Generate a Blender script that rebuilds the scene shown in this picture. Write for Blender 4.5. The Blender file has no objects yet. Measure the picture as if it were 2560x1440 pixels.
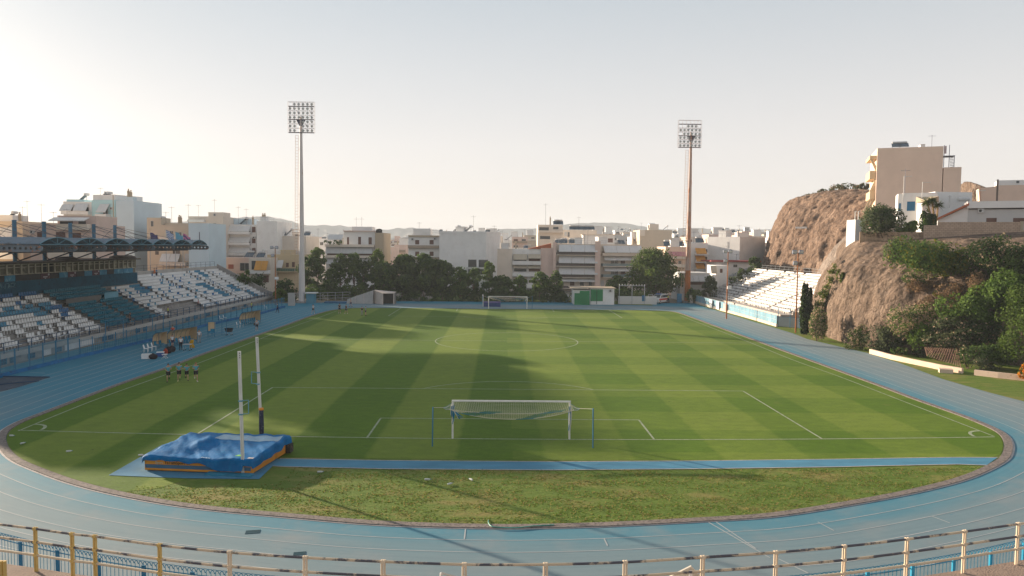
import bpy, bmesh, math, random
from mathutils import Vector, Matrix
random.seed(7)
SC = bpy.context.scene
COL = SC.collection
R = math.radians
# ------------------------------------------------------------ camera
CX, CY, CZ, YAW, PIT, ROLL, FOC = -0.67, -46.85, 12.31, 0.01348, -0.05674, 0.01032, 1864.8
FW = Vector((math.sin(YAW)*math.cos(PIT), math.cos(YAW)*math.cos(PIT), math.sin(PIT)))
_r = Vector((math.cos(YAW), -math.sin(YAW), 0)); _u = _r.cross(FW)
RT = _r*math.cos(ROLL) + _u*math.sin(ROLL)
UP = -_r*math.sin(ROLL) + _u*math.cos(ROLL)
CAM = Vector((CX, CY, CZ))
cd = bpy.data.cameras.new('camera'); cam = bpy.data.objects.new('camera', cd); COL.objects.link(cam)
cd.sensor_width = 36; cd.lens = FOC/2560*36; cd.clip_start = 0.3; cd.clip_end = 30000
mw = Matrix((RT, UP, -FW)).transposed().to_4x4(); mw.translation = CAM
cam.matrix_world = mw
SC.camera = cam
# ------------------------------------------------------------ sky, sun, exposure
SUN_EL = R(11.4)
SH = Vector((-0.79, 0.60, 0)).normalized()
SUN = Vector((SH.x*math.cos(SUN_EL), SH.y*math.cos(SUN_EL), math.sin(SUN_EL)))
W = bpy.data.worlds.new('World'); SC.world = W; W.use_nodes = True
nt = W.node_tree; bg = nt.nodes['Background']
sky = nt.nodes.new('ShaderNodeTexSky'); sky.sky_type = 'NISHITA'; sky.sun_disc = False
sky.sun_elevation = SUN_EL; sky.sun_rotation = math.atan2(SH.x, SH.y)
sky.air_density = 1.0; sky.dust_density = 1.2; sky.ozone_density = 1.0; sky.altitude = 0
hs = nt.nodes.new('ShaderNodeHueSaturation'); hs.inputs['Saturation'].default_value = 0.50; hs.inputs['Value'].default_value = 0.17
nt.links.new(sky.outputs[0], hs.inputs['Color'])
# the milky, hazy veil of a Mediterranean evening: brightest low down, thinning towards the zenith
tg = nt.nodes.new('ShaderNodeTexCoord'); sp = nt.nodes.new('ShaderNodeSeparateXYZ'); nt.links.new(tg.outputs['Generated'], sp.inputs[0])
vr = nt.nodes.new('ShaderNodeValToRGB'); nt.links.new(sp.outputs[2], vr.inputs[0])
for i_, (p_, c_) in enumerate([(0.0, 0), (0.13, 0), (0.31, 0), (1.0, 0)]):
    e_ = vr.color_ramp.elements[i_] if i_ < 2 else vr.color_ramp.elements.new(p_)
    e_.position = p_
for e_, c_ in zip(vr.color_ramp.elements, [(3.30, 3.00, 2.86), (3.26, 3.08, 3.02), (2.22, 2.42, 2.60), (.95, 1.12, 1.36)]): e_.color = (*c_, 1)
ad = nt.nodes.new('ShaderNodeMix'); ad.data_type = 'RGBA'; ad.blend_type = 'ADD'; ad.inputs[0].default_value = 1
nt.links.new(hs.outputs[0], ad.inputs[6]); nt.links.new(vr.outputs[0], ad.inputs[7])
nt.links.new(ad.outputs[2], bg.inputs[0]); bg.inputs[1].default_value = 0.08
sl = bpy.data.lights.new('sun', 'SUN'); sl.energy = 5.0; sl.angle = R(0.9); sl.color = (1.0, 0.82, 0.62)
so = bpy.data.objects.new('sun', sl); COL.objects.link(so)
so.rotation_euler = SUN.to_track_quat('Z', 'Y').to_euler()
SC.view_settings.view_transform = 'Standard'; SC.view_settings.look = 'None'
SC.view_settings.exposure = 1.42; SC.view_settings.gamma = 1
try: SC.view_settings.use_curve_mapping = False
except Exception: pass
SC.cycles.max_bounces = 5; SC.cycles.diffuse_bounces = 3; SC.cycles.glossy_bounces = 2
SC.cycles.transparent_max_bounces = 8; SC.cycles.volume_bounces = 0
# ------------------------------------------------------------ pixel <-> world helpers (photo pixels, 2560 wide)
def ray(px, py): return FW + RT*((px-1280)/FOC) - UP*((py-720)/FOC)
def G(px, py, z=0.0):
    d = ray(px, py); return CAM + d*((z-CZ)/d.z)
def D(px, py, dep): return CAM + ray(px, py)*dep
def XP(px, py, x):
    d = ray(px, py); return CAM + d*((x-CX)/d.x)
def YP(px, py, y):
    d = ray(px, py); return CAM + d*((y-CY)/d.y)
# ------------------------------------------------------------ materials
MC = {}
def M(name, col, rough=0.8, var=0.12, scale=1.5, bump=0.0, bscale=20, metal=0.0, col2=None, amt=0.5, spec=0.3, stretch=None, detail=5, width=0.12):
    if name in MC: return MC[name]
    m = bpy.data.materials.new(name); m.use_nodes = True; n = m.node_tree; b = n.nodes['Principled BSDF']
    b.inputs['Roughness'].default_value = rough; b.inputs['Metallic'].default_value = metal
    b.inputs['Specular IOR Level'].default_value = spec
    tc = n.nodes.new('ShaderNodeTexCoord'); src = tc.outputs['Object']
    if stretch:
        mp = n.nodes.new('ShaderNodeMapping'); mp.inputs['Scale'].default_value = stretch
        n.links.new(src, mp.inputs[0]); src = mp.outputs[0]
    no = n.nodes.new('ShaderNodeTexNoise'); no.inputs['Scale'].default_value = scale; no.inputs['Detail'].default_value = detail
    n.links.new(src, no.inputs['Vector'])
    rp = n.nodes.new('ShaderNodeValToRGB')
    rp.color_ramp.elements[0].position = 0.28; rp.color_ramp.elements[1].position = 0.72
    lo = [c*(1-var) for c in col]; hi = [min(1, c*(1+var)) for c in col]
    rp.color_ramp.elements[0].color = (*lo, 1); rp.color_ramp.elements[1].color = (*hi, 1)
    n.links.new(no.outputs[0], rp.inputs[0]); out = rp.outputs[0]
    if col2:
        n2 = n.nodes.new('ShaderNodeTexNoise'); n2.inputs['Scale'].default_value = scale*2.3; n2.inputs['Detail'].default_value = 7
        n2.inputs['Roughness'].default_value = 0.65
        n.links.new(src, n2.inputs['Vector'])
        r2 = n.nodes.new('ShaderNodeValToRGB'); r2.color_ramp.elements[0].position = 1-amt-width/2; r2.color_ramp.elements[1].position = min(1, 1-amt+width/2)
        n.links.new(n2.outputs[0], r2.inputs[0])
        mx = n.nodes.new('ShaderNodeMix'); mx.data_type = 'RGBA'; mx.inputs[7].default_value = (*col2, 1)
        n.links.new(r2.outputs[0], mx.inputs[0]); n.links.new(out, mx.inputs[6]); out = mx.outputs[2]
    n.links.new(out, b.inputs['Base Color'])
    if bump:
        nb = n.nodes.new('ShaderNodeTexNoise'); nb.inputs['Scale'].default_value = bscale; nb.inputs['Detail'].default_value = 6
        n.links.new(src, nb.inputs['Vector'])
        bp = n.nodes.new('ShaderNodeBump'); bp.inputs['Strength'].default_value = bump; bp.inputs['Distance'].default_value = 0.1
        n.links.new(nb.outputs[0], bp.inputs['Height']); n.links.new(bp.outputs[0], b.inputs['Normal'])
    MC[name] = m; return m
# ------------------------------------------------------------ mesh builder
FR = {}
class MB:
    def __init__(s): s.v = []; s.f = []; s.m = []; s.cm = 0
    def add(s, vs, fs):
        o = len(s.v); s.v += [tuple(v) for v in vs]; s.f += [tuple(i+o for i in f) for f in fs]; s.m += [s.cm]*len(fs); return s
    def box(s, c, d, rz=0, tilt=None):
        x, y, z = d[0]/2, d[1]/2, d[2]/2
        vs = [Vector((a*x, b*y, e*z)) for e in (-1, 1) for a, b in ((-1, -1), (1, -1), (1, 1), (-1, 1))]
        if tilt is not None: vs = [tilt @ v for v in vs]
        if rz:
            q = Matrix.Rotation(rz, 3, 'Z'); vs = [q @ v for v in vs]
        c = Vector(c); return s.add([v+c for v in vs], [(3, 2, 1, 0), (4, 5, 6, 7), (0, 1, 5, 4), (1, 2, 6, 5), (2, 3, 7, 6), (3, 0, 4, 7)])
    def b2(s, a, b): return s.box([(a[i]+b[i])/2 for i in range(3)], [abs(b[i]-a[i]) for i in range(3)])
    def quad(s, a, b, c, d): return s.add([a, b, c, d], [(0, 1, 2, 3)])
    def tube(s, pts, r, n=6, cap=True):
        pts = [Vector(p) for p in pts]; k = len(pts)
        rr = r if isinstance(r, (list, tuple)) else [r]*k
        vs = []; fs = []
        ref = None
        for i, p in enumerate(pts):
            t = (pts[min(i+1, k-1)]-pts[max(i-1, 0)]).normalized()
            if ref is None: ref = Vector((1, 0, 0)) if abs(t.x) < .8 else Vector((0, 1, 0))
            a = (ref - t*ref.dot(t))
            if a.length < 1e-5: a = t.orthogonal()
            a.normalize(); ref = a; b = t.cross(a)
            for j in range(n):
                g = 2*math.pi*j/n; vs.append(p + (a*math.cos(g)+b*math.sin(g))*rr[i])
        for i in range(k-1):
            for j in range(n):
                j2 = (j+1) % n; fs.append((i*n+j, i*n+j2, (i+1)*n+j2, (i+1)*n+j))
        if cap: fs.append(tuple(range(n-1, -1, -1))); fs.append(tuple((k-1)*n+j for j in range(n)))
        return s.add(vs, fs)
    def lathe(s, c, prof, n=12, axis='z'):
        c = Vector(c); vs = []; fs = []
        for r, z in prof:
            for j in range(n):
                g = 2*math.pi*j/n; q = (r*math.cos(g), r*math.sin(g), z)
                if axis == 'x': q = (q[2], q[0], q[1])
                if axis == 'y': q = (q[0], q[2], q[1])
                vs.append(c+Vector(q))
        for i in range(len(prof)-1):
            for j in range(n):
                j2 = (j+1) % n; fs.append((i*n+j, i*n+j2, (i+1)*n+j2, (i+1)*n+j))
        fs.append(tuple(range(n-1, -1, -1))); fs.append(tuple((len(prof)-1)*n+j for j in range(n)))
        return s.add(vs, fs)
    def prism(s, poly, a, b):     # poly: list of points at offset a, extruded to offset b (vectors)
        n = len(poly); a = Vector(a); b = Vector(b)
        vs = [Vector(p)+a for p in poly]+[Vector(p)+b for p in poly]
        return s.add(vs, [tuple(range(n-1, -1, -1)), tuple(range(n, 2*n))]+[(i, (i+1) % n, n+(i+1) % n, n+i) for i in range(n)])
    def grid(s, fn, nu, nv, closeu=False):
        vs = [fn(i/nu, j/nv) for j in range(nv+1) for i in range(nu+1)]
        return s.add(vs, [(j*(nu+1)+i, j*(nu+1)+i+1, (j+1)*(nu+1)+i+1, (j+1)*(nu+1)+i) for j in range(nv) for i in range(nu)])
    def strip(s, pts, w, z=None, off=0.0):   # flat ribbon along pts in plan
        p = [Vector((q[0], q[1], q[2] if z is None else z)) for q in pts]; vs = []; k = len(p)
        for i in range(k):
            t = (p[min(i+1, k-1)]-p[max(i-1, 0)]); t.z = 0; t.normalize(); nrm = Vector((-t.y, t.x, 0))
            vs += [p[i]+nrm*(off-w/2), p[i]+nrm*(off+w/2)]
        return s.add(vs, [(2*i, 2*i+2, 2*i+3, 2*i+1) for i in range(k-1)])
    def build(s, name, mat, parent=None, smooth=False, local=False):
        me = bpy.data.meshes.new(name)
        vs = s.v
        if parent is not None and not local:
            loc, rz = FR.get(parent.name, (Vector(), 0)); q = Matrix.Rotation(-rz, 3, 'Z')
            vs = [tuple(q @ (Vector(v)-loc)) for v in vs]
        me.from_pydata(vs, [], s.f)
        for m in (mat if isinstance(mat, (list, tuple)) else [mat]): me.materials.append(m)
        if any(s.m): me.polygons.foreach_set('material_index', s.m)
        if smooth: me.polygons.foreach_set('use_smooth', [True]*len(me.polygons))
        o = bpy.data.objects.new(name, me); COL.objects.link(o)
        if parent is not None: o.parent = parent; FR[o.name] = FR.get(parent.name, (Vector(), 0))
        return o
def tag(o, label=None, cat=None, group=None, kind=None):
    if label: o['label'] = label
    if cat: o['category'] = cat
    if group: o['group'] = group
    if kind: o['kind'] = kind
    return o
def thing(name, label, cat, loc=(0, 0, 0), rz=0, group=None):
    o = bpy.data.objects.new(name, None); COL.objects.link(o); o.empty_display_size = .2
    o.location = loc; o.rotation_euler = (0, 0, rz); FR[o.name] = (Vector(loc), rz)
    return tag(o, label, cat, group)
def rooted(o, loc=None):
    """give a one-mesh thing its origin at its base"""
    me = o.data; n = len(me.vertices)
    c = Vector(loc) if loc is not None else Vector((sum(v.co.x for v in me.vertices)/n, sum(v.co.y for v in me.vertices)/n, min(v.co.z for v in me.vertices)))
    me.transform(Matrix.Translation(-c)); o.location = c; return o
def struct(name, mb, mat, smooth=False): return tag(mb.build(name, mat, None, smooth), kind='structure')
KIDS = {}
def dup(o, loc, rz=0, label=None, parent=None):
    c = o.copy(); COL.objects.link(c)
    if parent is not None: c.parent = parent
    else:
        c.location = loc; c.rotation_euler = (0, 0, rz); FR[c.name] = (Vector(loc), rz)
        if label: c['label'] = label
    for ch in o.children: dup(ch, None, 0, None, c)
    return c
def spline(pts, n=4, closed=False):
    P = [Vector(p) for p in pts]; k = len(P); out = []
    rng = range(k) if closed else range(k-1)
    for i in rng:
        if closed: a, b, c, d = P[i-1], P[i], P[(i+1) % k], P[(i+2) % k]
        else: a, b, c, d = P[max(i-1, 0)], P[i], P[i+1], P[min(i+2, k-1)]
        for j in range(n):
            t = j/n; out.append(.5*((2*b)+(c-a)*t+(2*a-5*b+4*c-d)*t*t+(3*b-a-3*c+d)*t*t*t))
    if not closed: out.append(P[-1])
    return out
def polyfill(mb, pts, z):
    from mathutils.geometry import tessellate_polygon
    v = [Vector((p[0], p[1], z)) for p in pts]
    tr = tessellate_polygon([v])
    fs = []
    for t in tr:
        a, b, c = [v[i] for i in t]
        fs.append(t if (b-a).cross(c-a).z > 0 else t[::-1])
    return mb.add(v, fs)
# ------------------------------------------------------------ ground, track, grass
from mathutils import noise as mn_
mn0 = lambda x, y: mn_.noise(Vector((x*.5, y*1.1, 0)))+.6*mn_.noise(Vector((x*1.7, y*3, 4)))
def nodes_mat(name, rough=0.9, spec=0.2):
    m = bpy.data.materials.new(name); m.use_nodes = True; n = m.node_tree; b = n.nodes['Principled BSDF']
    b.inputs['Roughness'].default_value = rough; b.inputs['Specular IOR Level'].default_value = spec
    MC[name] = m; return m, n, b
def nd(n, t, **k):
    o = n.nodes.new(t)
    for a, v in k.items(): setattr(o, a, v)
    return o
def noise(n, vec, scale, detail=5, rough=.5):
    o = nd(n, 'ShaderNodeTexNoise'); o.inputs['Scale'].default_value = scale; o.inputs['Detail'].default_value = detail
    o.inputs['Roughness'].default_value = rough; n.links.new(vec, o.inputs['Vector']); return o.outputs[0]
def mapped(n, vec, sc):
    o = nd(n, 'ShaderNodeMapping'); o.inputs['Scale'].default_value = sc; n.links.new(vec, o.inputs[0]); return o.outputs[0]
def ramp(n, fac, stops):
    o = nd(n, 'ShaderNodeValToRGB'); cr = o.color_ramp
    while len(cr.elements) < len(stops): cr.elements.new(.5)
    for e, (p, c) in zip(cr.elements, stops): e.position = p; e.color = (*c, 1) if len(c) == 3 else c
    n.links.new(fac, o.inputs[0]); return o.outputs[0]
def mix(n, f, a, b, mode='MIX'):
    o = nd(n, 'ShaderNodeMix', data_type='RGBA', blend_type=mode)
    for sck, v in ((0, f), (6, a), (7, b)):
        if isinstance(v, (int, float)): o.inputs[sck].default_value = v
        elif isinstance(v, tuple): o.inputs[sck].default_value = (*v, 1)
        else: n.links.new(v, o.inputs[sck])
    return o.outputs[2]
def mth(n, op, a, b=None):
    o = nd(n, 'ShaderNodeMath', operation=op)
    for i, v in ((0, a), (1, b)):
        if v is None: continue
        if isinstance(v, (int, float)): o.inputs[i].default_value = v
        else: n.links.new(v, o.inputs[i])
    return o.outputs[0]
def bumpn(n, b, h, strength, dist):
    o = nd(n, 'ShaderNodeBump'); o.inputs['Strength'].default_value = strength; o.inputs['Distance'].default_value = dist
    n.links.new(h, o.inputs['Height']); n.links.new(o.outputs[0], b.inputs['Normal'])

ground_m = M('town_ground', (.20, .18, .15), .95, .25, .08, col2=(.10, .11, .06), amt=.42)
mb = MB()
xs = [-2600, -1200, -300, -120, 120, 300, 1200, 2600]; ys = [-260, -100, 200, 800, 1800, 3000]
mb.add([(x, y, -.06) for y in ys for x in xs], [(j*8+i, j*8+i+1, (j+1)*8+i+1, (j+1)*8+i) for j in range(5) for i in range(7)])
struct('ground', mb, ground_m)

KERB_PX = [(16, 1092), (22, 1080), (35, 1069), (67, 1052), (120, 1032), (210, 997), (310, 959), (412, 924), (465, 904), (525, 881), (600, 855), (651, 837), (725, 811), (772, 793), (808, 781.6), (831, 776), (866, 771.6), (897, 770.4), (1000, 770.3), (1180, 772.3), (1330, 773.3), (1520, 775), (1633, 776.5), (1679, 779), (1702, 784.5), (1747, 801), (1809, 824), (1864, 843.5), (1935, 870), (2040, 908), (2200, 967), (2278, 997), (2394, 1038), (2462, 1066), (2492, 1082), (2505, 1096), (2510, 1114), (2506, 1131), (2496, 1146), (2462, 1166), (2394, 1194), (2297, 1219), (2200, 1239), (2080, 1260), (1920, 1284), (1780, 1293), (1530, 1306), (1280, 1312), (1040, 1307), (890, 1299), (720, 1284), (562, 1270), (422, 1252), (281, 1225), (180, 1198), (104, 1170), (53, 1148), (27, 1125), (17, 1106)]
OUT = spline([G(x, y) for x, y in KERB_PX], 5, True)
for _ in range(3):
    OUT = [(OUT[i-1]+OUT[i]*2+OUT[(i+1) % len(OUT)])/4 for i in range(len(OUT))]
def offset(pts, d):
    k = len(pts); o = []
    for i in range(k):
        t = pts[(i+1) % k]-pts[i-1]; t.z = 0; t.normalize(); o.append(pts[i]+Vector((-t.y, t.x, 0))*d)
    return o
_a = sum(OUT[i-1].x*OUT[i].y-OUT[i].x*OUT[i-1].y for i in range(len(OUT)))
SG = -1 if _a > 0 else 1
# running track
m, n, b = nodes_mat('tartan', .85, .25)
tc = nd(n, 'ShaderNodeTexCoord'); uv = tc.outputs['UV']; ob = tc.outputs['Object']
sx = nd(n, 'ShaderNodeSeparateXYZ'); n.links.new(uv, sx.inputs[0])
wob = mth(n, 'MULTIPLY_ADD', noise(n, mapped(n, uv, (1.2, 9, 1)), 1.0, 4), .22); n.nodes[-1].inputs[2].default_value = -.11
dist = mth(n, 'ADD', sx.outputs[1], wob)
base = ramp(n, dist, [(0, (.068, .215, .290)), (.10, (.098, .224, .282)), (.20, (.155, .235, .270)), (.6, (.200, .248, .265)), (1, (.085, .215, .270))])
streak = noise(n, mapped(n, uv, (3.0, 60, 1)), 1.0, 5, .6)
base = mix(n, .5, base, ramp(n, streak, [(.3, (.80, .84, .87)), (.7, (1.14, 1.12, 1.10))]), 'MULTIPLY')
base = mix(n, ramp(n, noise(n, ob, .35, 6, .6), [(.52, (0, 0, 0)), (.72, (.55, .55, .55))]), base, (.24, .26, .27))
base = mix(n, ramp(n, noise(n, mapped(n, uv, (22, 90, 1)), 1, 3, .5), [(.70, (0, 0, 0)), (.76, (.6, .6, .6))]), base, (.035, .19, .29))
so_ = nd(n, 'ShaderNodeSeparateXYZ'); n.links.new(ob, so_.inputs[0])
# left straight tinted bluer: its blue sky-lit shade is put into the colour
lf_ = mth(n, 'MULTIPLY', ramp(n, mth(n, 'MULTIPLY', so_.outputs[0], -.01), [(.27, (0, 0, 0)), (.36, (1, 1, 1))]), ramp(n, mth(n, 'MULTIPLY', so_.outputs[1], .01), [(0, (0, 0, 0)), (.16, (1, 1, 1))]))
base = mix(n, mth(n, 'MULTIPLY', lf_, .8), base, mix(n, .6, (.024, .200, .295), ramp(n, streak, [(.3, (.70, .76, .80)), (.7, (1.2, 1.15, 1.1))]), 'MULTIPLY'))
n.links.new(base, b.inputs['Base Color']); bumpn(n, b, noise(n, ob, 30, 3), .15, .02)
mb = MB(); NR = len(OUT)
offs = [0, .25, .6, 1.2, 2, 3, 4.5, 6, 8, 10, 12.5]
rings = [[Vector((p.x, p.y, 0)) for p in offset(OUT, SG*(.5+o))] for o in offs]
acc = [0]
for i in range(NR): acc.append(acc[-1]+(OUT[(i+1) % NR]-OUT[i]).length)
mb.add([p for r_ in rings for p in r_], [(k*NR+i, (k+1)*NR+i, (k+1)*NR+(i+1) % NR, k*NR+(i+1) % NR) for k in range(len(offs)-1) for i in range(NR)])
mb.f = [f if SG > 0 else f[::-1] for f in mb.f]
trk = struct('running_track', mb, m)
uvl = trk.data.uv_layers.new(name='UVMap')
for p in trk.data.polygons:
    idx = [trk.data.loops[l].vertex_index for l in p.loop_indices]
    last = max(i % NR for i in idx) == NR-1 and min(i % NR for i in idx) == 0
    for l in p.loop_indices:
        vi = trk.data.loops[l].vertex_index; r_, i = divmod(vi, NR)
        uvl.data[l].uv = ((acc[NR] if (last and i == 0) else acc[i])/12.0, offs[r_]/12.0)
apron_m = M('apron_blue', (.030, .192, .275), .88, .18, .25, bump=.1, col2=(.26, .29, .30), amt=.33, stretch=(1, .35, 1))
mb = MB()
fw_ = [G(x, y) for x, y in [(760, 757.5), (850, 755), (1000, 753), (1180, 753.5), (1368, 754.7), (1382, 745.8), (1427, 746), (1418, 755.8), (1520, 760), (1636, 764.6), (1615, 754.8), (1640, 757), (1718, 757.5), (1760, 757)]]
polyfill(mb, [(-49, -4), (-49, 100), (-47.5, 106)]+[(p.x, p.y) for p in fw_]+[(50, 100), (52, 0), (46, -12), (34, -23), (20, -29), (0, -31), (-20, -29), (-34, -23)], -.012)
struct('apron', mb, apron_m)
# lane lines
line_m = M('lane_paint', (.44, .45, .45), .8, .1, .3, col2=(.26, .33, .36), amt=.45, width=.5)
mb = MB()
for k in range(1, 8):
    c = offset(OUT, SG*(.55+1.22*k)); mb.strip(c+[c[0]], .05, .006)
for (a, c_) in [((1768, 1304), (1925, 1395)), ((1787, 1303), (1890, 1372)), ((1510, 1346), (1519, 1365)), ((2044, 1305), (2085, 1327)), ((2330, 1291), (2375, 1308)), ((1164, 1320), (1161, 1348)), ((1947, 1398), (2020, 1433)), ((268, 891), (294, 891)), ((75, 931), (112, 933)), ((585, 825), (612, 823))]:
    p, q = G(*a), G(*c_); mb.strip([p, q], .06, .010)
struct('lane_lines', mb, line_m)
# kerb with drain grating
kerb_m = M('kerb_concrete', (.215, .180, .165), .9, .2, 3, col2=(.10, .09, .085), amt=.45, bump=.3)
mb = MB(); a_, b_ = offset(OUT, SG*.02), offset(OUT, SG*.47)
for s_, z0, z1 in ((a_, -.02, .045), (b_, .045, -.02)): pass
vs = []
for i in range(NR): vs += [(a_[i].x, a_[i].y, -.02), (a_[i].x, a_[i].y, .04), (b_[i].x, b_[i].y, .045), (b_[i].x, b_[i].y, -.02)]
fs = []
for i in range(NR):
    j = (i+1) % NR
    for q in range(3): fs.append((4*i+q, 4*j+q, 4*j+q+1, 4*i+q+1)[::SG])
mb.add(vs, fs); struct('kerb', mb, kerb_m)
mb = MB(); c = offset(OUT, SG*.53); mb.strip(c+[c[0]], .11, .012)
struct('kerb_line', mb, M('kerb_paint', (.46, .42, .40), .85, .2, 2, col2=(.26, .30, .33), amt=.4))
# runway for pole vault, pad
RT_T = [(700, 1147.5), (960, 1152), (1380, 1155), (1740, 1153), (2100, 1148.5), (2278, 1145.5), (2394, 1144), (2494, 1144.5)]
RT_B = [(655, 1164), (700, 1167), (960, 1173), (1380, 1176), (1740, 1173), (2100, 1168), (2200, 1165.5), (2394, 1161.5), (2466, 1164)]
rt, rb = [G(*p) for p in RT_T], [G(*p) for p in RT_B]
run_m = M('runway_tartan', (.070, .230, .345), .85, .16, .9, bump=.1, col2=(.26, .20, .16), amt=.30, width=.06, stretch=(.6, 1.6, 1))
mb = MB(); polyfill(mb, rt+rb[::-1], .022); struct('runway', mb, run_m)
mb = MB(); mb.strip(rt, .10, .028); mb.strip(rb, .10, .028); struct('runway_edging', mb, M('edging', (.42, .38, .34), .9, .2, 2, col2=(.25, .25, .22), amt=.4))
pad = [G(*p) for p in [(271, 1189.5), (405, 1113), (470, 1100), (700, 1140), (682, 1166), (648, 1199), (460, 1197)]]
mb = MB(); polyfill(mb, pad, .033); struct('landing_pad', mb, M('pad_tartan', (.060, .200, .315), .88, .15, .8, col2=(.22, .24, .23), amt=.3))
# grass
def grass_mat(name, stripes):
    m, n, b = nodes_mat(name, .85, .15)
    g = nd(n, 'ShaderNodeNewGeometry'); pos = g.outputs['Position']
    big = noise(n, pos, .12, 5, .6); med = noise(n, mapped(n, pos, (.55, 1.0, 1)), 1.6, 6, .62); fine = noise(n, mapped(n, pos, (.5, 1, 1)), 11, 4, .7)
    if stripes:
        s = nd(n, 'ShaderNodeSeparateXYZ'); n.links.new(pos, s.inputs[0])
        wx = mth(n, 'ADD', s.outputs[0], mth(n, 'MULTIPLY', mth(n, 'SUBTRACT', noise(n, pos, .7, 3), .5), .35))
        tx = mth(n, 'PINGPONG', mth(n, 'ADD', wx, 105.0-.35), 5.2)
        fx = ramp(n, mth(n, 'DIVIDE', tx, 5.2), [(.47, (0, 0, 0)), (.53, (1, 1, 1))])
        ty = mth(n, 'PINGPONG', mth(n, 'ADD', s.outputs[1], 110.0), 5.5)
        fy = ramp(n, mth(n, 'DIVIDE', ty, 5.5), [(.48, (0, 0, 0)), (.52, (1, 1, 1))])
        ck = ramp(n, s.outputs[0], [(0, (.0, .0, .0)), (.12, (1, 1, 1))])
        f = mix(n, mth(n, 'MULTIPLY', ck, .42), fx, fy)
        base = mix(n, f, (.082, .152, .010), (.150, .212, .028))
        base = mix(n, .45, base, ramp(n, big, [(.3, (.80, .84, .78)), (.7, (1.18, 1.13, 1.15))]), 'MULTIPLY')
        base = mix(n, .8, base, ramp(n, med, [(.3, (.80, .82, .8)), (.7, (1.18, 1.15, 1.1))]), 'MULTIPLY')
        base = mix(n, ramp(n, noise(n, mapped(n, pos, (.5, 1, 1)), 3.2, 3, .5), [(.70, (0, 0, 0)), (.76, (.75, .75, .75))]), base, (.040, .062, .018))
        base = mix(n, ramp(n, noise(n, pos, .55, 5, .6), [(.64, (0, 0, 0)), (.78, (.35, .35, .35))]), base, (.20, .18, .06))
        bs = .35
    else:
        base = ramp(n, med, [(.25, (.082, .138, .020)), (.5, (.112, .172, .028)), (.75, (.155, .200, .042))])
        base = mix(n, ramp(n, noise(n, mapped(n, pos, (.45, 1, 1)), .5, 6, .65), [(.50, (0, 0, 0)), (.66, (.75, .75, .75))]), base, (.27, .215, .080))
        base = mix(n, ramp(n, noise(n, mapped(n, pos, (.6, 1.2, 1)), 4.2, 5, .65), [(.52, (0, 0, 0)), (.72, (.22, .22, .22))]), base, (.050, .080, .014))
        bs = 1.0
    base = mix(n, .6 if not stripes else .5, base, ramp(n, fine, [(.25, (.66, .7, .6)), (.75, (1.34, 1.28, 1.3))]), 'MULTIPLY')
    n.links.new(base, b.inputs['Base Color']); bumpn(n, b, mth(n, 'ADD', fine, med), bs, .06)
    return m
pitch_m = grass_mat('turf_striped', True); dry_m = grass_mat('turf_dry', False)
mb = MB(); polyfill(mb, OUT, .004); struct('infield_grass', mb, dry_m)
# the mown pitch: the infield beyond the runway
yl = lambda x: -4.55+1.4*(x/32)**2-7.5*max(0.0, min(1.0, (-15-x)/3.5))
pp = [p for p in OUT if p.y > yl(p.x)+.15]
# rotate so the list starts after the cut
cut = max(range(len(pp)), key=lambda i: (pp[i]-pp[i-1]).length)
pp = pp[cut:]+pp[:cut]
a, c_ = pp[-1], pp[0]
lower = [Vector((a.x+(c_.x-a.x)*t/60, 0, 0)) for t in range(1, 60)]
for p in lower: p.y = yl(p.x)
mb = MB(); polyfill(mb, offset(pp, -SG*.05)[1:-1]+lower, .012); struct('pitch', mb, pitch_m)
verge_px = [(1733, 757), (1760, 767), (1822, 785.5), (1879, 803), (1944, 822), (1982, 833.5), (2019, 848), (2066, 859), (2166, 882), (2249, 908), (2360, 949), (2471, 981), (2560, 1004), (2700, 1050)]
vg = [G(*p) for p in verge_px]
mb = MB(); polyfill(mb, vg+[Vector((64, -6, 0)), Vector((75, 30, 0)), Vector((70, 130, 0)), Vector((45, 140, 0))], .016); struct('verge_grass', mb, grass_mat('turf_verge', False))
fv = [G(*p) for p in [(1050, 752.7), (1180, 753.2), (1366, 754.4), (1381, 745.5)]]+[Vector((20, 135, 0)), Vector((-15, 135, 0))]
mb = MB(); polyfill(mb, fv, .008)
polyfill(mb, [G(*p) for p in [(1419, 755.5), (1520, 759.7), (1634, 764), (1612, 754.6), (1440, 748), (1429, 747)]], .02)
struct('far_grass', mb, MC['turf_verge'])
# pitch markings
white_m = M('pitch_paint', (.32, .36, .25), .9, .15, 1.2, col2=(.13, .19, .06), amt=.36, width=.3)
yb = lambda x: 1.4*(x/32)**2
mb = MB(); LW = .13; ZL = .024
def seg(pts, w=LW): mb.strip(pts, w, ZL)
seg([Vector((x*.5, yb(x*.5), 0)) for x in range(-64, 65)])
TL = spline([G(*p) for p in [(46, 1078), (160, 1031), (252, 995), (412, 938), (505, 905), (600, 868), (670, 840), (741, 814), (795, 795), (842, 777.5)]], 4)
TR = spline([G(*p) for p in [(2484, 1091), (2404, 1060), (2277, 1011), (2096, 941), (1979, 899), (1868, 854), (1700, 789.5)]], 4)
seg(TL, .11); seg(TR, .11)
L = 97.76
seg([Vector((-33, L, 0)), Vector((33.3, L, 0))])
for s_ in (-1, 1):
    for y0, y1 in ((0, 16.5), (L, L-16.5)):
        seg([Vector((s_*20.16, y0+(yb(20) if y0 == 0 else 0), 0)), Vector((s_*20.16, y1, 0))])
    for y0, y1 in ((0, 5.5), (L, L-5.5)): seg([Vector((s_*9.16, y0, 0)), Vector((s_*9.16, y1, 0))])
for y_ in (16.5, L-16.5): seg([Vector((-20.16, y_, 0)), Vector((20.16, y_, 0))])
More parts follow.
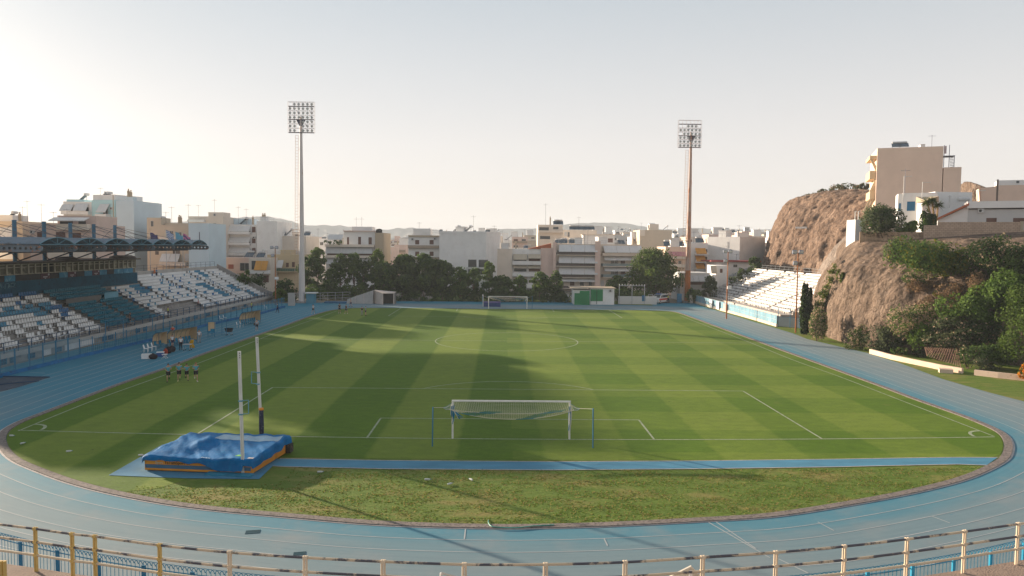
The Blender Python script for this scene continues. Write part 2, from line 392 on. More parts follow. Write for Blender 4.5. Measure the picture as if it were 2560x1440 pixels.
for y_ in (5.5, L-5.5): seg([Vector((-9.16, y_, 0)), Vector((9.16, y_, 0))])
seg([Vector((-33, L/2, 0)), Vector((33.5, L/2, 0))])
seg([Vector((9.15*math.cos(t*math.pi/40), L/2+9.15*math.sin(t*math.pi/40), 0)) for t in range(81)])
for yc, sg in ((11, 1), (L-11, -1)):
    a0 = math.asin(5.5/9.15); seg([Vector((9.15*math.cos(a0+(math.pi-2*a0)*t/24), yc+sg*9.15*math.sin(a0+(math.pi-2*a0)*t/24), 0)) for t in range(25)])
for cxx, sg in ((-31.9, 1), (32, -1)):
    seg([Vector((cxx+sg*1.3*math.cos(t*math.pi/20), 1.5+1.5*math.sin(t*math.pi/20), 0)) for t in range(11)], .2)
struct('pitch_markings', mb, white_m)
# manhole patches on the track
cov_m = M('dark_patch', (.045, .085, .105), 1.0, .15, 2, spec=.02)
for px, py, w_, lb in ((632, 1330, .62, 'faded dark square patch on the blue track in front of the landing mat'), (749, 1384, .5, 'dark square cover on the track just above the yellow railing')):
    p = G(px, py); o = MB().box((0, 0, .008), (w_*.95, w_*.62, .012), .2).build('track_cover', cov_m); o.location = p; tag(o, lb, 'cover')
mb = MB(); polyfill(mb, [G(*p) for p in [(-40, 960), (15, 941), (124, 943), (90, 955), (40, 970), (-40, 990)]], .016)
sp_ = tag(mb.build('sand_pit_cover', M('dark_mesh_cover', (.055, .075, .105), .9, .3, .6, col2=(.12, .13, .14), amt=.4)), 'dark grey sheet over the long jump pit beside the left fence', 'cover')
mb = MB(); a, b_ = G(-10, 942), G(124, 944); mb.tube([(a.x, a.y, .06), (b_.x, b_.y, .06)], .05, 6); mb.tube([G(-10, 962, .06), G(60, 955, .06), G(97, 952, .06)], .04, 6)
mb.build('edge_bar', M('navy_paint', (.02, .06, .13), .6), sp_)

def tuft_mat(name, c):
    m, n, b = nodes_mat(name, .9, .05); b.inputs['Base Color'].default_value = (*c, 1); tr = nd(n, 'ShaderNodeBsdfTranslucent'); tr.inputs['Color'].default_value = (*c, 1); ms = nd(n, 'ShaderNodeMixShader'); ms.inputs[0].default_value = .5
    n.links.new(b.outputs[0], ms.inputs[1]); n.links.new(tr.outputs[0], ms.inputs[2]); n.links.new(ms.outputs[0], n.nodes['Material Output'].inputs[0]); return m
# tufts standing up from the unmown strip by the runway
rt_ = random.Random(19); tf = MB(); ylb = lambda x: -6.35+1.4*(x/32)**2
poly_ = [(p.x, p.y) for p in OUT if p.y < 6]
def inD(x, y):
    c = False; n_ = len(OUT); j = n_-1
    for i in range(0, n_, 2):
        a, b_ = OUT[i], OUT[i-2]
        if (a.y > y) != (b_.y > y) and x < (b_.x-a.x)*(y-a.y)/(b_.y-a.y)+a.x: c = not c
    return c
cnt = 0
while cnt < 13000:
    x, y = rt_.uniform(-31, 31), rt_.uniform(-14.4, -3.5)
    if y > ylb(x) and x > -21: continue
    if x < -19 or (x < -14.5 and y > -9.6): continue
    if y > -3.6 or (-19.2 < x < -12 and y > -9.2): continue
    if mn0(x, y) < rt_.uniform(-.5, .5): continue
    if not inD(x, y): continue
    cnt += 1; tf.cm = 0 if rt_.random() < .62 else 1
    for q in range(2):
        g = rt_.random()*6.28; w = .032; h = rt_.uniform(.02, .05); ox, oy = math.cos(g), math.sin(g); lx, ly = rt_.uniform(-.08, .08), rt_.uniform(-.08, .08)
        tf.add([(x-ox*w, y-oy*w, .004), (x+ox*w, y+oy*w, .004), (x+lx, y+ly, h)], [(0, 1, 2)])
tag(tf.build('grass_tufts', [tuft_mat('tuft_green', (.150, .215, .038)), tuft_mat('tuft_dry', (.36, .28, .11))]), 'rough uncut grass between the runway and the bend', 'grass', None, 'stuff')
# ------------------------------------------------------------ left grandstand
conc = M('concrete_grey', (.30, .285, .27), .92, .18, .6, bump=.2, col2=(.19, .18, .17), amt=.4)
conc_l = M('concrete_light', (.43, .41, .39), .92, .12, .5, bump=.15, col2=(.30, .28, .26), amt=.35)
conc_d = M('concrete_dark', (.17, .165, .16), .92, .18, .6, bump=.2)
blue_p = M('blue_steel', (.030, .165, .290), .55, .15, 2)
blue_d = M('blue_steel_dark', (.022, .075, .150), .6, .15, 2)
blue_w = M('blue_wall', (.008, .080, .135), .8, .2, .8, col2=(.007, .05, .09), amt=.4)
teal_p = M('teal_rail', (.06, .26, .34), .6, .15, 1)
cream = M('cream_frame', (.50, .46, .37), .7, .12, 1)
dark = M('dark_void', (.020, .022, .025), .7, .2, 1)
rustw = M('girder_paint', (.15, .18, .21), .7, .15, .8, col2=(.30, .13, .07), amt=.42, width=.1)
seat_w = M('seat_white', (.72, .72, .72), .45, .08, .7); seat_b = M('seat_blue', (.020, .140, .330), .45, .15, .6)
seat_c = M('seat_cyan', (.055, .240, .380), .45, .15, .6); seat_v = M('seat_teal', (.010, .150, .225), .45, .15, .6)
NROW = 13; TR_, RI = .79, .416
rowx = lambda i: -50.6-TR_*i
rowz = lambda i: 1.05+RI*i
ST = thing('grandstand', 'large roofed grandstand with blue and white seats and press box along the shaded track', 'grandstand', (-55, 60, 0))
Y0, Y1 = 8.0, 113.0
mb = MB(); prof = [(-49.8, -.3), (-49.8, 1.05)]
for i in range(NROW): prof += [(rowx(i)-.0, rowz(i)), (rowx(i+1), rowz(i))] if i else [(rowx(1), rowz(0))]
prof += [(-61.0, rowz(NROW-1)), (-61.0, -.3)]
pr = [(-49.8, -.3), (-49.8, 1.05), (rowx(1), 1.05)]
for i in range(1, NROW): pr += [(rowx(i), rowz(i)), (rowx(i+1), rowz(i))]
pr += [(-61.4, rowz(NROW-1)), (-61.4, -.3)]
vs = [Vector((x, Y0, z)) for x, z in pr]+[Vector((x, Y1, z)) for x, z in pr]; k = len(pr)
mb.add(vs, [(i, i+1, k+i+1, k+i) for i in range(k-1)]+[tuple(range(k-1, -1, -1)), tuple(range(k, 2*k))])
mb.build('terrace', conc, ST)
mb = MB(); mb.b2((-49.797, Y0, .68), (-49.55, Y1, 1.12)); mb.build('deck_edge', conc_l, ST)
mb = MB(); px_ = [(-49.6, .2), (-49.6, 1.6), (-61.5, 7.75), (-61.5, .2)]
mb.prism([Vector((x, Y1+.003, z)) for x, z in px_], (0, 0, 0), (0, .4, 0)); mb.build('end_wall', conc, ST)
mb = MB(); mb.b2((-61.403, 75.4, 4), (-61.8, Y1-.1, 7.35)); mb.build('rear_parapet', conc_l, ST)
# basement openings in the front wall
rb_ = random.Random(3)
for y_, w_, h_ in [(26.8, .9, .62), (28.2, .7, .62), (31.2, 1.1, .5), (36, .9, .5), (45.5, 1.0, .62), (47.0, 1.0, .62), (54, 1.1, .55), (56, 1.0, .55), (70, 1.4, .55), (73, 1.4, .55), (78, 1.4, .55), (90, 1.4, .55), (96, 1.4, .55)]:
    mb = MB(); mb.b2((-49.797, y_-w_/2, .05), (-49.74, y_+w_/2, .05+h_)); o = mb.build('basement_window', blue_d, ST)
    mb = MB()
    for t in (0, .5, 1): mb.b2((-49.737, y_-w_/2+w_*t-.03, .05), (-49.70, y_-w_/2+w_*t+.03, .05+h_))
    mb.b2((-49.739, y_-w_/2, .3), (-49.71, y_+w_/2, .35)); mb.build('frame', blue_p, o)
mb = MB(); mb.b2((-49.797, 33.2, 0), (-49.70, 34.5, .675)); mb.b2((-49.797, 37.2, 0), (-49.69, 43, .675)); mb.build('white_panel', seat_w, ST)
# press box
PX = -59.5
mb = MB(); mb.b2((PX, 22, rowz(NROW-1)-.6), (-61.3, 74.2, 7.40)); mb.build('blue_wall', blue_w, ST)
mb = MB(); mb.b2((PX-.25, 22, 7.403), (-63, 74.1, 9.45)); mb.build('press_box_wall', M('press_inside', (.20, .18, .14), .9, .1, 1), ST)
mb = MB(); mb.b2((PX+.45, 21.8, 9.47), (-63.4, 74.5, 9.68))
for y_ in (56.5, 70.5, 72.7): mb.lathe((PX-1.0, y_, 9.682), [(1.5, 0), (1.3, .3), (.7, .5)], 10)
mb.build('press_box_roof', M('roof_felt', (.10, .085, .075), .95, .2, 1), ST)
glass = M('press_glass', (.16, .15, .12), .12, .3, .25, spec=.6, col2=(.46, .43, .33), amt=.42, width=.1)
y_ = 22.1
while y_ < 73.5:
    w_ = 1.36; y2 = y_+w_; mb = MB(); xo = PX-.24
    for t in (0, 1):      # slanted mullions
        a = Vector((PX-.02, y_+.04+t*(w_-.12), 8.16)); mb.box(((xo+PX)/2+.12, a.y, 8.8), (.10, .09, 1.29))
    mb.b2((xo+.002, y_+.085, 8.16), (xo+.18, y2-.123, 8.24)); mb.b2((xo+.002, y_+.085, 9.02), (xo+.16, y2-.123, 9.08)); mb.b2((xo+.002, y_+.085, 9.37), (xo+.18, y2-.123, 9.445))
    o = mb.build('window', cream, ST)
    mb = MB(); mb.b2((xo+.004, y_+.086, 8.242), (xo+.05, y2-.124, 9.018)); mb.b2((xo+.004, y_+.086, 9.082), (xo+.05, y2-.124, 9.368))
    mb.build('pane', dark if 49 < y_ < 52 else glass, o); y_ = y2
ban_c = M('banner_blue', (.03, .20, .34), .6, .25, .5, col2=(.16, .40, .52), amt=.4); ban_r = M('banner_claret', (.085, .03, .05), .6, .2, 1.0, col2=(.22, .12, .14), amt=.36)
ban_k = M('banner_black', (.025, .03, .035), .6, .2, 1, col2=(.10, .06, .05), amt=.36)
y_ = 30.0; seqb = [ban_c, ban_r, ban_k, ban_c, ban_r, ban_k, ban_c, ban_k, ban_k, ban_r, ban_k, ban_c, ban_r, ban_k, ban_c, ban_r, ban_c, ban_k, ban_c, ban_c, ban_r]
for i, m_ in enumerate(seqb):
    w_ = 2.0 if i not in (7, 18, 19) else 2.9
    if y_+w_ > 74.2: break
    mb = MB(); mb.b2((PX+.003, y_, 7.42), (PX+.05, y_+w_-.06, 8.13)); o = mb.build('advert_banner', m_, ST)
    if m_ is ban_r:
        mb = MB(); mb.b2((PX+.053, y_+.5, 7.62), (PX+.06, y_+1.4, 7.74)); mb.b2((PX+.053, y_+1.5, 7.85), (PX+.06, y_+1.85, 8.08)); mb.b2((PX+.053, y_+.8, 7.46), (PX+.06, y_+1.1, 7.55))
        mb.build('print', M('print_pale', (.42, .40, .42), .7), o)
    y_ += w_
# sprayed lettering on the blue wall
def stroke(mb, pts, x, r=.035):
    mb.tube([XP(p[0]/8, 580+p[1]/8, x) for p in pts], r, 5)
mb = MB()
for q in [[(-8, 1120), (14, 1035), (38, 1118)], [(62, 1096), (66, 1100)], [(72, 1112), (76, 1116)], [(98, 1140), (104, 1042), (170, 1030), (166, 1122)], [(172, 1118), (190, 1040), (214, 1105)], [(180, 1085), (206, 1082)], [(268, 1022), (214, 1034), (246, 1062), (218, 1100), (270, 1092)], [(274, 1098), (284, 1022), (306, 1020), (300, 1052), (284, 1062), (300, 1108)]]:
    stroke(mb, q, PX+.04)
mb.build('graffiti', M('spray_paint', (.16, .32, .40), .8), ST)
# roof: seven barrel vaults on perforated cantilever girders
VY0, VB, VX0, VX1 = 28.5, 6.04, -47.0, -62.5
roof_m = M('roof_sheet', (.13, .18, .23), .6, .15, .5, col2=(.10, .12, .135), amt=.4); truss_m = M('truss_blue', (.10, .22, .29), .6, .12, 1)
for k in range(7):
    ya, yb_ = VY0+VB*k+.05, VY0+VB*(k+1)-.05
    def vf(u, v): return (VX0+(VX1-VX0)*v, ya+(yb_-ya)*u, 12.0+.66*(1-(2*u-1)**2)+.028*math.sin(v*math.pi*2*52))
    mb = MB(); mb.grid(vf, 10, 208); nb = len(mb.v)
    o = mb.build('roof_vault', roof_m, ST); md = o.modifiers.new('t', 'SOLIDIFY'); md.thickness = .06
    mb = MB(); arc = [Vector((VX0+.05, ya+(yb_-ya)*t/12, 12.0+.66*(1-(2*t/12-1)**2))) for t in range(13)]
    mb.tube(arc, .055, 6); mb.tube([(VX0+.05, ya, 11.93), (VX0+.05, yb_, 11.93)], .05, 6); ym = (ya+yb_)/2
    for t in (3, 6, 9): mb.tube([(VX0+.05, ym, 11.93), arc[t]], .04, 5)
    mb.tube([(VX0+.05, ya, 11.9), (VX0+.05, ya, 12.05)], .05, 5); mb.tube([(VX0+.05, yb_, 11.9), (VX0+.05, yb_, 12.05)], .05, 5)
    mb.build('roof_truss', truss_m, ST)
def perforated(mb, y, x0, x1, zc, h, cell, r):
    nC = int(abs(x1-x0)/cell)
    for i in range(nC):
        cx_ = x0-(i+.5)*cell
        for yy in (y-.07, y+.07):
            vs = []; fs = []
            sq = [(1, 0), (1, 1), (0, 1), (-1, 1), (-1, 0), (-1, -1), (0, -1), (1, -1)]
            for a, b in sq: vs.append((cx_+a*cell/2, yy, zc+b*h/2))
            for j in range(8): g = j*math.pi/4; vs.append((cx_+r*math.cos(g), yy, zc+r*math.sin(g)))
            fs = [(j, (j+1) % 8, 8+(j+1) % 8, 8+j) for j in range(8)]
            mb.add(vs, fs if yy > y else [f[::-1] for f in fs])
        for j in range(8):
            g, g2 = j*math.pi/4, (j+1)*math.pi/4
            mb.add([(cx_+r*math.cos(g), y-.07, zc+r*math.sin(g)), (cx_+r*math.cos(g2), y-.07, zc+r*math.sin(g2)), (cx_+r*math.cos(g2), y+.07, zc+r*math.sin(g2)), (cx_+r*math.cos(g), y+.07, zc+r*math.sin(g))], [(0, 1, 2, 3)])
    mb.b2((x0, y-.13, zc+h/2), (x0-nC*cell, y+.13, zc+h/2+.05)); mb.b2((x0, y-.13, zc-h/2), (x0-nC*cell, y+.13, zc-h/2-.05))
    # rounded nose
    hd = [Vector((x0+.3*math.cos(-math.pi/2+math.pi*t/8), 0, zc+h/2*math.sin(-math.pi/2+math.pi*t/8))) for t in range(9)]
    mb.prism(hd, (0, y-.10, 0), (0, y+.10, 0))
mast_m = M('mast_blue', (.055, .15, .23), .55, .2, .6)
for k in range(8):
    yy = VY0+VB*k
    mb = MB(); perforated(mb, yy, -46.95, -60.8, 11.52, .58, .54, .155); mb.build('girder', rustw, ST)
    ym = yy+.55
    if k >= 1:
        mb = MB(); mb.tube([(-61.5, ym, 9.69), (-61.5, ym, 14.8)], .25, 12); mb.lathe((-61.5, ym, 14.8), [(.27, 0), (.27, .06), (.02, .08)], 12); o = mb.build('mast', mast_m, ST)
        mb = MB()
        for q in ((-47.8, yy, 12.0), (-54, yy, 12.2), (-66, ym, 10.5)): mb.tube([(-61.5, ym, 14.6), q], .028, 4)
        mb.tube([(-61.5, ym, 14.5), (-56, yy+3, 12.5)], .022, 4); mb.tube([(-61.5, ym, 14.5), (-56, yy-3, 12.5)], .022, 4)
        mb.build('cable', M('cable', (.12, .12, .13), .6), o)
        mb = MB(); mb.tube([(-60.9, ym-.6, 9.7), (-57.5, ym+.8, 11.2)], .09, 6); mb.tube([(-60.9, ym+.2, 9.7), (-60.9, ym-2.4, 11.2)], .05, 6); mb.build('strut', M('strut_dark', (.05, .06, .075), .6), ST)
mb = MB(); mb.b2((-53.9, VY0, 11.0), (-54.2, VY0+7*VB, 11.2)); mb.b2((-49.9, VY0, 11.03), (-50.1, VY0+7*VB, 11.18)); mb.b2((-59.9, VY0, 10.9), (-60.3, VY0+7*VB, 11.2))
mb.build('purlin', M('strut_dark', (.05, .06, .075), .6), ST)
# front railing of the deck and stair rails
def railing(name, pts, h, step, mat, rails, label, cat='railing', pr=.03, rr=.022, sub='post', parent=None):
    if parent is None:
        c = pts[0]; t = thing(name, label, cat, (c[0], c[1], c[2]))
    else: t = parent
    pts = [Vector(p) for p in pts]
    mb = MB()
    for zf in rails: mb.tube([p+Vector((0, 0, h*zf)) for p in pts], rr, 5)
    mb.build('rail', mat, t)
    for a, b in zip(pts, pts[1:]):
        n_ = max(1, round((b-a).length/step))
        for i in range(n_):
            p = a.lerp(b, i/n_); MB().tube([p, p+Vector((0, 0, h))], pr, 6).build(sub, mat, t)
    p = pts[-1]; MB().tube([p, p+Vector((0, 0, h))], pr, 6).build(sub, mat, t)
    return t
railing('deck_railing', [(-49.9, 14, 1.05), (-49.9, 112.6, 1.05)], 1.1, 2.2, blue_d, (1, .66, .33), 'dark blue three bar railing along the front edge of the roofed grandstand', pr=.05, rr=.028)
railing('rear_railing', [(-61.6, 76, 7.3), (-61.6, 112, 7.3)], 1.0, 2.4, blue_d, (1, .5), 'thin railing along the back wall of the uncovered seats')
for y_, lb in ((63.0, 'blue stair railing between the shaded blue seats and the white seats'), (85.5, 'blue stair railing among the uncovered white seats'), (97.5, 'blue stair railing near the far end of the uncovered white seats')):
    railing('stair_railing', [(rowx(.3), y_, rowz(0)), (rowx(8), y_, rowz(8)-.1)], .95, 2.2, blue_d, (1, .5), lb)
# ---- seats
def seat_mesh(name, mat, full=True):
    mb = MB()
    if full:
        prof = [(.21, .40), (.20, .44), (0, .42), (-.17, .43), (-.21, .50), (-.25, .80), (-.27, .80), (-.235, .47), (-.17, .395), (0, .38)]
        for s in (0,):
            k = len(prof); vs = []
            for j, yy in enumerate((-.215, -.12, .12, .215)):
                d = .025 if j in (0, 3) else 0
                for i, (x, z) in enumerate(prof): vs.append((x+(d if 4 <= i <= 7 else 0), yy*(1 if not 5 <= i <= 6 else .9), z+(d if i in (1, 2) else 0)))
            fs = []
            for j in range(3):
                for i in range(k): fs.append((j*k+i, j*k+(i+1) % k, (j+1)*k+(i+1) % k, (j+1)*k+i))
            fs += [tuple(range(k)), tuple(range(4*k-1, 3*k-1, -1))]; mb.add(vs, fs)
        mb.b2((-.15, -.05, .0), (-.05, .05, .385))
    else:
        mb.b2((-.21, -.215, .38), (.21, .215, .44)); mb.b2((-.27, -.205, .44), (-.215, .205, .80))
    return mb
SMESH = {}
for nm, m_ in (('w', seat_w), ('b', seat_b), ('c', seat_c)):
    o = seat_mesh('s', m_).build('seat_shell', m_); SMESH[nm] = o.data; bpy.data.objects.remove(o)
stuff = MB(); sidx = {'w': 0, 'b': 1, 'c': 2, 'v': 3}
sproto = {}
for full in (False,): sproto = seat_mesh('x', None, False)
def put_stuff(x, y, z, c):
    stuff.cm = sidx[c]; stuff.add([(v[0]+x, v[1]+y, v[2]+z) for v in sproto.v], sproto.f)
CN = {'w': 'white', 'b': 'dark blue', 'c': 'light blue'}
ORD = ['front', 'second', 'third', 'fourth', 'fifth', 'sixth', 'seventh', 'eighth', 'ninth', 'tenth', 'eleventh', 'twelfth', 'thirteenth']
rs = random.Random(11); nseat = 0
for i in range(12):
    y_ = 47.2; xr = rowx(i)-.45; run = 0; cc = 'w'; side = 'between stair gap and teal block'
    ymin = max(18, (abs(xr)-.67)*1864.8/1290-46.85-1)
    while y_ > ymin:
        if 42.9 < y_ < 44.1: y_ -= .5; side = 'on the near side of the stair gap'; continue
        if run <= 0:
            r_ = rs.random()
            if i < 3: cc, run = ('w', 9)
            elif i in (11, 10, 9): cc, run = ('c' if rs.random() < .5 else 'b', rs.randint(4, 8)) if r_ < .42 else ('w', rs.randint(2, 5))
            else: cc, run = (rs.choice('bcc'), rs.randint(2, 6)) if r_ < .34 else ('w', rs.randint(2, 7))
        run -= 1
        miss = (i < 3 and 31 < y_ < 41 and rs.random() < .72 and int(y_*.8) % 3 != 0) or rs.random() < .03
        if not miss:
            if nseat < 300:
                o = bpy.data.objects.new('stadium_seat', SMESH[cc]); COL.objects.link(o); o.location = (xr, y_, rowz(i))
                tag(o, f'{CN[cc]} plastic seat, {ORD[i]} row up, {side}', 'seat', 'seats of the nearest block under the roof'); nseat += 1
            else: put_stuff(xr, y_, rowz(i), cc)
        y_ -= .5
# VIP block (teal) and uncovered block (white)
for i in range(NROW):
    y_ = 49.2
    while y_ < 62.4:
        if not (55.2 < y_ < 56.3 and i < 8) and not (i in (7,) and y_ < 57.5): put_stuff(rowx(i)-.45, y_, rowz(i), 'v')
        y_ += .5
rs = random.Random(5)
cl = [(rs.uniform(66, 110), rs.randint(1, 11)) for _ in range(6)]
for i in range(NROW):
    y_ = 64.2
    while y_ < 111.8:
        aisle = any(a < y_+.12*i < a+1.0 for a in (73.5, 84.8, 97, 105.5))
        if not aisle and not (i < 3 and 66.5 < y_ < 80) and not (i > 9 and y_ < 74.6):
            c_ = 'w'
            for (yc, ic) in cl:
                if abs(i-ic) < 2 and abs(y_-yc) < 1.6: c_ = 'c'
            if c_ == 'w' and int((y_+i*1.7)/2.6) % 3 == 0 and 2 < i < 10 and y_ < 96 and int((y_+i*1.7)*2) % 5 < 2: c_ = 'b' if (i*7+int(y_)) % 3 == 0 else 'c'
            elif rs.random() < .03: c_ = rs.choice('bc')
            put_stuff(rowx(i)-.45, y_, rowz(i), c_)
        y_ += .48
tag(stuff.build('stadium_seats', [seat_w, seat_b, seat_c, seat_v]), 'rows of white and teal seats filling the middle and far blocks of the grandstand', 'seats', None, 'stuff')
mb = MB(); mb.b2((rowx(7)-.2, 49, rowz(7)+.05), (rowx(7)-.28, 57.3, rowz(7)+.95)); o = tag(mb.build('sponsor_board', M('board_grey', (.16, .155, .15), .7, .2, 1, col2=(.34, .20, .15), amt=.3)), 'grey sponsor board between the upper and lower blue seats', 'board')
mb = MB(); mb.b2((rowx(7)-.2, 58.2, rowz(7)+.02), (rowx(7)-.3, 61.8, rowz(7)+1.15)); mb.b2((rowx(7)-.2, 61.803, rowz(7)+.02), (rowx(7)-1.2, 61.9, rowz(7)+1.15))
tag(mb.build('light_blue_screen', M('screen_blue', (.16, .38, .50), .5, .15, .5)), 'light blue wind screen above the small group of blue seats', 'screen')
# ---- perimeter fence in front of the stand
FPX = [(-120, 976), (0, 943.5), (200, 894), (390, 850), (515, 815), (645, 787), (712, 768)]
fpts = [G(*p) for p in FPX]
FE = thing('perimeter_fence', 'long blue barred fence on a low blue wall in front of the grandstand', 'fence', fpts[0])
low = M('blue_wall_low', (.012, .140, .330), .8, .2, .7, col2=(.02, .09, .2), amt=.4)
fence_b = M('fence_bar', (.10, .26, .36), .6, .15, 1)
mb = MB(); bars = MB(); rails = MB(); fi = 0
for a, b in zip(fpts, fpts[1:]):
    d = (b-a); n_ = max(1, round(d.length/2.05)); t_ = d.normalized(); nr = Vector((-t_.y, t_.x, 0))
    mb.prism([a-nr*.1, a+nr*.1, b+nr*.1, b-nr*.1], (0, 0, 0), (0, 0, .34))
    dense = fi < 2
    for i in range(n_):
        p = a.lerp(b, i/n_); hh = 2.35 if dense else 2.0
        MB().box((p.x, p.y, .34+hh/2-.17), (.085, .085, hh-.34)).build('post', blue_p, FE)
        q = a.lerp(b, (i+1)/n_); st = .14 if dense else .34
        m_ = int((q-p).length/st)
        for j in range(1, m_):
            r_ = p.lerp(q, j/m_); bars.box((r_.x, r_.y, .3+(hh-.3)/2), (.022, .022, hh-.36))
        for zz in ((.5, hh-.12) if dense else (.45, .8, 1.2, 1.75)): rails.tube([p+Vector((0, 0, zz)), q+Vector((0, 0, zz))], .02, 4)
    fi += 1
mb.build('low_wall', low, FE); bars.build('bar', fence_b, FE); rails.build('rail', fence_b, FE)
# shallow gate frames on top of the fence
for (p0, p1, top) in (((268, 868), (312, 861), 800), ((385, 851), (412, 846), 798), ((515, 812), (548, 806), 772)):
    a, b = G(*p0), G(*p1); MBt = MB()
    for p in (a, b): MBt.tube([p+Vector((-.15, 0, .3)), p+Vector((-.15, 0, 3.1))], .05, 6)
    MBt.tube([a+Vector((-.15, 0, 3.1)), b+Vector((-.15, 0, 3.1))], .04, 6); MBt.build('gate_frame', blue_p, FE)
# ------------------------------------------------------------ right stand, cliffs, hillside
from mathutils.bvhtree import BVHTree
from mathutils import noise as mn
white_c = M('white_concrete', (.44, .41, .39), .9, .10, .7, bump=.1, col2=(.33, .28, .26), amt=.33)
bench_m = M('bench_white', (.62, .60, .585), .6, .06, .8, col2=(.44, .38, .35), amt=.27)
cream_w = M('cream_wall', (.58, .49, .42), .9, .1, .8, bump=.1, col2=(.42, .34, .28), amt=.33)
grey_steel = M('grey_steel', (.34, .36, .38), .5, .1, 1)
BX0, BT, BR, BZ0, BN = 46.9, .98, .46, 1.25, 14
RS = thing('bleachers', 'open white concrete bleachers below the brown cliff on the sunny side', 'bleachers', (52, 104, 0))
mb = MB(); pr = [(46.0, -.2), (46.0, BZ0), (BX0+BT, BZ0)]
for i in range(1, BN): pr += [(BX0+BT*i, BZ0+BR*i), (BX0+BT*(i+1), BZ0+BR*i)]
pr += [(BX0+BT*BN, -.2)]
ya, yb2 = 76.5, 133.0
vs = [Vector((x, ya, z)) for x, z in pr]+[Vector((x, yb2, z)) for x, z in pr]; k = len(pr)
mb.add(vs, [(k+i, k+i+1, i+1, i) for i in range(k-1)]+[tuple(range(k)), tuple(range(2*k-1, k-1, -1))])
mb.build('terrace', white_c, RS)
mb = MB(); mb.b2((45.75, 76.4, .85), (45.997, 95.5, 1.3)); mb.b2((45.75, 101.5, .85), (45.997, yb2, 1.3)); mb.build('deck_edge', cream_w, RS)
xe = BX0+BT*BN; ze = BZ0+BR*BN
mb = MB(); mb.prism([Vector((46.2, 0, .3)), Vector((xe+.2, 0, .3)), Vector((xe+.2, 0, ze+.75)), Vector((46.2, 0, BZ0+.75))], (0, yb2+.003, 0), (0, yb2+.4, 0)); mb.build('end_wall', M('grey_wall', (.36, .37, .40), .9, .1, .6), RS)
# darker grey stairs between the seat sections
mb = MB()
for ys in (86.5, 100.6, 111.0, 121.5):
    for i in range(BN-1): mb.b2((BX0+BT*i+.5, ys-.5, BZ0+BR*i), (BX0+BT*(i+1)-.003, ys+.5, BZ0+BR*i+.22))
mb.build('stair', M('stair_grey', (.33, .30, .29), .9, .15, 1), RS)
railing('x', [(xe-.1, 77, ze-.5), (xe-.1, 132.8, ze-.5)], 1.15, 2.6, grey_steel, (1, .5), '', parent=RS, sub='rail_post')
secs = [(77, 85.9), (87.1, 100.0), (101.2, 110.4), (111.6, 120.9), (122.1, 132.7)]
SN = ['section nearest the cypress', 'second section from the cypress', 'middle section', 'fourth section from the cypress', 'section beside the grey end wall']
for i in range(BN-1):
    for j, (s0, s1) in enumerate(secs):
        mb = MB(); x, z = BX0+BT*i+.62, BZ0+BR*i
        rr = random.Random(i*9+j)
        mb.b2((x-.22, s0, z+.36), (x+.18, s1, z+.43)); mb.b2((x+.183, s0, z+.36), (x+.235, s1, z+.72))
        for t in range(5):
            yy = s0+.3+(s1-s0-.6)*t/4; mb.b2((x-.1, yy-.05, z), (x+.1, yy+.05, z+.357))
        o = mb.build('bench', bench_m); rooted(o)
        tag(o, f'white bench, {ORD[i]} row up, {SN[j]} of the bleachers', 'bench', 'white benches of the open bleachers')
railing('bleacher_railing', [(46.1, 77, BZ0+.05), (46.1, 96, BZ0+.05)], 1.05, 1.6, grey_steel, (1, .5), 'thin grey railing before the bleachers on the cypress side of the entrance')
railing('bleacher_railing', [(46.1, 101.5, BZ0+.05), (46.1, 132.8, BZ0+.05)], 1.05, 1.6, grey_steel, (1, .5), 'thin grey railing before the bleachers on the floodlight side of the entrance')
# fence with clear panels on a low cream wall
wp = [G(1738, 758), G(1800, 776), G(1862, 793), G(1942, 817)]
FB = thing('panel_fence', 'low cream wall with clear blue panels in front of the white bleachers', 'fence', wp[0])
mb = MB(); pn = MB(); ps = MB()
pan_m = M('clear_panel', (.20, .36, .45), .25, .2, .6, col2=(.48, .50, .52), amt=.36, spec=.5)
for a, b in zip(wp, wp[1:]):
    t_ = (b-a).normalized(); nr = Vector((-t_.y, t_.x, 0))
    mb.prism([a-nr*.12, a+nr*.12, b+nr*.12, b-nr*.12], (0, 0, 0), (0, 0, .45))
    n_ = max(1, round((b-a).length/2.6))
    for i in range(n_):
        p, q = a.lerp(b, i/n_), a.lerp(b, (i+1)/n_); pp_ = MB()
        pp_.prism([p+t_*.07-nr*.02, p+t_*.07+nr*.02, q-t_*.07+nr*.02, q-t_*.07-nr*.02], (0, 0, .47), (0, 0, 1.75)); pp_.build('panel', pan_m, FB)
        MB().box((p.x, p.y, 1.15), (.07, .07, 1.39)).build('post', grey_steel, FB)
    for zz in (1.1, 1.8): ps.tube([a+Vector((0, 0, zz)), b+Vector((0, 0, zz))], .03, 5)
mb.build('low_wall', cream_w, FB); ps.build('rail', grey_steel, FB)
for px, lb in ((1781, 'white panel board leaning on the clear fence, nearer the rusty floodlight'), (1798, 'second white panel board on the clear fence beside the pink one')):
    p = G(px, 770.5 + (px-1781)*.28); o = MB().box((0, 0, .95), (.08, 1.9, 1.55)).build('panel_board', seat_w); o.location = p+Vector((-.35, 0, 0)); tag(o, lb, 'board')
p = G(1816, 780.5); o = MB().box((0, 0, .95), (.08, 1.6, 1.35)).build('panel_board', M('pink_board', (.55, .34, .33), .7, .1, 1)); o.location = p+Vector((-.35, 0, 0)); tag(o, 'pink panel board on the clear fence', 'board')
ga, gb = G(1945, 817), G(2012, 822)
GT = thing('metal_gate', 'blue framed gate with grey lower panels between the bleachers and the cypress', 'gate', ga)
mb = MB(); d = gb-ga
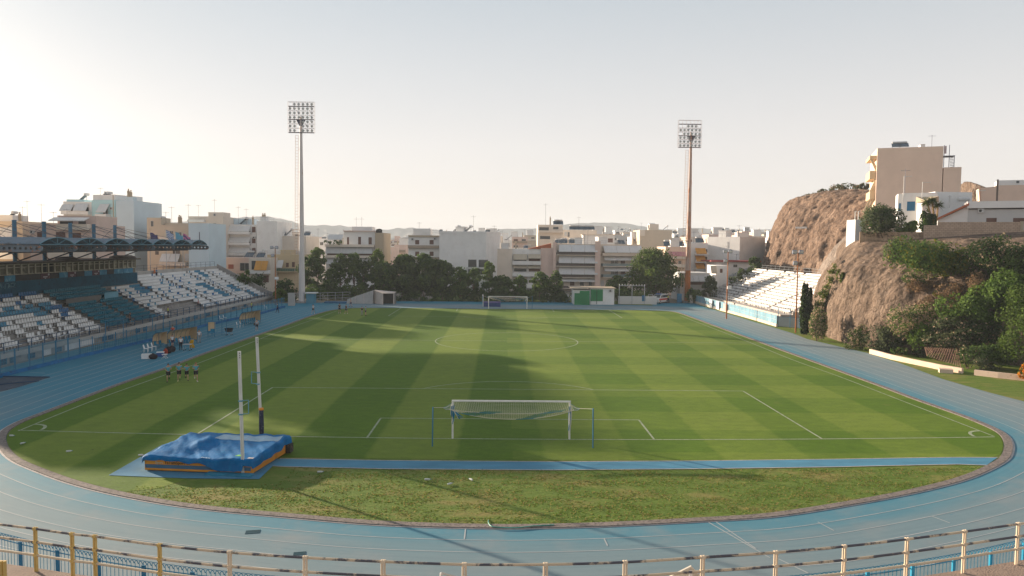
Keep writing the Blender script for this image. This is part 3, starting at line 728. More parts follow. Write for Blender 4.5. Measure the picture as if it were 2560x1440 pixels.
for t in (0, .45, .8, 1): p = ga+d*t; mb.tube([p, p+Vector((0, 0, 3.0))], .05, 6)
for zz in (1.6, 3.0): mb.tube([ga+Vector((0, 0, zz)), gb+Vector((0, 0, zz))], .035, 5)
mb.build('gate_frame', blue_p, GT)
mb = MB(); nr = Vector((-d.y, d.x, 0)).normalized(); mb.prism([ga-nr*.02, ga+nr*.02, gb+nr*.02, gb-nr*.02], (0, 0, .1), (0, 0, 1.55)); mb.build('lower_panel', grey_steel, GT)
# ---- cliffs
def rock_mat(name, c0, c1, c2):
    m, n, b = nodes_mat(name, .95, .1); g = nd(n, 'ShaderNodeNewGeometry'); pos = g.outputs['Position']
    base = ramp(n, noise(n, mapped(n, pos, (1, 1, .5)), .30, 10, .72), [(.33, c0), (.5, c1), (.66, c2)])
    base = mix(n, .75, base, ramp(n, noise(n, mapped(n, pos, (1, 1, .6)), 1.5, 7, .7), [(.28, (.55, .53, .52)), (.7, (1.3, 1.28, 1.25))]), 'MULTIPLY')
    base = mix(n, ramp(n, noise(n, pos, .75, 6, .7), [(.56, (0, 0, 0)), (.66, (.5, .5, .5))]), base, (.13, .105, .092))
    vz = nd(n, 'ShaderNodeTexVoronoi', feature='DISTANCE_TO_EDGE'); vz.inputs['Scale'].default_value = .5
    wv = nd(n, 'ShaderNodeMix', data_type='VECTOR'); wv.inputs[0].default_value = .4
    nn = nd(n, 'ShaderNodeTexNoise'); nn.inputs['Scale'].default_value = .7; nn.inputs['Detail'].default_value = 6; n.links.new(pos, nn.inputs['Vector'])
    vm = nd(n, 'ShaderNodeVectorMath', operation='MULTIPLY_ADD'); n.links.new(nn.outputs[1], vm.inputs[0]); vm.inputs[1].default_value = (3, 3, 3); n.links.new(pos, vm.inputs[2])
    n.links.new(vm.outputs[0], vz.inputs['Vector'])
    crack = ramp(n, vz.outputs['Distance'], [(.0, (.42, .40, .39)), (.05, (1, 1, 1))])
    base = mix(n, .8, base, crack, 'MULTIPLY')
    n.links.new(base, b.inputs['Base Color'])
    h = mth(n, 'ADD', noise(n, mapped(n, pos, (1, 1, .7)), .9, 9, .68), mth(n, 'MULTIPLY', vz.outputs['Distance'], .6))
    bumpn(n, b, h, 1.0, 1.0); return m
rock_m = rock_mat('rock_brown', (.100, .078, .066), (.200, .146, .112), (.310, .235, .185))
def cliff(name, cols, nu, nv, amp, plateau=20, rise=1.0, back=Vector((.35, 1, 0)), seed=0, bulge=.9, mat=None):
    base = spline([c[0] for c in cols], 8); top = spline([c[1] for c in cols], 8); K = len(base)-1
    def at(L_, u):
        f = u*K; i = min(int(f), K-1); return L_[i].lerp(L_[i+1], f-i)
    vs = []; ptsn = []
    for j in range(nv+1):
        v = j/nv*1.25
        for i in range(nu+1):
            u = i/nu; b, t = at(base, u), at(top, u)
            dv = (at(base, min(1, u+.02))-at(base, max(0, u-.02))); nr = Vector((-dv.y, dv.x, 0)).normalized()
            if nr.y > 0 and name == 'x': nr = -nr
            if v <= 1:
                h = v**(2.5 if seed == 1 else 1.9); z = b.z+(t.z-b.z)*(1-(1-v)**1.35); p = Vector((b.x+(t.x-b.x)*h, b.y+(t.y-b.y)*h, z)); am = amp*min(1, v*4+.15)
                p += nr*SGN*0
            else:
                w = (v-1)/.25; p = t+back.normalized()*plateau*w*w+Vector((0, 0, rise*w)); am = amp*.5
            q = p*.16+Vector((seed, 0, 0)); n1 = mn.noise(q); n2 = mn.noise(p*.45+Vector((9, seed, 0))); n3 = mn.noise(p*1.1); n4 = abs(mn.noise(Vector((p.x*.3, p.y*.3, p.z*.08))+Vector((seed, 3, 0))))
            rg = 1-abs(mn.noise(Vector((p.x*.55, p.y*.55, p.z*.22))+Vector((seed, 7, 0)))); st_ = mn.noise(Vector((p.x*.12, p.y*.12, p.z*1.1+p.x*.3)))
            d = (n1*.95+n2*.50+n3*.30+n4*.55+(rg-.7)*.75+st_*.22)*am
            vd = mn.voronoi(Vector((p.x*.42+seed, p.y*.42, p.z*.34))+Vector((n2, n1, 0))*.5)[0]; ve = mn.voronoi(Vector((p.x*1.1, p.y*1.1, p.z*.8+seed)))[0]
            d = d*.75+(min(.4, vd[1]-vd[0])*.45+min(.3, ve[1]-ve[0])*.28-.2)*am
            out_ = Vector((-.75, -.66, .15))
            vs.append(p+out_*d)
    mb = MB(); mb.add(vs, [(j*(nu+1)+i, j*(nu+1)+i+1, (j+1)*(nu+1)+i+1, (j+1)*(nu+1)+i) for j in range(nv) for i in range(nu)])
    mb.f = [f[::-1] for f in mb.f] if FLIP else mb.f
    o = struct(name, mb, mat or rock_m, True); return o, BVHTree.FromPolygons([Vector(v) for v in mb.v], mb.f)
SGN = 1; FLIP = False
V = Vector
near_cols = [(V((58, 84, 0)), D(2092, 655, 134)), (V((50, 74, 0)), D(2094, 668, 126)), (V((46.2, 64, 0)), D(2108, 640, 114)), (V((44.6, 54, 0)), D(2150, 612, 106)), (V((45.2, 46, 0)), D(2215, 612, 102)), (V((48, 39.5, 0)), D(2310, 606, 99)), (V((52.5, 34, 0)), D(2420, 598, 97)), (V((58, 29, 0)), D(2560, 590, 95)), (V((66, 22, 0)), D(2720, 585, 93)), (V((74, 12, 0)), D(2900, 590, 90))]
ncl, nbv = cliff('cliff', near_cols, 260, 110, .75, 30, 1.2, V((.4, 1, 0)), 1)
far_cols = [(D(2040, 700, 265), D(2060, 480, 262)), (D(1950, 720, 235), D(1985, 497, 232)), (D(1903, 730, 205), D(1976, 502, 208)), (D(1925, 745, 185), D(2000, 493, 194)), (D(2010, 740, 172), D(2070, 478, 184)), (D(2090, 730, 160), D(2170, 474, 174)), (D(2160, 700, 148), D(2235, 488, 165)), (D(2250, 680, 140), D(2330, 500, 160))]
fcl, fbv = cliff('far_cliff', far_cols, 180, 110, 1.35, 30, .5, V((.5, 1, 0)), 5, mat=rock_mat('rock_tan', (.112, .080, .064), (.225, .155, .115), (.345, .250, .190)))
rid_cols = [(D(2035, 720, 150), D(2070, 648, 150)), (D(2050, 740, 138), D(2090, 615, 140)), (D(2100, 730, 128), D(2128, 580, 132)), (D(2180, 700, 122), D(2200, 560, 126)), (D(2300, 690, 118), D(2300, 558, 122))]
rcl, rbv = cliff('rock_ridge', rid_cols, 60, 40, .6, 16, .3, V((.5, 1, 0)), 8, mat=rock_mat('rock_grey', (.16, .135, .12), (.27, .225, .195), (.36, .30, .26)))
bk_cols = [(D(2385, 560, 190), D(2395, 462, 190)), (D(2420, 560, 175), D(2425, 455, 178)), (D(2470, 560, 170), D(2470, 470, 172)), (D(2540, 560, 168), D(2540, 500, 170))]
bcl, bbv = cliff('rock_outcrop', bk_cols, 50, 24, 1.0, 14, -2, V((.5, 1, 0)), 3)
def hit(px, py, bv=None):
    d = ray(px, py); r_ = (bv or nbv).ray_cast(CAM, d.normalized())
    return r_[0] if r_[0] is not None else G(px, max(py, 640))
# ---- vegetation builder
def leaf_mat(name, c, c2, amt=.45, sc=.6):
    m, n, b = nodes_mat(name, .7, .15); g = nd(n, 'ShaderNodeNewGeometry'); pos = g.outputs['Position']
    base = mix(n, ramp(n, noise(n, pos, sc, 4, .6), [(.35, (0, 0, 0)), (.65, (1, 1, 1))]), c, c2)
    wn = nd(n, 'ShaderNodeTexWhiteNoise', noise_dimensions='3D'); sn = nd(n, 'ShaderNodeVectorMath', operation='SNAP'); sn.inputs[1].default_value = (.25, .25, .25)
    n.links.new(pos, sn.inputs[0]); n.links.new(sn.outputs[0], wn.inputs['Vector'])
    base = mix(n, .8, base, ramp(n, wn.outputs[0], [(0, (.6, .62, .6)), (1, (1.4, 1.35, 1.3))]), 'MULTIPLY')
    n.links.new(base, b.inputs['Base Color'])
    tr = nd(n, 'ShaderNodeBsdfTranslucent'); n.links.new(base, tr.inputs['Color']); ms = nd(n, 'ShaderNodeMixShader'); ms.inputs[0].default_value = .42
    n.links.new(b.outputs[0], ms.inputs[1]); n.links.new(tr.outputs[0], ms.inputs[2]); n.links.new(ms.outputs[0], n.nodes['Material Output'].inputs[0])
    return m
LM = {'green': leaf_mat('leaf_green', (.070, .135, .024), (.13, .205, .038)), 'dark': leaf_mat('leaf_dark', (.036, .070, .022), (.074, .120, .034)),
      'mid': leaf_mat('leaf_mid', (.066, .122, .028), (.112, .175, .042)), 'olive': leaf_mat('leaf_olive', (.070, .092, .046), (.115, .138, .072)), 'yellow': leaf_mat('leaf_yellow', (.16, .16, .025), (.26, .22, .03)),
      'dry': leaf_mat('leaf_dry', (.22, .135, .075), (.30, .20, .12)), 'flower': leaf_mat('petal_pale', (.42, .30, .22), (.50, .38, .26)), 'orange': leaf_mat('petal_orange', (.60, .20, .015), (.70, .28, .02)),
      'pine': leaf_mat('needle_green', (.050, .085, .016), (.085, .130, .022)), 'bright': leaf_mat('leaf_bright', (.075, .125, .022), (.12, .17, .03)), 'cyp': leaf_mat('leaf_cypress', (.012, .026, .012), (.024, .042, .016)), 'big': leaf_mat('leaf_walnut', (.052, .088, .018), (.105, .145, .026))}
bark = M('bark', (.16, .115, .08), .95, .25, 2, bump=.5, stretch=(3, 3, .5)); bark_w = M('bark_pale', (.30, .26, .22), .95, .2, 2)
def leaves(mb, lobes, n, leaf, rnd, second=.0, idx2=1, flat=0.0, inner=.55, up=.0):
    tot = sum(l[1][0]*l[1][1]+l[1][0]*l[1][2]+l[1][1]*l[1][2] for l in lobes)
    for c, r_ in lobes:
        k = max(4, int(n*(r_[0]*r_[1]+r_[0]*r_[2]+r_[1]*r_[2])/tot)); c = Vector(c)
        # a handful of sub clumps per lobe keeps the outline uneven
        cl_ = []
        for _ in range(max(3, k//45)):
            d = Vector((rnd.gauss(0, 1), rnd.gauss(0, 1), rnd.gauss(0, 1))).normalized(); cl_.append((d, rnd.uniform(.75, 1.12)))
        for _ in range(k):
            d, s_ = rnd.choice(cl_); d = (d+Vector((rnd.gauss(0, .36), rnd.gauss(0, .36), rnd.gauss(0, .36)))).normalized()
            rad = s_*(inner+(1-inner)*rnd.random()**.5)
            p = c+Vector((d.x*r_[0], d.y*r_[1], d.z*r_[2]))*rad
            nn = (d+Vector((rnd.gauss(0, .55), rnd.gauss(0, .55), rnd.gauss(0, .55)+up))).normalized()
            a = nn.orthogonal().normalized(); g = rnd.random()*6.28; a = Matrix.Rotation(g, 3, nn) @ a; b = nn.cross(a)
            L_ = leaf*rnd.uniform(.7, 1.5); w_ = L_*rnd.uniform(.45, .75)
            mb.cm = idx2 if rnd.random() < second else 0
            mb.add([p-a*L_*.5, p+b*w_*.5+nn*w_*.15, p+a*L_*.5, p-b*w_*.5+nn*w_*.15], [(0, 1, 2, 3)])
    mb.cm = 0
def shrub(name, label, cat, base, w, h, kind, n=500, leaf=.22, kind2=None, second=0, group=None, lob=4, seed=0, deep=None, stems=True, lean=V((0, 0, 0)), off=0):
    rnd = random.Random(seed+int(base.x*13+base.y*7)); t = thing(name, label, cat, base, 0, group)
    dp = deep or w*.8; lobes = []
    for i in range(lob):
        f = (i+.5)/lob-.5
        lobes.append((base+V((f*w*.75+rnd.uniform(-.1, .1)*w, rnd.uniform(-.25, .25)*dp, h*(.5+rnd.uniform(-.08, .12)+off)))+lean*rnd.random(), (w*.30*rnd.uniform(.8, 1.15), dp*.40, h*.48*rnd.uniform(.78, 1.1))))
    mb = MB(); leaves(mb, lobes, int(n*1.7), leaf*1.2, rnd, second, 1)
    mb.build('foliage', [LM[kind], LM[kind2 or kind]], t)
    if stems:
        mb = MB()
        for i in range(4): mb.tube([base+V((rnd.uniform(-.1, .1)*w, rnd.uniform(-.1, .1)*w, -.15)), lobes[i % lob][0]], [.05*max(.5, w/3), .02], 5)
        mb.build('stem', bark, t)
    return t
def pxshrub(px, py, wpx, hpx, kind, label, n=500, leaf=.22, kind2=None, second=0, bv=None, name='shrub', cat='shrub', group='shrubs on the cliff', pull=.3, lob=4, seed=0, dep=None):
    p = D(px, py, dep) if dep else hit(px, py, bv); dd = (p-CAM).dot(FW); s = dd/FOC; p = p-ray(px, py).normalized()*pull
    return shrub(name, label, cat, p-V((0, 0, .15)), wpx*s, hpx*s, kind, n, leaf, kind2, second, group, lob, seed, stems=(pull == 0), off=-.10)
pxshrub(2322, 680, 160, 92, 'mid', 'big green bush with yellow blossoms hanging below the block wall', 2600, .26, 'yellow', .10, lob=6, pull=1.0)
pxshrub(2262, 652, 80, 62, 'olive', 'grey green bush at the end of the stone retaining wall', 900, .24, lob=4, pull=.6)
pxshrub(2392, 690, 74, 84, 'bright', 'yellow green trailing bush between the two big bushes', 1100, .24, 'yellow', .3, lob=3, pull=.8)
pxshrub(2486, 682, 150, 104, 'dark', 'dark bush full of pale blossoms below the right end of the block wall', 2600, .24, 'flower', .17, lob=6, pull=1.0)
pxshrub(2560, 720, 70, 130, 'dark', 'dark green bush cut by the photo edge below the block wall', 1200, .26, lob=3, pull=.8)
pxshrub(2280, 712, 56, 36, 'mid', 'small pale blossoming bush alone on the bare rock face', 500, .2, 'flower', .35, lob=3)
pxshrub(2287, 842, 130, 96, 'mid', 'large bush thick with peach blossoms at the foot of the cliff', 2600, .2, 'flower', .42, lob=6, pull=.8)
pxshrub(2146, 872, 62, 70, 'mid', 'peach blossoming bush at the cliff foot nearest the cypress', 1100, .2, 'flower', .38, lob=3, pull=.5)
pxshrub(2222, 878, 96, 86, 'olive', 'grey green bush beside the start of the planter wall', 1500, .22, lob=4, pull=1.0)
pxshrub(2308, 860, 84, 64, 'green', 'bright green fern-like bush under the peach blossoms', 1200, .26, 'bright', .3, lob=4, pull=1.4)
pxshrub(2440, 812, 130, 96, 'mid', 'broad green bush covering the slope left of the pine', 2000, .26, 'green', .3, lob=5, pull=.8)
pxshrub(2520, 780, 120, 110, 'green', 'broad green bush on the slope above the pine', 2000, .28, 'mid', .3, lob=5, pull=.8)
pxshrub(2475, 860, 110, 70, 'dark', 'dark bush between the lattice and the pine', 1300, .24, 'flower', .12, lob=4, pull=1.2)
pxshrub(2375, 868, 130, 56, 'olive', 'low straggly bush behind the diamond lattice', 1300, .2, 'flower', .15, lob=5, pull=1.2)
pxshrub(2545, 735, 110, 70, 'mid', 'green bush against the right edge, under the dark edge bush', 1500, .26, 'green', .3, lob=4, pull=.7)
pxshrub(2462, 770, 110, 70, 'green', 'green bush in the middle of the slope, above the dark lattice bush', 1500, .26, 'mid', .3, lob=5, pull=.7)
pxshrub(2400, 835, 120, 60, 'olive', 'grey green bush straight above the diamond lattice', 1300, .22, 'flower', .12, lob=5, pull=.9)
pxshrub(2100, 706, 30, 34, 'bright', 'small grassy tuft high on the bare cliff face', 260, .2, 'dry', .2, lob=2)
pxshrub(2345, 740, 40, 22, 'yellow', 'small yellow green tuft in the middle of the dry slope', 160, .18, 'bright', .5, lob=2)
for i, (px, py, w_, h_) in enumerate([(2395, 745, 90, 50), (2450, 735, 80, 60), (2340, 785, 70, 50), (2425, 785, 80, 44), (2240, 650, 40, 40), (2300, 730, 70, 36)]):
    pxshrub(px, py, w_, h_, 'dry', ['dry brown brush in the middle of the slope', 'dry brown brush below the dark blossoming bush', 'dry brown brush above the peach blossoms', 'dry brown brush above the broad green bush', 'dry orange grass at the end of the stone wall', 'dry brown brush under the small lone bush'][i], 900, .16, 'olive', .08, name='dry_brush', cat='brush', group='dry brush on the slope', pull=.1, lob=4, seed=i)
# creeper down the cliff edge
IV = thing('creeper', 'bright green creeper hanging down the left edge of the near cliff', 'creeper', hit(2062, 770)); rnd = random.Random(4)
lo = []
for px, py, r_ in ((2082, 672, .8), (2076, 690, .9), (2068, 708, 1.0), (2060, 726, 1.1), (2052, 745, 1.1), (2050, 765, 1.0), (2046, 785, .9)):
    p = hit(px+14, py); p = p-ray(px, py)*.002; q = D(px, py, (p-CAM).dot(FW)); lo.append((q, (r_*.8, r_*.9, r_*1.1)))
mb = MB(); leaves(mb, lo, 1500, .22, rnd, .2, 1); mb.build('foliage', [LM['bright'], LM['yellow']], IV)
pxshrub(2042, 850, 46, 92, 'mid', 'peach blossoming bush squeezed between the cypress and the cliff', 1400, .2, 'flower', .42, lob=3, dep=100, pull=0)
for i, (px, py, w_, h_) in enumerate([(2030, 498, 44, 26), (2106, 480, 66, 34), (2160, 476, 40, 26), (2068, 486, 40, 20)]):
    pxshrub(px, py+4, w_, h_, 'olive', ['dry shrub at the left shoulder of the far cliff top', 'largest dry shrub on the far cliff top', 'dry shrub on the far cliff top beside the beige building', 'low dry shrub between the others on the far cliff top'][i], 500, .35, 'dry', .3, group='shrubs on the far cliff top', pull=0, dep=[196, 188, 180, 190][i], lob=3)
# cypress
def cypress(px, py, top, wpx, label):
    p = G(px, py); s = (p-CAM).dot(FW)/FOC; h = (py-top)*s; w_ = wpx*s*1.35; t = thing('cypress', label, 'tree', p); rnd = random.Random(px)
    lb = [(p+V((rnd.uniform(-.1, .1), 0, h*f)), (w_*.5*(1-abs(f-.4)**1.5*1.25)*.9, w_*.45*(1-abs(f-.4)**1.5*1.25), h*.10)) for f in (.08, .18, .28, .38, .48, .58, .68, .78, .87, .94)]
    mb = MB(); leaves(mb, lb, 6500, .24, rnd, .3, 1, up=.4); mb.build('crown', [LM['cyp'], LM['dark']], t); MB().tube([p-V((0, 0, .1)), p+V((0, 0, h*.8))], [.16, .03], 6).build('trunk', bark, t)
cypress(2010, 836, 705, 22, 'taller dark cypress standing before the white bleachers')
cypress(2022, 832, 722, 12, 'thin second tip of cypress pressed against the taller one')
# planter wall, steps, lattice
PW = [(2176, 884), (2230, 899), (2262, 906), (2352, 925), (2406, 934)]; PW2 = [(2436, 938), (2495, 945), (2560, 952), (2660, 964)]
def lowwall(pts, h, w, name, mat, label, cat='wall'):
    P_ = [G(*p) for p in pts]; mb = MB(); o_ = []
    for i, p in enumerate(P_):
        t_ = (P_[min(i+1, len(P_)-1)]-P_[max(i-1, 0)]).normalized(); nr = V((-t_.y, t_.x, 0)); o_.append((p-nr*w/2, p+nr*w/2))
    for (a, b), (c_, d_) in zip(o_, o_[1:]): mb.add([a, c_, d_, b]+[q+V((0, 0, h)) for q in (a, c_, d_, b)], [(3, 2, 1, 0), (4, 5, 6, 7), (0, 1, 5, 4), (1, 2, 6, 5), (2, 3, 7, 6), (3, 0, 4, 7)])
    return tag(mb.build(name, mat), label, cat)
plant_w = M('planter_wall', (.62, .47, .37), .9, .1, .8, bump=.15, col2=(.42, .30, .23), amt=.35)
lowwall(PW, .55, .3, 'planter_wall', plant_w, 'low cream planter wall along the foot of the cliff, with the square block')
lowwall(PW2, .55, .3, 'planter_wall', plant_w, 'low cream planter wall under the pine, cut by the photo edge')
p = G(2369, 930); o = MB().box((0, 0, .2), (1.2, .9, .42), -.4).build('wall_block', plant_w); o.location = p+V((-.5, -.5, 0)); tag(o, 'square cream block standing out from the planter wall', 'block')
LT = thing('lattice', 'brown diamond lattice netting on the planted slope', 'lattice', hit(2365, 900)); mb = MB()
c0, c1, c2, c3 = [D(x, y, dd) for x, y, dd in ((2318, 890, 80), (2402, 918, 77), (2392, 872, 80), (2312, 868, 83))]
for i in range(15):
    f = i/14
    mb.tube([c0.lerp(c1, f), c3.lerp(c2, max(0, min(1, f-.25)))], .03, 4); mb.tube([c0.lerp(c1, f), c3.lerp(c2, max(0, min(1, f+.25)))], .03, 4)
mb.build('netting', M('lattice_brown', (.22, .13, .09), .9, .15, 1), LT)
# pine at the edge, round bush, orange flowers
def tree(name, label, base, h, w, kind, n, leaf, group=None, kind2=None, second=.3, trunk=.18, clear=.28, lob=7, seed=0, bk=None, cat='tree'):
    rnd = random.Random(seed*31+7); t = thing(name, label, cat, base, 0, group); lb = []
    for i in range(lob):
        f = i/max(1, lob-1); ang = i*2.4; zc = clear+(1-clear)*(.18+.68*f); rad = (math.sin(math.pi*min(1, .22+f*.72)))*.30*w
        lb.append((base+V((math.cos(ang)*rad*rnd.uniform(.6, 1.2), math.sin(ang)*rad*.9, h*zc)), (w*rnd.uniform(.21, .33), w*rnd.uniform(.2, .3), h*(1-clear)*rnd.uniform(.15, .24))))
    mb = MB(); leaves(mb, lb, n, leaf, rnd, second, 1, inner=.35); mb.build('crown', [LM[kind], LM[kind2 or kind]], t)
    mb = MB(); mb.tube([base-V((0, 0, .2)), base+V((rnd.uniform(-.1, .1)*w, 0, h*clear)), base+V((0, 0, h*.75))], [trunk, trunk*.7, trunk*.2], 7)
    for c, r_ in lb[::2]: mb.tube([base+V((0, 0, h*clear*.85)), base.lerp(c, .6)+V((0, 0, h*.1)), c], [trunk*.5, trunk*.3, trunk*.1], 5)
    mb.build('trunk', bk or bark, t); return t
pb = G(2568, 938); tree('pine_tree', 'bushy bright green pine cut by the right edge above the planter', pb+V((.6, .8, 0)), 9.2, 6.0, 'pine', 8000, .22, kind2='green', second=.25, clear=.06, lob=11, seed=3)
b_ = G(2482, 925); shrub('round_bush', 'round dark green clipped bush behind the planter wall beside the pine', 'bush', b_+V((.5, 1.2, .2)), 4.0, 2.7, 'mid', 1800, .18, 'dark', .3, lob=4)
b_ = G(2566, 952); shrub('flower_bush', 'bright orange flowering bush at the right edge of the photo', 'bush', b_+V((-.2, -.3, 0)), 1.4, 1.7, 'orange', 500, .14, 'green', .15, lob=3)
for i, (px, py, w_, h_, kd) in enumerate([(2205, 884, 3.2, 1.3, 'olive'), (2250, 892, 2.6, 1.0, 'mid'), (2300, 896, 2.2, .8, 'dark'), (2420, 925, 3.0, 2.4, 'dark'), (2345, 905, 2.2, .6, 'green'), (2455, 930, 2.6, 1.3, 'olive')]):
    shrub('low_plant', ['spreading grey green plant just inside the start of the planter wall', 'low green plant behind the thin part of the planter wall', 'low dark plant before the diamond lattice', 'tall dark plant at the gap in the planter wall', 'creeping green plant on top of the planter wall', 'grey green plant at the foot of the round bush'][i], 'plant', G(px, py)+V((.7, 1.0, .1)), w_, h_, kd, 520, .17, 'flower', .06, 'plants behind the planter wall', lob=3, seed=i)
# small ledge wall, concrete pipe shed, sign on the far cliff
p = D(2003, 569, 186); o = MB().box((0, 0, 0), (2.6, .15, .45), -.5).build('cliff_sign', seat_w); o.location = fbv.ray_cast(CAM, ray(2003, 569).normalized())[0]-ray(2003, 569)*.6 if fbv.ray_cast(CAM, ray(2003, 569).normalized())[0] else p; tag(o, 'small white sign fixed high on the far cliff', 'sign')
# ------------------------------------------------------------ goals
gw = M('goal_white', (.72, .70, .67), .45, .08, 3, col2=(.50, .46, .42), amt=.3)
net_w = M('net_white', (.62, .58, .50), .8, .1, 3); net_b = M('net_blue', (.02, .19, .34), .8, .1, 3)
GO = thing('football_goal', 'near white football goal with blue and white net hitched up behind the crossbar', 'goal', (0, 0, 0))
for s_ in (-1, 1): MB().tube([(s_*3.72, .05, 0), (s_*3.72, .05, 2.44)], .062, 10).build('goal_post', gw, GO)
MB().tube([(-3.78, .05, 2.44), (3.78, .05, 2.44)], .062, 10).build('crossbar', gw, GO)
for x_, y_ in ((-4.83, -1.85), (4.98, -1.95)): MB().tube([(x_, y_, 0), (x_*.995, y_, 2.45)], .04, 8).build('net_pole', blue_p, GO)
def NS(u, v):
    e = 1-u*u; x = u*3.72
    if v < .55:
        t = v/.55; return V((x*(1+.03*t), .05-1.45*t, 2.42+(2.20-.22*e-2.42)*t-.10*e*math.sin(t*math.pi)))
    t = (v-.55)/.45; z0 = 2.20-.22*e
    return V((x*(1.03-.03*t), -1.40+.55*t+.12*math.sin(t*6), z0-(.12+.36*e**.7)*t))
nw, nb_ = MB(), MB()
NU, NVv = 54, 20
def isb(u, v): return v > .42 and ((u*3.72*.62+v*2.3)*.78) % 1.9 < .5
for i in range(NU+1):
    u = -1+2*i/NU
    for j in range(NVv):
        v0, v1 = j/NVv, (j+1)/NVv; m_ = nb_ if isb(u, v0) else nw; m_.tube([NS(u, v0), NS(u, v1)], .0062, 3, False)
for j in range(NVv+1):
    v = j/NVv
    for i in range(NU):
        u0, u1 = -1+2*i/NU, -1+2*(i+1)/NU; m_ = nb_ if isb(u0, v) else nw; m_.tube([NS(u0, v), NS(u1, v)], .0062 if j not in (0, 11, NVv) else .016, 3, False)
# gathered ends: side netting twisted towards the poles and bunched on the posts
for s_ in (-1, 1):
    pole = V((-4.83, -1.85, 2.42)) if s_ < 0 else V((4.98, -1.95, 2.42))
    for t in range(9):
        a = NS(s_, .1+.09*t); b = V((s_*4.25, -1.1, 2.25)); (nw if t % 3 else nb_).tube([a, a.lerp(b, .6)+V((0, 0, -.06)), b], .010, 3, False)
    nw.tube([V((s_*4.25, -1.1, 2.25)), pole], .012, 4)
rn = random.Random(2)
for s_, z0 in ((-1, .95), (1, .35)):
    bw_, bb_ = MB(), MB()
    for t in range(7):
        x_ = s_*3.72+rn.uniform(-.09, .09); pts = [V((x_, -.05+rn.uniform(-.06, .06), 2.15)), V((x_+rn.uniform(-.08, .08), rn.uniform(-.1, .1), 1.6)), V((s_*3.72+rn.uniform(-.1, .1), rn.uniform(-.08, .08), z0+rn.random()*.3))]
        (bb_ if t % 2 == 0 else bw_).tube(pts, [.05, .035, .02] if s_ < 0 else [.03, .02, .012], 5)
    bb_.cm = 0; k0 = len(bb_.f); bb_.add(bw_.v, bw_.f); bb_.m[k0:] = [1]*(len(bb_.f)-k0); bb_.build('net_bundle', [net_b, net_w], GO)
for t in range(8): nb_.tube([V((-3.6, -.5, 1.95)), V((-3.45+.06*t, -.55, 1.72-.03*t)), V((-3.3, -.5, 1.42))], .014, 3); nw.tube([V((-3.7+.05*t, -.3, 1.95)), V((-3.35, -.5, 1.45))], .012, 3)
nw.build('net', net_w, GO); hv = [MB(), MB()]
for f in nb_.f:
    k = 0 if nb_.v[f[0]][0] < 0 else 1; hv[k].add([nb_.v[i] for i in f], [tuple(range(len(f)))])
for q in hv: q.build('net_band', net_b, GO)
G2 = dup(GO, (.5, L-.05, 0), math.pi, 'far white football goal at the distant end of the pitch')
# blue landing mat and uprights behind the far goal
def mbox(name, label, cat, c, size, mat, rz=0, **k):
    o = MB().box((0, 0, size[2]/2), size, rz).build(name, mat); o.location = c; bv_ = o.modifiers.new('b', 'BEVEL'); bv_.width = min(size)*.12; bv_.segments = 2
    return tag(o, label, cat, **k)
fm = thing('landing_mat', 'dark blue foam landing mat behind the far goal', 'mat', G(1230, 767))
c_ = G(1230, 767); mb = MB(); mb.box(c_+V((0, 1.2, .42)), (3.4, 2.4, .78)); mb.build('foam', M('mat_navy', (.02, .05, .17), .6, .15, 1), fm); MB().box(c_+V((0, 1.2, .86)), (3.5, 2.5, .09)).build('cover', M('mat_purple', (.10, .08, .22), .6, .15, 1), fm)
for px, top, lb in ((1207, 736, 'white upright standing behind the left end of the far goal'),):
    p = G(px, 768); s = (p-CAM).dot(FW)/FOC; o = MB().tube([(0, 0, 0), (0, 0, (768-top)*s)], .09, 8).build('upright', gw); o.location = p; tag(o, lb, 'upright')
# ------------------------------------------------------------ pole vault landing area
A, B, C_ = G(361, 1178), G(631, 1188), G(722, 1131)
ex = (B-A); wX = ex.length; ex.normalize(); ey = (C_-B); dY = ey.length; ey.normalize()
PV = thing('landing_mat', 'big pole vault landing mat under a wrinkled blue tarpaulin with orange sides', 'mat', A)
P_ = lambda a, b, z: A+ex*a+ey*b+V((0, 0, z))
def pbox(mb, a0, a1, b0, b1, z0, z1):
    vs = [P_(a, b, z) for z in (z0, z1) for a, b in ((a0, b0), (a1, b0), (a1, b1), (a0, b1))]
    mb.add(vs, [(3, 2, 1, 0), (4, 5, 6, 7), (0, 1, 5, 4), (1, 2, 6, 5), (2, 3, 7, 6), (3, 0, 4, 7)])
orange = M('mat_orange', (.62, .24, .025), .6, .15, 1.2, col2=(.40, .15, .03), amt=.33); band_b = M('mat_band', (.045, .12, .20), .6, .2, 1.2)
mb = MB(); pbox(mb, 0, wX*.675, 0, dY*.62, .06, .70); pbox(mb, wX*.695, wX, 0, dY*.62, .06, .66); pbox(mb, 0, wX, dY*.63, dY, .06, .72); fo = mb.build('foam_block', orange, PV)
bv_ = fo.modifiers.new('b', 'BEVEL'); bv_.width = .05; bv_.segments = 2
mb = MB(); pbox(mb, .06, wX*.645, -.012, .012, .20, .40); pbox(mb, wX*.715, wX-.08, -.012, .012, .22, .42); mb.build('side_band', band_b, PV)
mb = MB(); pbox(mb, .1, wX-.1, .1, dY-.1, .004, .06); mb.build('pallet', M('pallet_dark', (.05, .04, .035), .9, .2, 1), PV)
mb = MB(); pbox(mb, wX-.0, wX+.28, dY*.90, dY*1.0, .1, .6); mb.build('side_bolster', M('bolster_dark', (.045, .04, .04), .8, .2, 2, col2=(.25, .15, .10), amt=.38), PV)
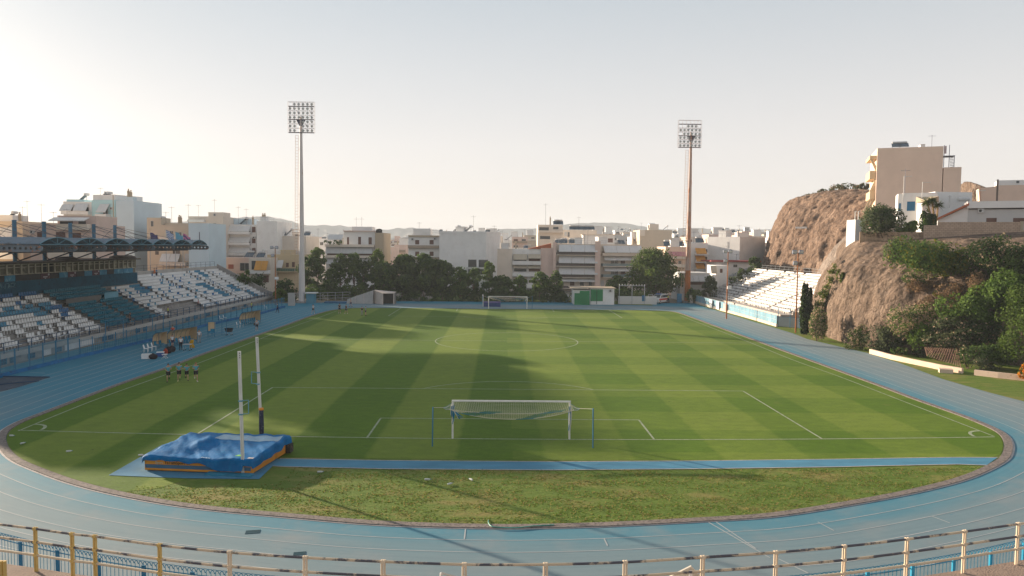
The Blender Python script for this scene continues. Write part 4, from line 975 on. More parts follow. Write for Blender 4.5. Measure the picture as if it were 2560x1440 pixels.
def cover(u, v):
    a = -.75+(wX+1.5)*u; b = -.80+(dY+1.4)*v; ca, cb = min(max(a, 0), wX), min(max(b, 0), dY)
    ov = math.hypot(a-ca, b-cb)
    z = .86+.16*(cb/dY)+.05*mn.noise(V((a*.7, b*.7, 0)))
    z -= .12*math.exp(-((ca-wX*.55)/1.6)**2-((cb-dY*.28)/1.2)**2)
    z += .16*math.exp(-((ca-wX*.30)/.45)**2)*math.exp(-((cb-dY*.55)/1.1)**2)
    fold = .06*mn.noise(V((a*1.5+b*1.3, (b-a)*.3, 3)))+.016*mn.noise(V((a*4.0+2.5*b, (b-a)*.6, 8))); z += fold*1.5
    p = V((ca, cb, z))
    if ov > 0:
        lim = .30+.22*mn.noise(V((ca*.8+4, cb*.7, 1)))
        if b < 0:   # front skirt: short on the left block, long on the right one
            lim = .19+.07*mn.noise(V((ca*1.3, 2, 0)))+.46*max(0, min(1, (ca-wX*.52)/(wX*.18)))*(1 if ca < wX*.93 else .35)+.10*math.exp(-((ca-wX*.42)/.5)**2)
        if a > wX: lim = .45+.12*mn.noise(V((0, cb*1.2, 5)))
        if a < 0: lim = .35
        dr = min(ov, lim); n_ = V((a-ca, b-cb, 0)).normalized() if ov > 1e-6 else V()
        p = V((ca, cb, z))+n_*(.09+.05*math.sin(ca*5+cb*5)+dr*.10)-V((0, 0, dr))
    return P_(p.x, p.y, p.z)
tarp = M('tarpaulin', (.003, .125, .325), .68, .22, 1.2, bump=.3, bscale=6, spec=.1, col2=(.010, .175, .385), amt=.38, width=.2)
mb = MB(); mb.grid(cover, 90, 80); mb.build('tarpaulin', tarp, PV, True)
def patch(name, mat, a0, a1, b0, b1, dz=.012):
    mb = MB(); mb.grid(lambda u, v: cover(((a0+(a1-a0)*u)*wX+.75)/(wX+1.5), ((b0+(b1-b0)*v)*dY+.80)/(dY+1.4))+V((0, 0, dz)), 24, 12); return mb.build(name, mat, PV, True)
patch('worn_strip', M('tarp_worn', (.20, .34, .46), .5, .2, 2, bump=.3, bscale=8, col2=(.30, .33, .36), amt=.4), .36, .97, .72, .93)
patch('green_print', M('print_green', (.16, .46, .06), .6, .2, 3), .80, .87, .10, .17)
patch('label_tag', M('tag_pale', (.50, .45, .43), .7, .1, 3), .945, .995, .02, .07, .03)
patch('white_print', M('print_white', (.45, .58, .66), .6, .2, 6, col2=(.02, .16, .38), amt=.5), .52, .60, .01, .045)
def lettering(txt, name, mat, at, size, rot, parent, sx=1.0, ext=.006):
    cu = bpy.data.curves.new(name, 'FONT'); cu.body = txt; cu.size = size; cu.extrude = ext; cu.resolution_u = 2
    to = bpy.data.objects.new(name, cu); COL.objects.link(to); dg = bpy.context.evaluated_depsgraph_get(); me = bpy.data.meshes.new_from_object(to.evaluated_get(dg)); bpy.data.objects.remove(to)
    me.materials.clear(); me.materials.append(mat); o = bpy.data.objects.new(name, me); COL.objects.link(o); o.parent = parent
    loc, rz = FR.get(parent.name, (V(), 0)); q = Matrix.Rotation(-rz, 4, 'Z') @ Matrix.Translation(-loc)
    o.data.transform(q @ Matrix.Translation(at) @ rot @ Matrix.Diagonal((sx, 1, 1, 1))); FR[o.name] = FR.get(parent.name); return o
rotF = Matrix((ex, V((0, 0, 1)), -ey)).transposed().to_4x4()
blk = M('print_black', (.02, .02, .022), .7)
lettering('TaTamSport Uf', 'lettering', blk, P_(wX*.19, -.02, .44), .24, rotF, PV, .95)
lettering('Sport', 'lettering', M('print_white2', (.55, .48, .38), .7), P_(wX*.105, -.02, .45), .19, rotF, PV)
# uprights for the bar
def standard(name, label, px, py, tx, ty, side, wrap, lean=0):
    p = G(px, py); d_ = (p-CAM).dot(FW); top = D(tx, ty, d_-(.25)); t = thing(name, label, 'upright', p)
    mb = MB(); ax = (top-p); n_ = 12
    prof = [(-.075, -.06), (.075, -.06), (.075, .06), (.02, .06), (.02, .035), (-.02, .035), (-.02, .06), (-.075, .06)]
    mb.add([p+V((x, -y, 0)) for x, y in prof]+[top+V((x, -y, 0)) for x, y in prof], [tuple(range(7, -1, -1)), tuple(range(8, 16))]+[(i, (i+1) % 8, 8+(i+1) % 8, 8+i) for i in range(8)]); mb.build('pole', M('upright_white', (.64, .62, .58), .45, .08, 2), t)
    mb = MB(); zb = .655*ax.length if wrap else .60*ax.length
    c = p+ax*(zb/ax.length); hh = .72
    mb.tube([c, c+V((side*.42, -.05, .05)), c+V((side*.42, -.05, -hh+.05)), c+V((0, 0, -hh))], .028, 6); mb.box(c, (.2, .2, .07)); mb.box(c-V((0, 0, hh)), (.2, .2, .07)); mb.build('bar_bracket', M('bracket_blue', (.10, .27, .36), .5, .1, 2), t)
    mb = MB()
    for q in (.1, .22, .33): mb.box(top-ax*q/ax.length*1.0+V((.04, -.0635, 0)), (.03, .004, .07))
    mb.build('scale_mark', blk, t)
    if wrap:
        mb = MB(); mb.lathe(p, [(.14, .0), (.155, .9), (.13, 1.85)], 9); mb.build('protective_wrap', M('wrap_navy', (.025, .035, .07), .8, .3, 3, col2=(.25, .25, .28), amt=.36), t)
        mb = MB(); mb.lathe(p, [(.15, 1.86), (.16, 1.95), (.11, 2.0)], 9); mb.build('wrap_band', orange, t)
    return t
s1 = standard('vault_upright', 'nearer tall white pole vault upright in front of the mat, blue base rail', 608, 1187, 598, 878, 1, False)
mb = MB(); a = G(518, 1187); b = G(630, 1192); t_ = (b-a).normalized(); nr = V((-t_.y, t_.x, 0)); mb.prism([a-nr*.22, a+nr*.22, b+nr*.22, b-nr*.22], (0, 0, .036), (0, 0, .13)); mb.build('base_rail', M('rail_blue', (.02, .19, .30), .6, .2, 2), s1)
s2 = standard('vault_upright', 'farther tall white pole vault upright behind the mat, wrapped in navy at its foot', 654, 1098, 642, 843, -1, True)
# litter on the grass
bot = M('bottle_clear', (.55, .57, .55), .3, .1, 5)
def bottle(px, py, rz, label):
    t = thing('plastic_bottle', label, 'bottle', G(px, py, .02), rz, 'bottles and cups left on the grass')
    MB().lathe((0, 0, .06), [(.03, -.16), (.05, -.14), (.05, .06), (.02, .13), (.02, .15)], 10, 'x').build('body', bot, t, False, True)
    MB().lathe((0, 0, .06), [(.024, .15), (.024, .18)], 8, 'x').build('cap', M('cap_blue', (.05, .16, .3), .5), t, False, True)
for px, py, rz, lb in ((1069, 1201, .1, 'clear bottle lying on the dry grass, leftmost of the close trio'), (1125, 1212, .7, 'clear bottle lying on the dry grass nearest the kerb'), (1177, 1201, 2.2, 'bottle lying on the dry grass, rightmost of the close trio'), (801, 1182, .2, 'bottle lying on the grass just past the runway end'), (30, 1091, .0, 'bottle lying by the left corner of the pitch'), (57, 1110, 1.2, 'white cup lying near the kerb at the left end'), (173, 1130, .5, 'white bottle lying alone on the grass left of the mat'), (353, 1140, .1, 'bottle lying on the edge of the blue landing pad')):
    bottle(px, py, rz, lb)
HS = thing('garden_hose', 'thin green garden hose lying on the kerb at the middle of the bend', 'hose', G(1222, 1307))
MB().tube(spline([G(1221, 1300, .05), G(1222, 1309, .06), G(1235, 1317, .08), G(1290, 1319, .07), G(1330, 1315, .07), G(1385, 1312, .06)], 6), .022, 6).build('tube', M('hose_green', (.06, .28, .22), .5), HS)
# ------------------------------------------------------------ dugouts, benches, kit along the left track
poly_c = M('polycarbonate', (.56, .40, .24), .35, .15, .8, col2=(.40, .30, .20), amt=.35); rib_m = M('rib_blue', (.05, .11, .16), .5)
chair_b = M('chair_blue', (.02, .22, .36), .45, .12, 2)
def dugout(label, a, b, nb, h=1.95, back=.95, face=None, panels=None, seats=True):
    t = thing('dugout', label, 'dugout', a); ax = (b-a); ln = ax.length; ax.normalize(); out = V((ax.y, -ax.x, 0))
    if out.x < 0: out = -out
    prof = [(-back*.55, .35), (-back*.62, .9), (-back*.45, 1.45), (-back*.05, h-.12), (back*.55, h)]
    pf = spline([V((x, z, 0)) for x, z in prof], 4)
    W3 = lambda s, q: a+ax*s+out*q.x+V((0, 0, q.y))
    mb = MB(); n_ = len(pf); vs = [W3(s, q) for s in (0, ln) for q in pf]; mb.add(vs, [(i, i+1, n_+i+1, n_+i) for i in range(n_-1)]); o = mb.build('roof_panel', poly_c, t); md = o.modifiers.new('t', 'SOLIDIFY'); md.thickness = .03
    mb = MB()
    for k in range(nb+1): mb.tube([W3(ln*k/nb, q+V((.02, .0, 0))) for q in pf], .028, 5)
    for q in (pf[0], pf[6], pf[11], pf[-1]): mb.tube([W3(0, q), W3(ln, q)], .024, 5)
    for s in (0, ln):
        mb.tube([W3(s, V((back*.5, 0, 0))), W3(s, V((back*.52, h, 0)))], .03, 5); mb.tube([W3(s, V((-back*.55, 0, 0))), W3(s, V((-back*.55, .4, 0)))], .03, 5); mb.tube([W3(s, V((-back*.6, .8, 0))), W3(s, V((back*.5, .8, 0)))], .02, 5)
    mb.build('frame', rib_m, t)
    mb = MB(); mb.add([W3(ln, pf[0])]+[W3(ln, q) for q in pf[1:]]+[W3(ln, V((back*.5, .35, 0)))], [tuple(range(len(pf)+1))]); o = mb.build('side_panel', poly_c, t); md = o.modifiers.new('t', 'SOLIDIFY'); md.thickness = .02
    if seats:
        k = int(ln/.55)
        for i in range(k):
            s = .3+i*(ln-.6)/max(1, k-1); c = W3(s, V((-.15, 0, 0))); m2 = MB(); ang = math.atan2(out.y, out.x); q = Matrix.Rotation(ang, 4, 'Z')
            sm = seat_mesh('s', None); m2.add([c+q @ V(v) for v in sm.v], sm.f); m2.build('seat', chair_b, t)
    return t
dugout('long dugout with amber curved roof beside the men in white shirts', G(427, 866), G(484, 855), 5)
dugout('short dark dugout with curved roof at the near end of the long one', G(390, 871), G(411, 867), 2, back=.8, h=1.85)
dugout('amber dugout with a blue bench farther along the track', G(607, 813), G(644, 806), 5)
SB = thing('shelter', 'narrow blue framed shelter with one amber panel between the dugouts', 'shelter', G(520, 841)); a = G(520, 841); mb = MB()
for dx, dy in ((0, 0), (1.0, -.3), (2.1, .9), (1.3, 1.4)): mb.tube([a+V((dx, dy, 0)), a+V((dx, dy, 1.95))], .035, 5)
mb.tube([a+V((0, 0, 1.95)), a+V((1.0, -.3, 1.95)), a+V((2.1, .9, 1.95)), a+V((1.3, 1.4, 1.95)), a+V((0, 0, 1.95))], .03, 5); mb.tube([a+V((1.0, -.3, .5)), a+V((2.1, .9, .5))], .03, 5); mb.build('frame', blue_p, SB)
mb = MB(); mb.add([a+V((-.05, .05, .7)), a+V((.7, .6, .7)), a+V((.75, .6, 1.85)), a+V((-.05, .05, 1.85))], [(0, 1, 2, 3)]); o = mb.build('back_panel', poly_c, SB); o.modifiers.new('t', 'SOLIDIFY').thickness = .03
mb = MB(); mb.box(a+V((.5, .1, .5)), (.9, .45, .08), .3); mb.box(a+V((.3, .3, .75)), (.9, .06, .45), .3); mb.box(a+V((.5, .1, .24)), (.08, .08, .44)); mb.build('seat', chair_b, SB)
def chairs(px, py, n, dx, label_f, m1, m2):
    for i in range(n):
        p = G(px+dx*i, py-(dx*.55)*i*.5); t = thing('plastic_chair', label_f[i], 'chair', p, .2, 'loose plastic chairs by the dugouts')
        mb = MB(); mb.b2((-.2, -.22, .42), (.22, .22, .47)); mb.build('seat', m1, t, False, True)
        mb = MB(); mb.add([(-.2, -.21, .47), (-.2, .21, .47), (-.29, .19, .86), (-.29, -.19, .86), (-.16, -.21, .47), (-.16, .21, .47), (-.25, .19, .86), (-.25, -.19, .86)], [(0, 1, 2, 3), (7, 6, 5, 4), (0, 4, 5, 1), (1, 5, 6, 2), (2, 6, 7, 3), (3, 7, 4, 0)]); mb.build('backrest', m2, t, False, True)
        for sx_ in (-.17, .19):
            for sy_ in (-.19, .19): MB().tube([(sx_*1.1, sy_*1.1, 0), (sx_, sy_, .42)], .018, 5).build('leg', seat_w, t, False, True)
chairs(365, 881, 3, 10, ['white and blue chair nearest the white cool box', 'white and blue chair in the middle of the row by the short dugout', 'white and blue chair nearest the short dugout'], seat_w, seat_w)
chairs(553, 803, 2, 9, ['white chair with blue side against the fence, left of the pair', 'white chair with blue side against the fence, right of the pair'], seat_w, seat_w)
chairs(596, 820, 2, 8, ['white and blue chair left of the far amber dugout', 'white and blue chair touching the far amber dugout'], chair_b, seat_w)
chairs(664, 773, 1, 8, ['lone white chair by the fence near the hi-vis steward'], seat_w, seat_w)
CB = thing('cool_box', 'white cool box standing on the blue track left of the black bag', 'cool box', G(367, 897), .25)
MB().box((0, 0, .24), (.95, .5, .44)).build('body', seat_w, CB, False, True); MB().box((0, 0, .49), (.98, .53, .07)).build('lid', gw, CB, False, True); MB().tube([(-.5, 0, .42), (-.56, 0, .30), (-.5, 0, .2)], .02, 5).build('handle', gw, CB, False, True)
CB2 = thing('cool_box', 'blue cool box with a white lid behind the black bag', 'cool box', G(401, 891), .25)
MB().box((0, 0, .22), (.7, .45, .42)).build('body', M('box_blue', (.02, .08, .26), .5), CB2, False, True); MB().box((0, 0, .46), (.74, .49, .08)).build('lid', seat_w, CB2, False, True)
def bag(px, py, w, h, m_, label):
    p = G(px, py); t = thing('kit_bag', label, 'bag', p, .2, 'kit bags beside the dugout')
    MB().grid(lambda u, v: (w/2*math.cos(u*6.2832)*max(0, math.sin(v*3.1416))**.6, w*.3*math.sin(u*6.2832)*max(0, math.sin(v*3.1416))**.6, h*.5*(1-math.cos(v*3.1416))*(1+.12*math.sin(u*12+v*5))), 14, 8).build('body', m_, t, True, True)
    MB().tube([(-w*.25, 0, h*.9), (0, 0, h*1.2), (w*.25, 0, h*.9)], .02, 5).build('handle', M('strap_black', (.02, .02, .02), .8), t, False, True)
kb = M('bag_black', (.022, .018, .022), .8, .3, 4, col2=(.12, .03, .03), amt=.36); kr = M('bag_red', (.36, .05, .025), .7, .3, 4, col2=(.05, .03, .03), amt=.4)
for a in ((383, 898, .9, .55, kb, 'black kit bag beside the white cool box'), (414, 889, .5, .75, kr, 'red kit bag at the near end of the pile of bags'), (421, 884, .75, .7, kb, 'dark kit bag in the middle of the pile of bags'), (430, 880, .8, .65, kb, 'dark kit bag at the far end of the pile, by the man in white')): bag(*a)
ST2 = thing('folding_stool', 'white folding stool in front of the red kit bag', 'stool', G(412, 896)); mb = MB(); p = G(412, 896)
for s_ in (-1, 1):
    mb.tube([p+V((-.25, s_*.2, 0)), p+V((.2, s_*.2, .42))], .02, 5); mb.tube([p+V((.25, s_*.2, 0)), p+V((-.2, s_*.2, .42))], .02, 5)
mb.build('frame', gw, ST2); MB().box(p+V((0, 0, .44)), (.45, .45, .04)).build('seat', seat_w, ST2)
def cart(px, py, label, dark_):
    p = G(px, py); t = thing('equipment_cart', label, 'cart', p); m_ = M('cart_black', (.03, .03, .035), .6) if dark_ else grey_steel; mb = MB()
    top = [p+V((x, y, .95)) for x, y in ((-.5, -.35), (.5, -.35), (.45, .35), (-.45, .35))]; bo = [p+V((x, y, .45)) for x, y in ((-.35, -.28), (.35, -.28), (.32, .28), (-.32, .28))]
    if dark_: mb.add(top+bo, [(0, 1, 5, 4), (1, 2, 6, 5), (2, 3, 7, 6), (3, 0, 4, 7), (7, 6, 5, 4)])
    else: mb.add([q+V((0, 0, -.22)) for q in top]+[q+V((0, 0, -.26)) for q in top], [(0, 1, 2, 3), (7, 6, 5, 4), (0, 4, 5, 1), (1, 5, 6, 2), (2, 6, 7, 3), (3, 7, 4, 0)])
    mb.build('basket' if dark_ else 'table_top', m_, t); mb = MB()
    for i in range(4): mb.tube([bo[i], p+V(((-.3, .3, .3, -.3)[i]*1.1, (-.25, -.25, .25, .25)[i], .06))], .02, 5)
    if dark_: mb.tube([top[0]+V((-.1, 0, .05)), top[3]+V((-.1, 0, .05))], .025, 5)
    mb.build('leg_frame', grey_steel, t)
    for i in range(4): MB().lathe(p+V(((-.3, .3, .3, -.3)[i]*1.1, (-.25, -.25, .25, .25)[i], .06)), [(.06, -.02), (.06, .02)], 10, 'y').build('wheel', blk, t)
cart(573, 838, 'black basket cart standing alone on the track between the dugouts', True)
cart(469, 876, 'small grey table in front of the long dugout', False)
TW = MB(); p = G(479, 873); TW.grid(lambda u, v: p+V(((u-.5)*.45*(1.2-v*.6)+.06*math.sin(v*9), .05*math.sin(u*9), .15+v*.95)), 8, 10); o = TW.build('yellow_towel', M('towel_yellow', (.55, .30, .02), .9, .15, 3), None, True); rooted(o); o.modifiers.new('t', 'SOLIDIFY').thickness = .06; tag(o, 'yellow towel hanging from the small grey table', 'towel')
# ------------------------------------------------------------ floodlights
steel_w = M('mast_paint', (.58, .54, .53), .6, .12, .35, col2=(.27, .15, .09), amt=.33, width=.12, stretch=(1.5, 1.5, .4)); steel_r = M('mast_rusty', (.40, .30, .26), .7, .2, .35, col2=(.33, .115, .04), amt=.45, width=.16, stretch=(1.5, 1.5, .4)); rust_m = M('rust_heavy', (.33, .115, .035), .85, .3, .8, col2=(.40, .30, .26), amt=.36, stretch=(1.5, 1.5, .5))
lad_m = M('ladder_rust', (.50, .34, .24), .7, .15, 1); bell = M('lamp_shell', (.17, .185, .235), .4, .15, 2); lens = M('lamp_glass', (.62, .62, .64), .15, .1, 2, spec=.6); fr_m = M('lamp_rack', (.55, .45, .42), .6, .1, 1); rackd = M('rack_beam', (.07, .075, .12), .5)
def floodmast(px, py, topy, rows, cols, fx0, fx1, fy0, fy1, mat, label, missing, rust, lad=-1):
    p = G(px, py); dep = (p-CAM).dot(FW); s = dep/FOC; H = YP(px, fy1, p.y).z; t = thing('floodlight_mast', label, 'floodlight', p)
    zb = H; mb = MB(); n = 8
    MB().tube([p, p+V((0, 0, zb*.34)), p+V((0, 0, zb*.67)), p+V((0, 0, zb+3.2))], [.68, .54, .42, .24], 8).build('mast', mat, t)
    if rust: MB().tube([p+V((0, 0, .02)), p+V((0, 0, 7.2))], [.70, .61], 8).build('rusted_base', rust_m, t)
    MB().lathe(p, [(1.2, 0), (1.2, .25), (.8, .35)], 8).build('footing', conc, t)
    # ladder with hoops
    mb = MB(); lx = -1.15
    for q in (-.3, .3): mb.tube([p+V((lx+q, -.1, 2)), p+V((lx*.72+q, -.1, zb-.6))], .035, 4)
    z = 2.2
    while z < zb-.6:
        f = lx*(1-.28*z/zb); mb.tube([p+V((f-.3, -.1, z)), p+V((f+.3, -.1, z))], .03, 4); z += .62
    z = 4
    while z < zb-1: f = lx*(1-.28*z/zb); mb.tube([p+V((f+.3, -.1, z)), p+V((-.1, -.1, z))], .03, 4); z += 4.6
    mb.build('ladder', lad_m, t)
    zp = zb*.40; mb = MB(); mb.box(p+V((-1.0, -.1, zp)), (1.5, 1.0, .08))
    for q in ((-1.7, -.55), (-.3, -.55), (-1.7, .35), (-.3, .35)): mb.tube([p+V((q[0], q[1], zp)), p+V((q[0], q[1], zp+1.1))], .03, 4)
    for zz in (.55, 1.1): mb.tube([p+V((-1.7, -.55, zp+zz)), p+V((-.3, -.55, zp+zz))], .03, 4); mb.tube([p+V((-1.7, -.55, zp+zz)), p+V((-1.7, .35, zp+zz))], .03, 4)
    mb.build('platform', lad_m, t)
    # lamp rack
    yy = p.y-.5; c0 = YP(fx0, fy1, yy); c1 = YP(fx1, fy1, yy); c2 = YP(fx0, fy0, yy); z0, z1 = (c0.z+c1.z)/2, c2.z; x0, x1 = c0.x, c1.x
    yaw_ = math.atan2(-p.x*.35, 60); mb = MB(); Hh = z1-z0; rowh = Hh/rows; colw = (x1-x0)/cols
    for r_ in range(rows+1): mb.tube([(x0, yy, z0+r_*rowh), (x1, yy, z0+r_*rowh)], .035, 4); mb.tube([(x0, yy+.8, z0+r_*rowh), (x1, yy+.8, z0+r_*rowh)], .03, 4)
    for c in range(cols+1): mb.tube([(x0+c*colw, yy, z0), (x0+c*colw, yy, z1)], .03, 4)
    for c in (0, cols): mb.tube([(x0+c*colw, yy+.8, z0), (x0+c*colw, yy+.8, z1)], .03, 4)
    mb.build('lamp_rack', fr_m, t); mb = MB()
    for r_ in (0, rows//2, rows-1): mb.box(((x0+x1)/2, yy+.3, z0+r_*rowh), (x1-x0-.1, .16, .2))
    mb.prism([V((p.x-1.0, 0, z0+rows//2*rowh)), V((p.x+1.0, 0, z0+rows//2*rowh)), V((p.x+.25, 0, z0+rows//2*rowh-1.3)), V((p.x-.25, 0, z0+rows//2*rowh-1.3))], (0, yy+.32, 0), (0, yy+.42, 0)); mb.build('cross_beam', rackd, t)
    rr = random.Random(px)
    for r_ in range(rows):
        for c in range(cols):
            if (r_, c) in missing: continue
            q = V((x0+(c+.5)*colw, yy-.05, z0+(r_+.45)*rowh)); aim = (V((rr.uniform(-25, 25), rr.uniform(20, 70), 0))-q).normalized(); rot = aim.to_track_quat('Z', 'Y').to_matrix()
            mb = MB(); mb.lathe((0, 0, 0), [(.10, -.42), (.16, -.36), (.17, -.12), (.27, .02), (.29, .10)], 10); mb.v = [tuple(q+rot @ V(v)) for v in mb.v]; lo_ = mb.build('lamp', bell, t)
            mb = MB(); mb.lathe((0, 0, 0), [(.26, .102), (.20, .125)], 10); mb.v = [tuple(q+rot @ V(v)) for v in mb.v]; mb.build('glass', lens, lo_)
    return t
floodmast(755, 757, 253, 7, 6, 720, 785, 254, 331, steel_w, 'tall pale floodlight mast left of the trees, full rack of lamps', {(6, 0), (0, 2), (1, 2), (2, 2)}, False)
floodmast(1718, 756, 299, 7, 6, 1696, 1753, 300, 368, steel_r, 'tall rusty floodlight mast beside the bleachers, top row of lamps missing', {(6, c) for c in range(6)} | {(5, 0), (5, 1), (5, 5), (3, 0), (2, 3)}, True)
def lamppost(px, py, ty, label, n=3, dep=None, sp=False):
    p = G(px, py); s = (p-CAM).dot(FW)/FOC; h = YP(px, ty, p.y).z; t = thing('lamp_post', label, 'lamp post', p)
    MB().tube([p, p+V((0, 0, h*.55)), p+V((0, 0, h))], [.13, .10, .08], 8).build('pole', rust_m, t)
    mb = MB(); mb.tube([p+V((-.7, 0, h)), p+V((.5, 0, h))], .05, 5); mb.tube([p+V((-.5, 0, h-1.6)), p+V((.1, 0, h-1.6))], .05, 5); mb.build('cross_arm', rackd, t)
    for i, (dx, dz) in enumerate(((-.6, .1), (.35, .1), (-.45, -1.5))[:n]):
        mb = MB(); mb.box((0, 0, 0), (.6, .35, .5), 0, Matrix.Rotation(.5, 3, 'X')); mb.v = [tuple(V(v)+p+V((dx, -.2, h+dz))) for v in mb.v]; o = mb.build('lamp', bell, t)
        mb = MB(); mb.box((0, -.19, 0), (.5, .03, .42), 0, Matrix.Rotation(.5, 3, 'X')); mb.v = [tuple(V(v)+p+V((dx, -.2, h+dz))) for v in mb.v]; mb.build('glass', lens, o)
    if sp: MB().box(p+V((.3, -.1, h*.47)), (.7, .4, .5)).build('loudspeaker', seat_w, t)
lamppost(689, 762, 620, 'thin rusty lamp post between the uncovered seats and the left floodlight', 3, sp=True)
lamppost(1816, 797, 630, 'thin rusty lamp post in front of the bleachers, farther from the cliff', 3, sp=True)
lamppost(1989, 832, 632, 'tall rusty lamp post beside the cypress', 3)
# ------------------------------------------------------------ people
skin = M('skin', (.46, .27, .19), .6, .06, 8); hair_d = M('hair_dark', (.03, .022, .018), .7); hair_f = M('hair_fair', (.30, .13, .05), .7)
PQ = []
def skinned(name, verts, edges, radii, mat, parent, sub=1):
    me = bpy.data.meshes.new(name); bm = bmesh.new(); ly = bm.verts.layers.skin.new()
    bv = [bm.verts.new(v) for v in verts]
    for a_, b_ in edges: bm.edges.new((bv[a_], bv[b_]))
    for i, r_ in enumerate(radii):
        bv[i][ly].radius = (r_[0], r_[1]) if isinstance(r_, tuple) else (r_, r_); bv[i][ly].use_root = (i == 0)
    bm.to_mesh(me); bm.free(); o = bpy.data.objects.new(name, me); COL.objects.link(o)
    md = o.modifiers.new('s', 'SKIN'); md.use_smooth_shade = True; md.branch_smoothing = .6
    sb = o.modifiers.new('d', 'SUBSURF'); sb.levels = sb.render_levels = sub
    o.parent = parent; FR[o.name] = FR.get(parent.name); PQ.append((o, mat)); return o
def person(px, py, headpy, face, pose, label, shirt, legs, long_legs=False, shoes=None, hair=None, top=True, sleeves=False, base=None, h=None, ph=0.0, shirtless=False, lead=1):
    p = base if base is not None else G(px, py); s = (p-CAM).dot(FW)/FOC
    H = h or max(1.6, min(1.88, (py-headpy)*s)); t = thing('person', label, 'person', p, face, 'people around the track' if pose != 'run' else 'four runners in light blue shirts')
    k = H/1.78; run = pose == 'run'; sit = pose == 'sit'
    # local frame: +y is where the person faces, x to the person's right
    J = {'pel': V((0, 0, .95)), 'spine': V((0, 0, 1.15)), 'chest': V((0, .02, 1.36)), 'neck': V((0, .02, 1.50)), 'head': V((0, .05, 1.62)), 'crown': V((0, .04, 1.73))}
    st = {'stand': .06, 'walk': .28, 'run': .36, 'sit': 0, 'bend': .1}[pose]
    for sd, nm in ((-1, 'l'), (1, 'r')):
        ld = lead*sd
        J['hip'+nm] = V((sd*.095, 0, .92))
        if run:
            if ld > 0: kn, an = V((sd*.10, .16, .50)), V((sd*.10, .06, .10))
            else: kn, an = V((sd*.09, .02, .50)), V((sd*.09, -.38, .40))
        elif sit: kn, an = V((sd*.13, .42, .92)), V((sd*.13, .40, .48))
        else:
            off = st*ld; kn, an = V((sd*.11, off*.5+.03, .50)), V((sd*(.12 if pose != 'stand' else .14), off*.9, .09))
        J['knee'+nm] = kn; J['ank'+nm] = an; J['toe'+nm] = an+V((sd*.03, .15, -.05)) if not (run and ld < 0) else an+V((0, -.02, -.15))
        sh = V((sd*.19, .01, 1.44)); J['sh'+nm] = sh
        if run: el, wr = sh+V((sd*.06, -.10*-ld*-1 if ld > 0 else .02, -.27)), sh+V((sd*-.02, .20 if ld < 0 else .06, -.22 if ld < 0 else -.34))
        elif sit: el, wr = sh+V((sd*.06, .10, -.26)), sh+V((sd*-.02, .32, -.36))
        elif pose == 'bend' or pose == 'hips': el, wr = sh+V((sd*.12, -.05, -.26)), sh+V((sd*.0, .06, -.44))
        else: el, wr = sh+V((sd*.06, -.03+st*-ld*.25, -.28)), sh+V((sd*.08, .05+st*-ld*.6, -.52))
        J['el'+nm] = el; J['wr'+nm] = wr
    if sit:
        for a in J: J[a] = J[a]-V((0, 0, .47))
    if run:
        for a in ('spine', 'chest', 'neck', 'head', 'crown', 'shl', 'shr', 'ell', 'elr', 'wrl', 'wrr'): J[a] = J[a]+V((0, (J[a].z-.95)*.12, 0))
    J = {a: q*k for a, q in J.items()}
    vs, es, rs_ = [], [], []
    def vtx(q, r_, par=None):
        vs.append(tuple(q)); rs_.append(tuple(x*k for x in r_) if isinstance(r_, tuple) else r_*k)
        if par is not None: es.append((par, len(vs)-1))
        return len(vs)-1
    pe = vtx(J['pel'], (.135, .10)); sp_ = vtx(J['spine'], (.13, .095), pe); ch = vtx(J['chest'], (.155, .105), sp_); ne = vtx(J['neck'], .058, ch); he = vtx(J['head'], (.075, .088), ne); vtx(J['crown'], .068, he)
    vtx(J['head']+V((0, .105, -.01))*k, .014, he)
    for sd in (-1, 1): vtx(J['head']+V((sd*.085, 0, 0))*k, .013, he)
    for sd, nm in ((-1, 'l'), (1, 'r')):
        hp = vtx(J['hip'+nm], .088, pe); kn = vtx(J['knee'+nm], .056, hp); cf = vtx(J['knee'+nm].lerp(J['ank'+nm], .35)+V((0, -.012, 0)), .054, kn); an = vtx(J['ank'+nm], .035, cf); vtx(J['toe'+nm], .030, an)
        sh = vtx(J['sh'+nm], .056, ch); el = vtx(J['el'+nm], .040, sh); wr = vtx(J['wr'+nm], .027, el)
        d = (J['wr'+nm]-J['el'+nm]).normalized(); side = V((0, 1, 0)) if abs(d.y) < .7 else V((0, 0, 1)); side = (side-d*side.dot(d)).normalized(); nor = d.cross(side)*(-sd)
        pa = vtx(J['wr'+nm]+d*.055*k, (.036, .022), wr)
        for f, ln in ((-.026, .062), (-.009, .072), (.009, .07), (.026, .055)):
            q = J['wr'+nm]+d*.095*k+side*f*k; a = vtx(q, .009, pa); q2 = q+(d*.75+nor*.4).normalized()*ln*.55*k; b = vtx(q2, .008, a); vtx(q2+(d*.3+nor*.9).normalized()*ln*.45*k, .007, b)
        q = J['wr'+nm]+d*.05*k+side*.045*k; a = vtx(q, .010, pa); vtx(q+(d+side*.5+nor*.3).normalized()*.045*k, .008, a)
    body = skinned('body', vs, es, rs_, skin, t)
    def cloth(name, chain, mat):
        v2, e2, r2 = [], [], []
        for q, r_, par in chain:
            v2.append(tuple(q)); r2.append(tuple(x*k for x in r_) if isinstance(r_, tuple) else r_*k)
            if par is not None: e2.append((par, len(v2)-1))
        skinned(name, v2, e2, r2, mat, t)
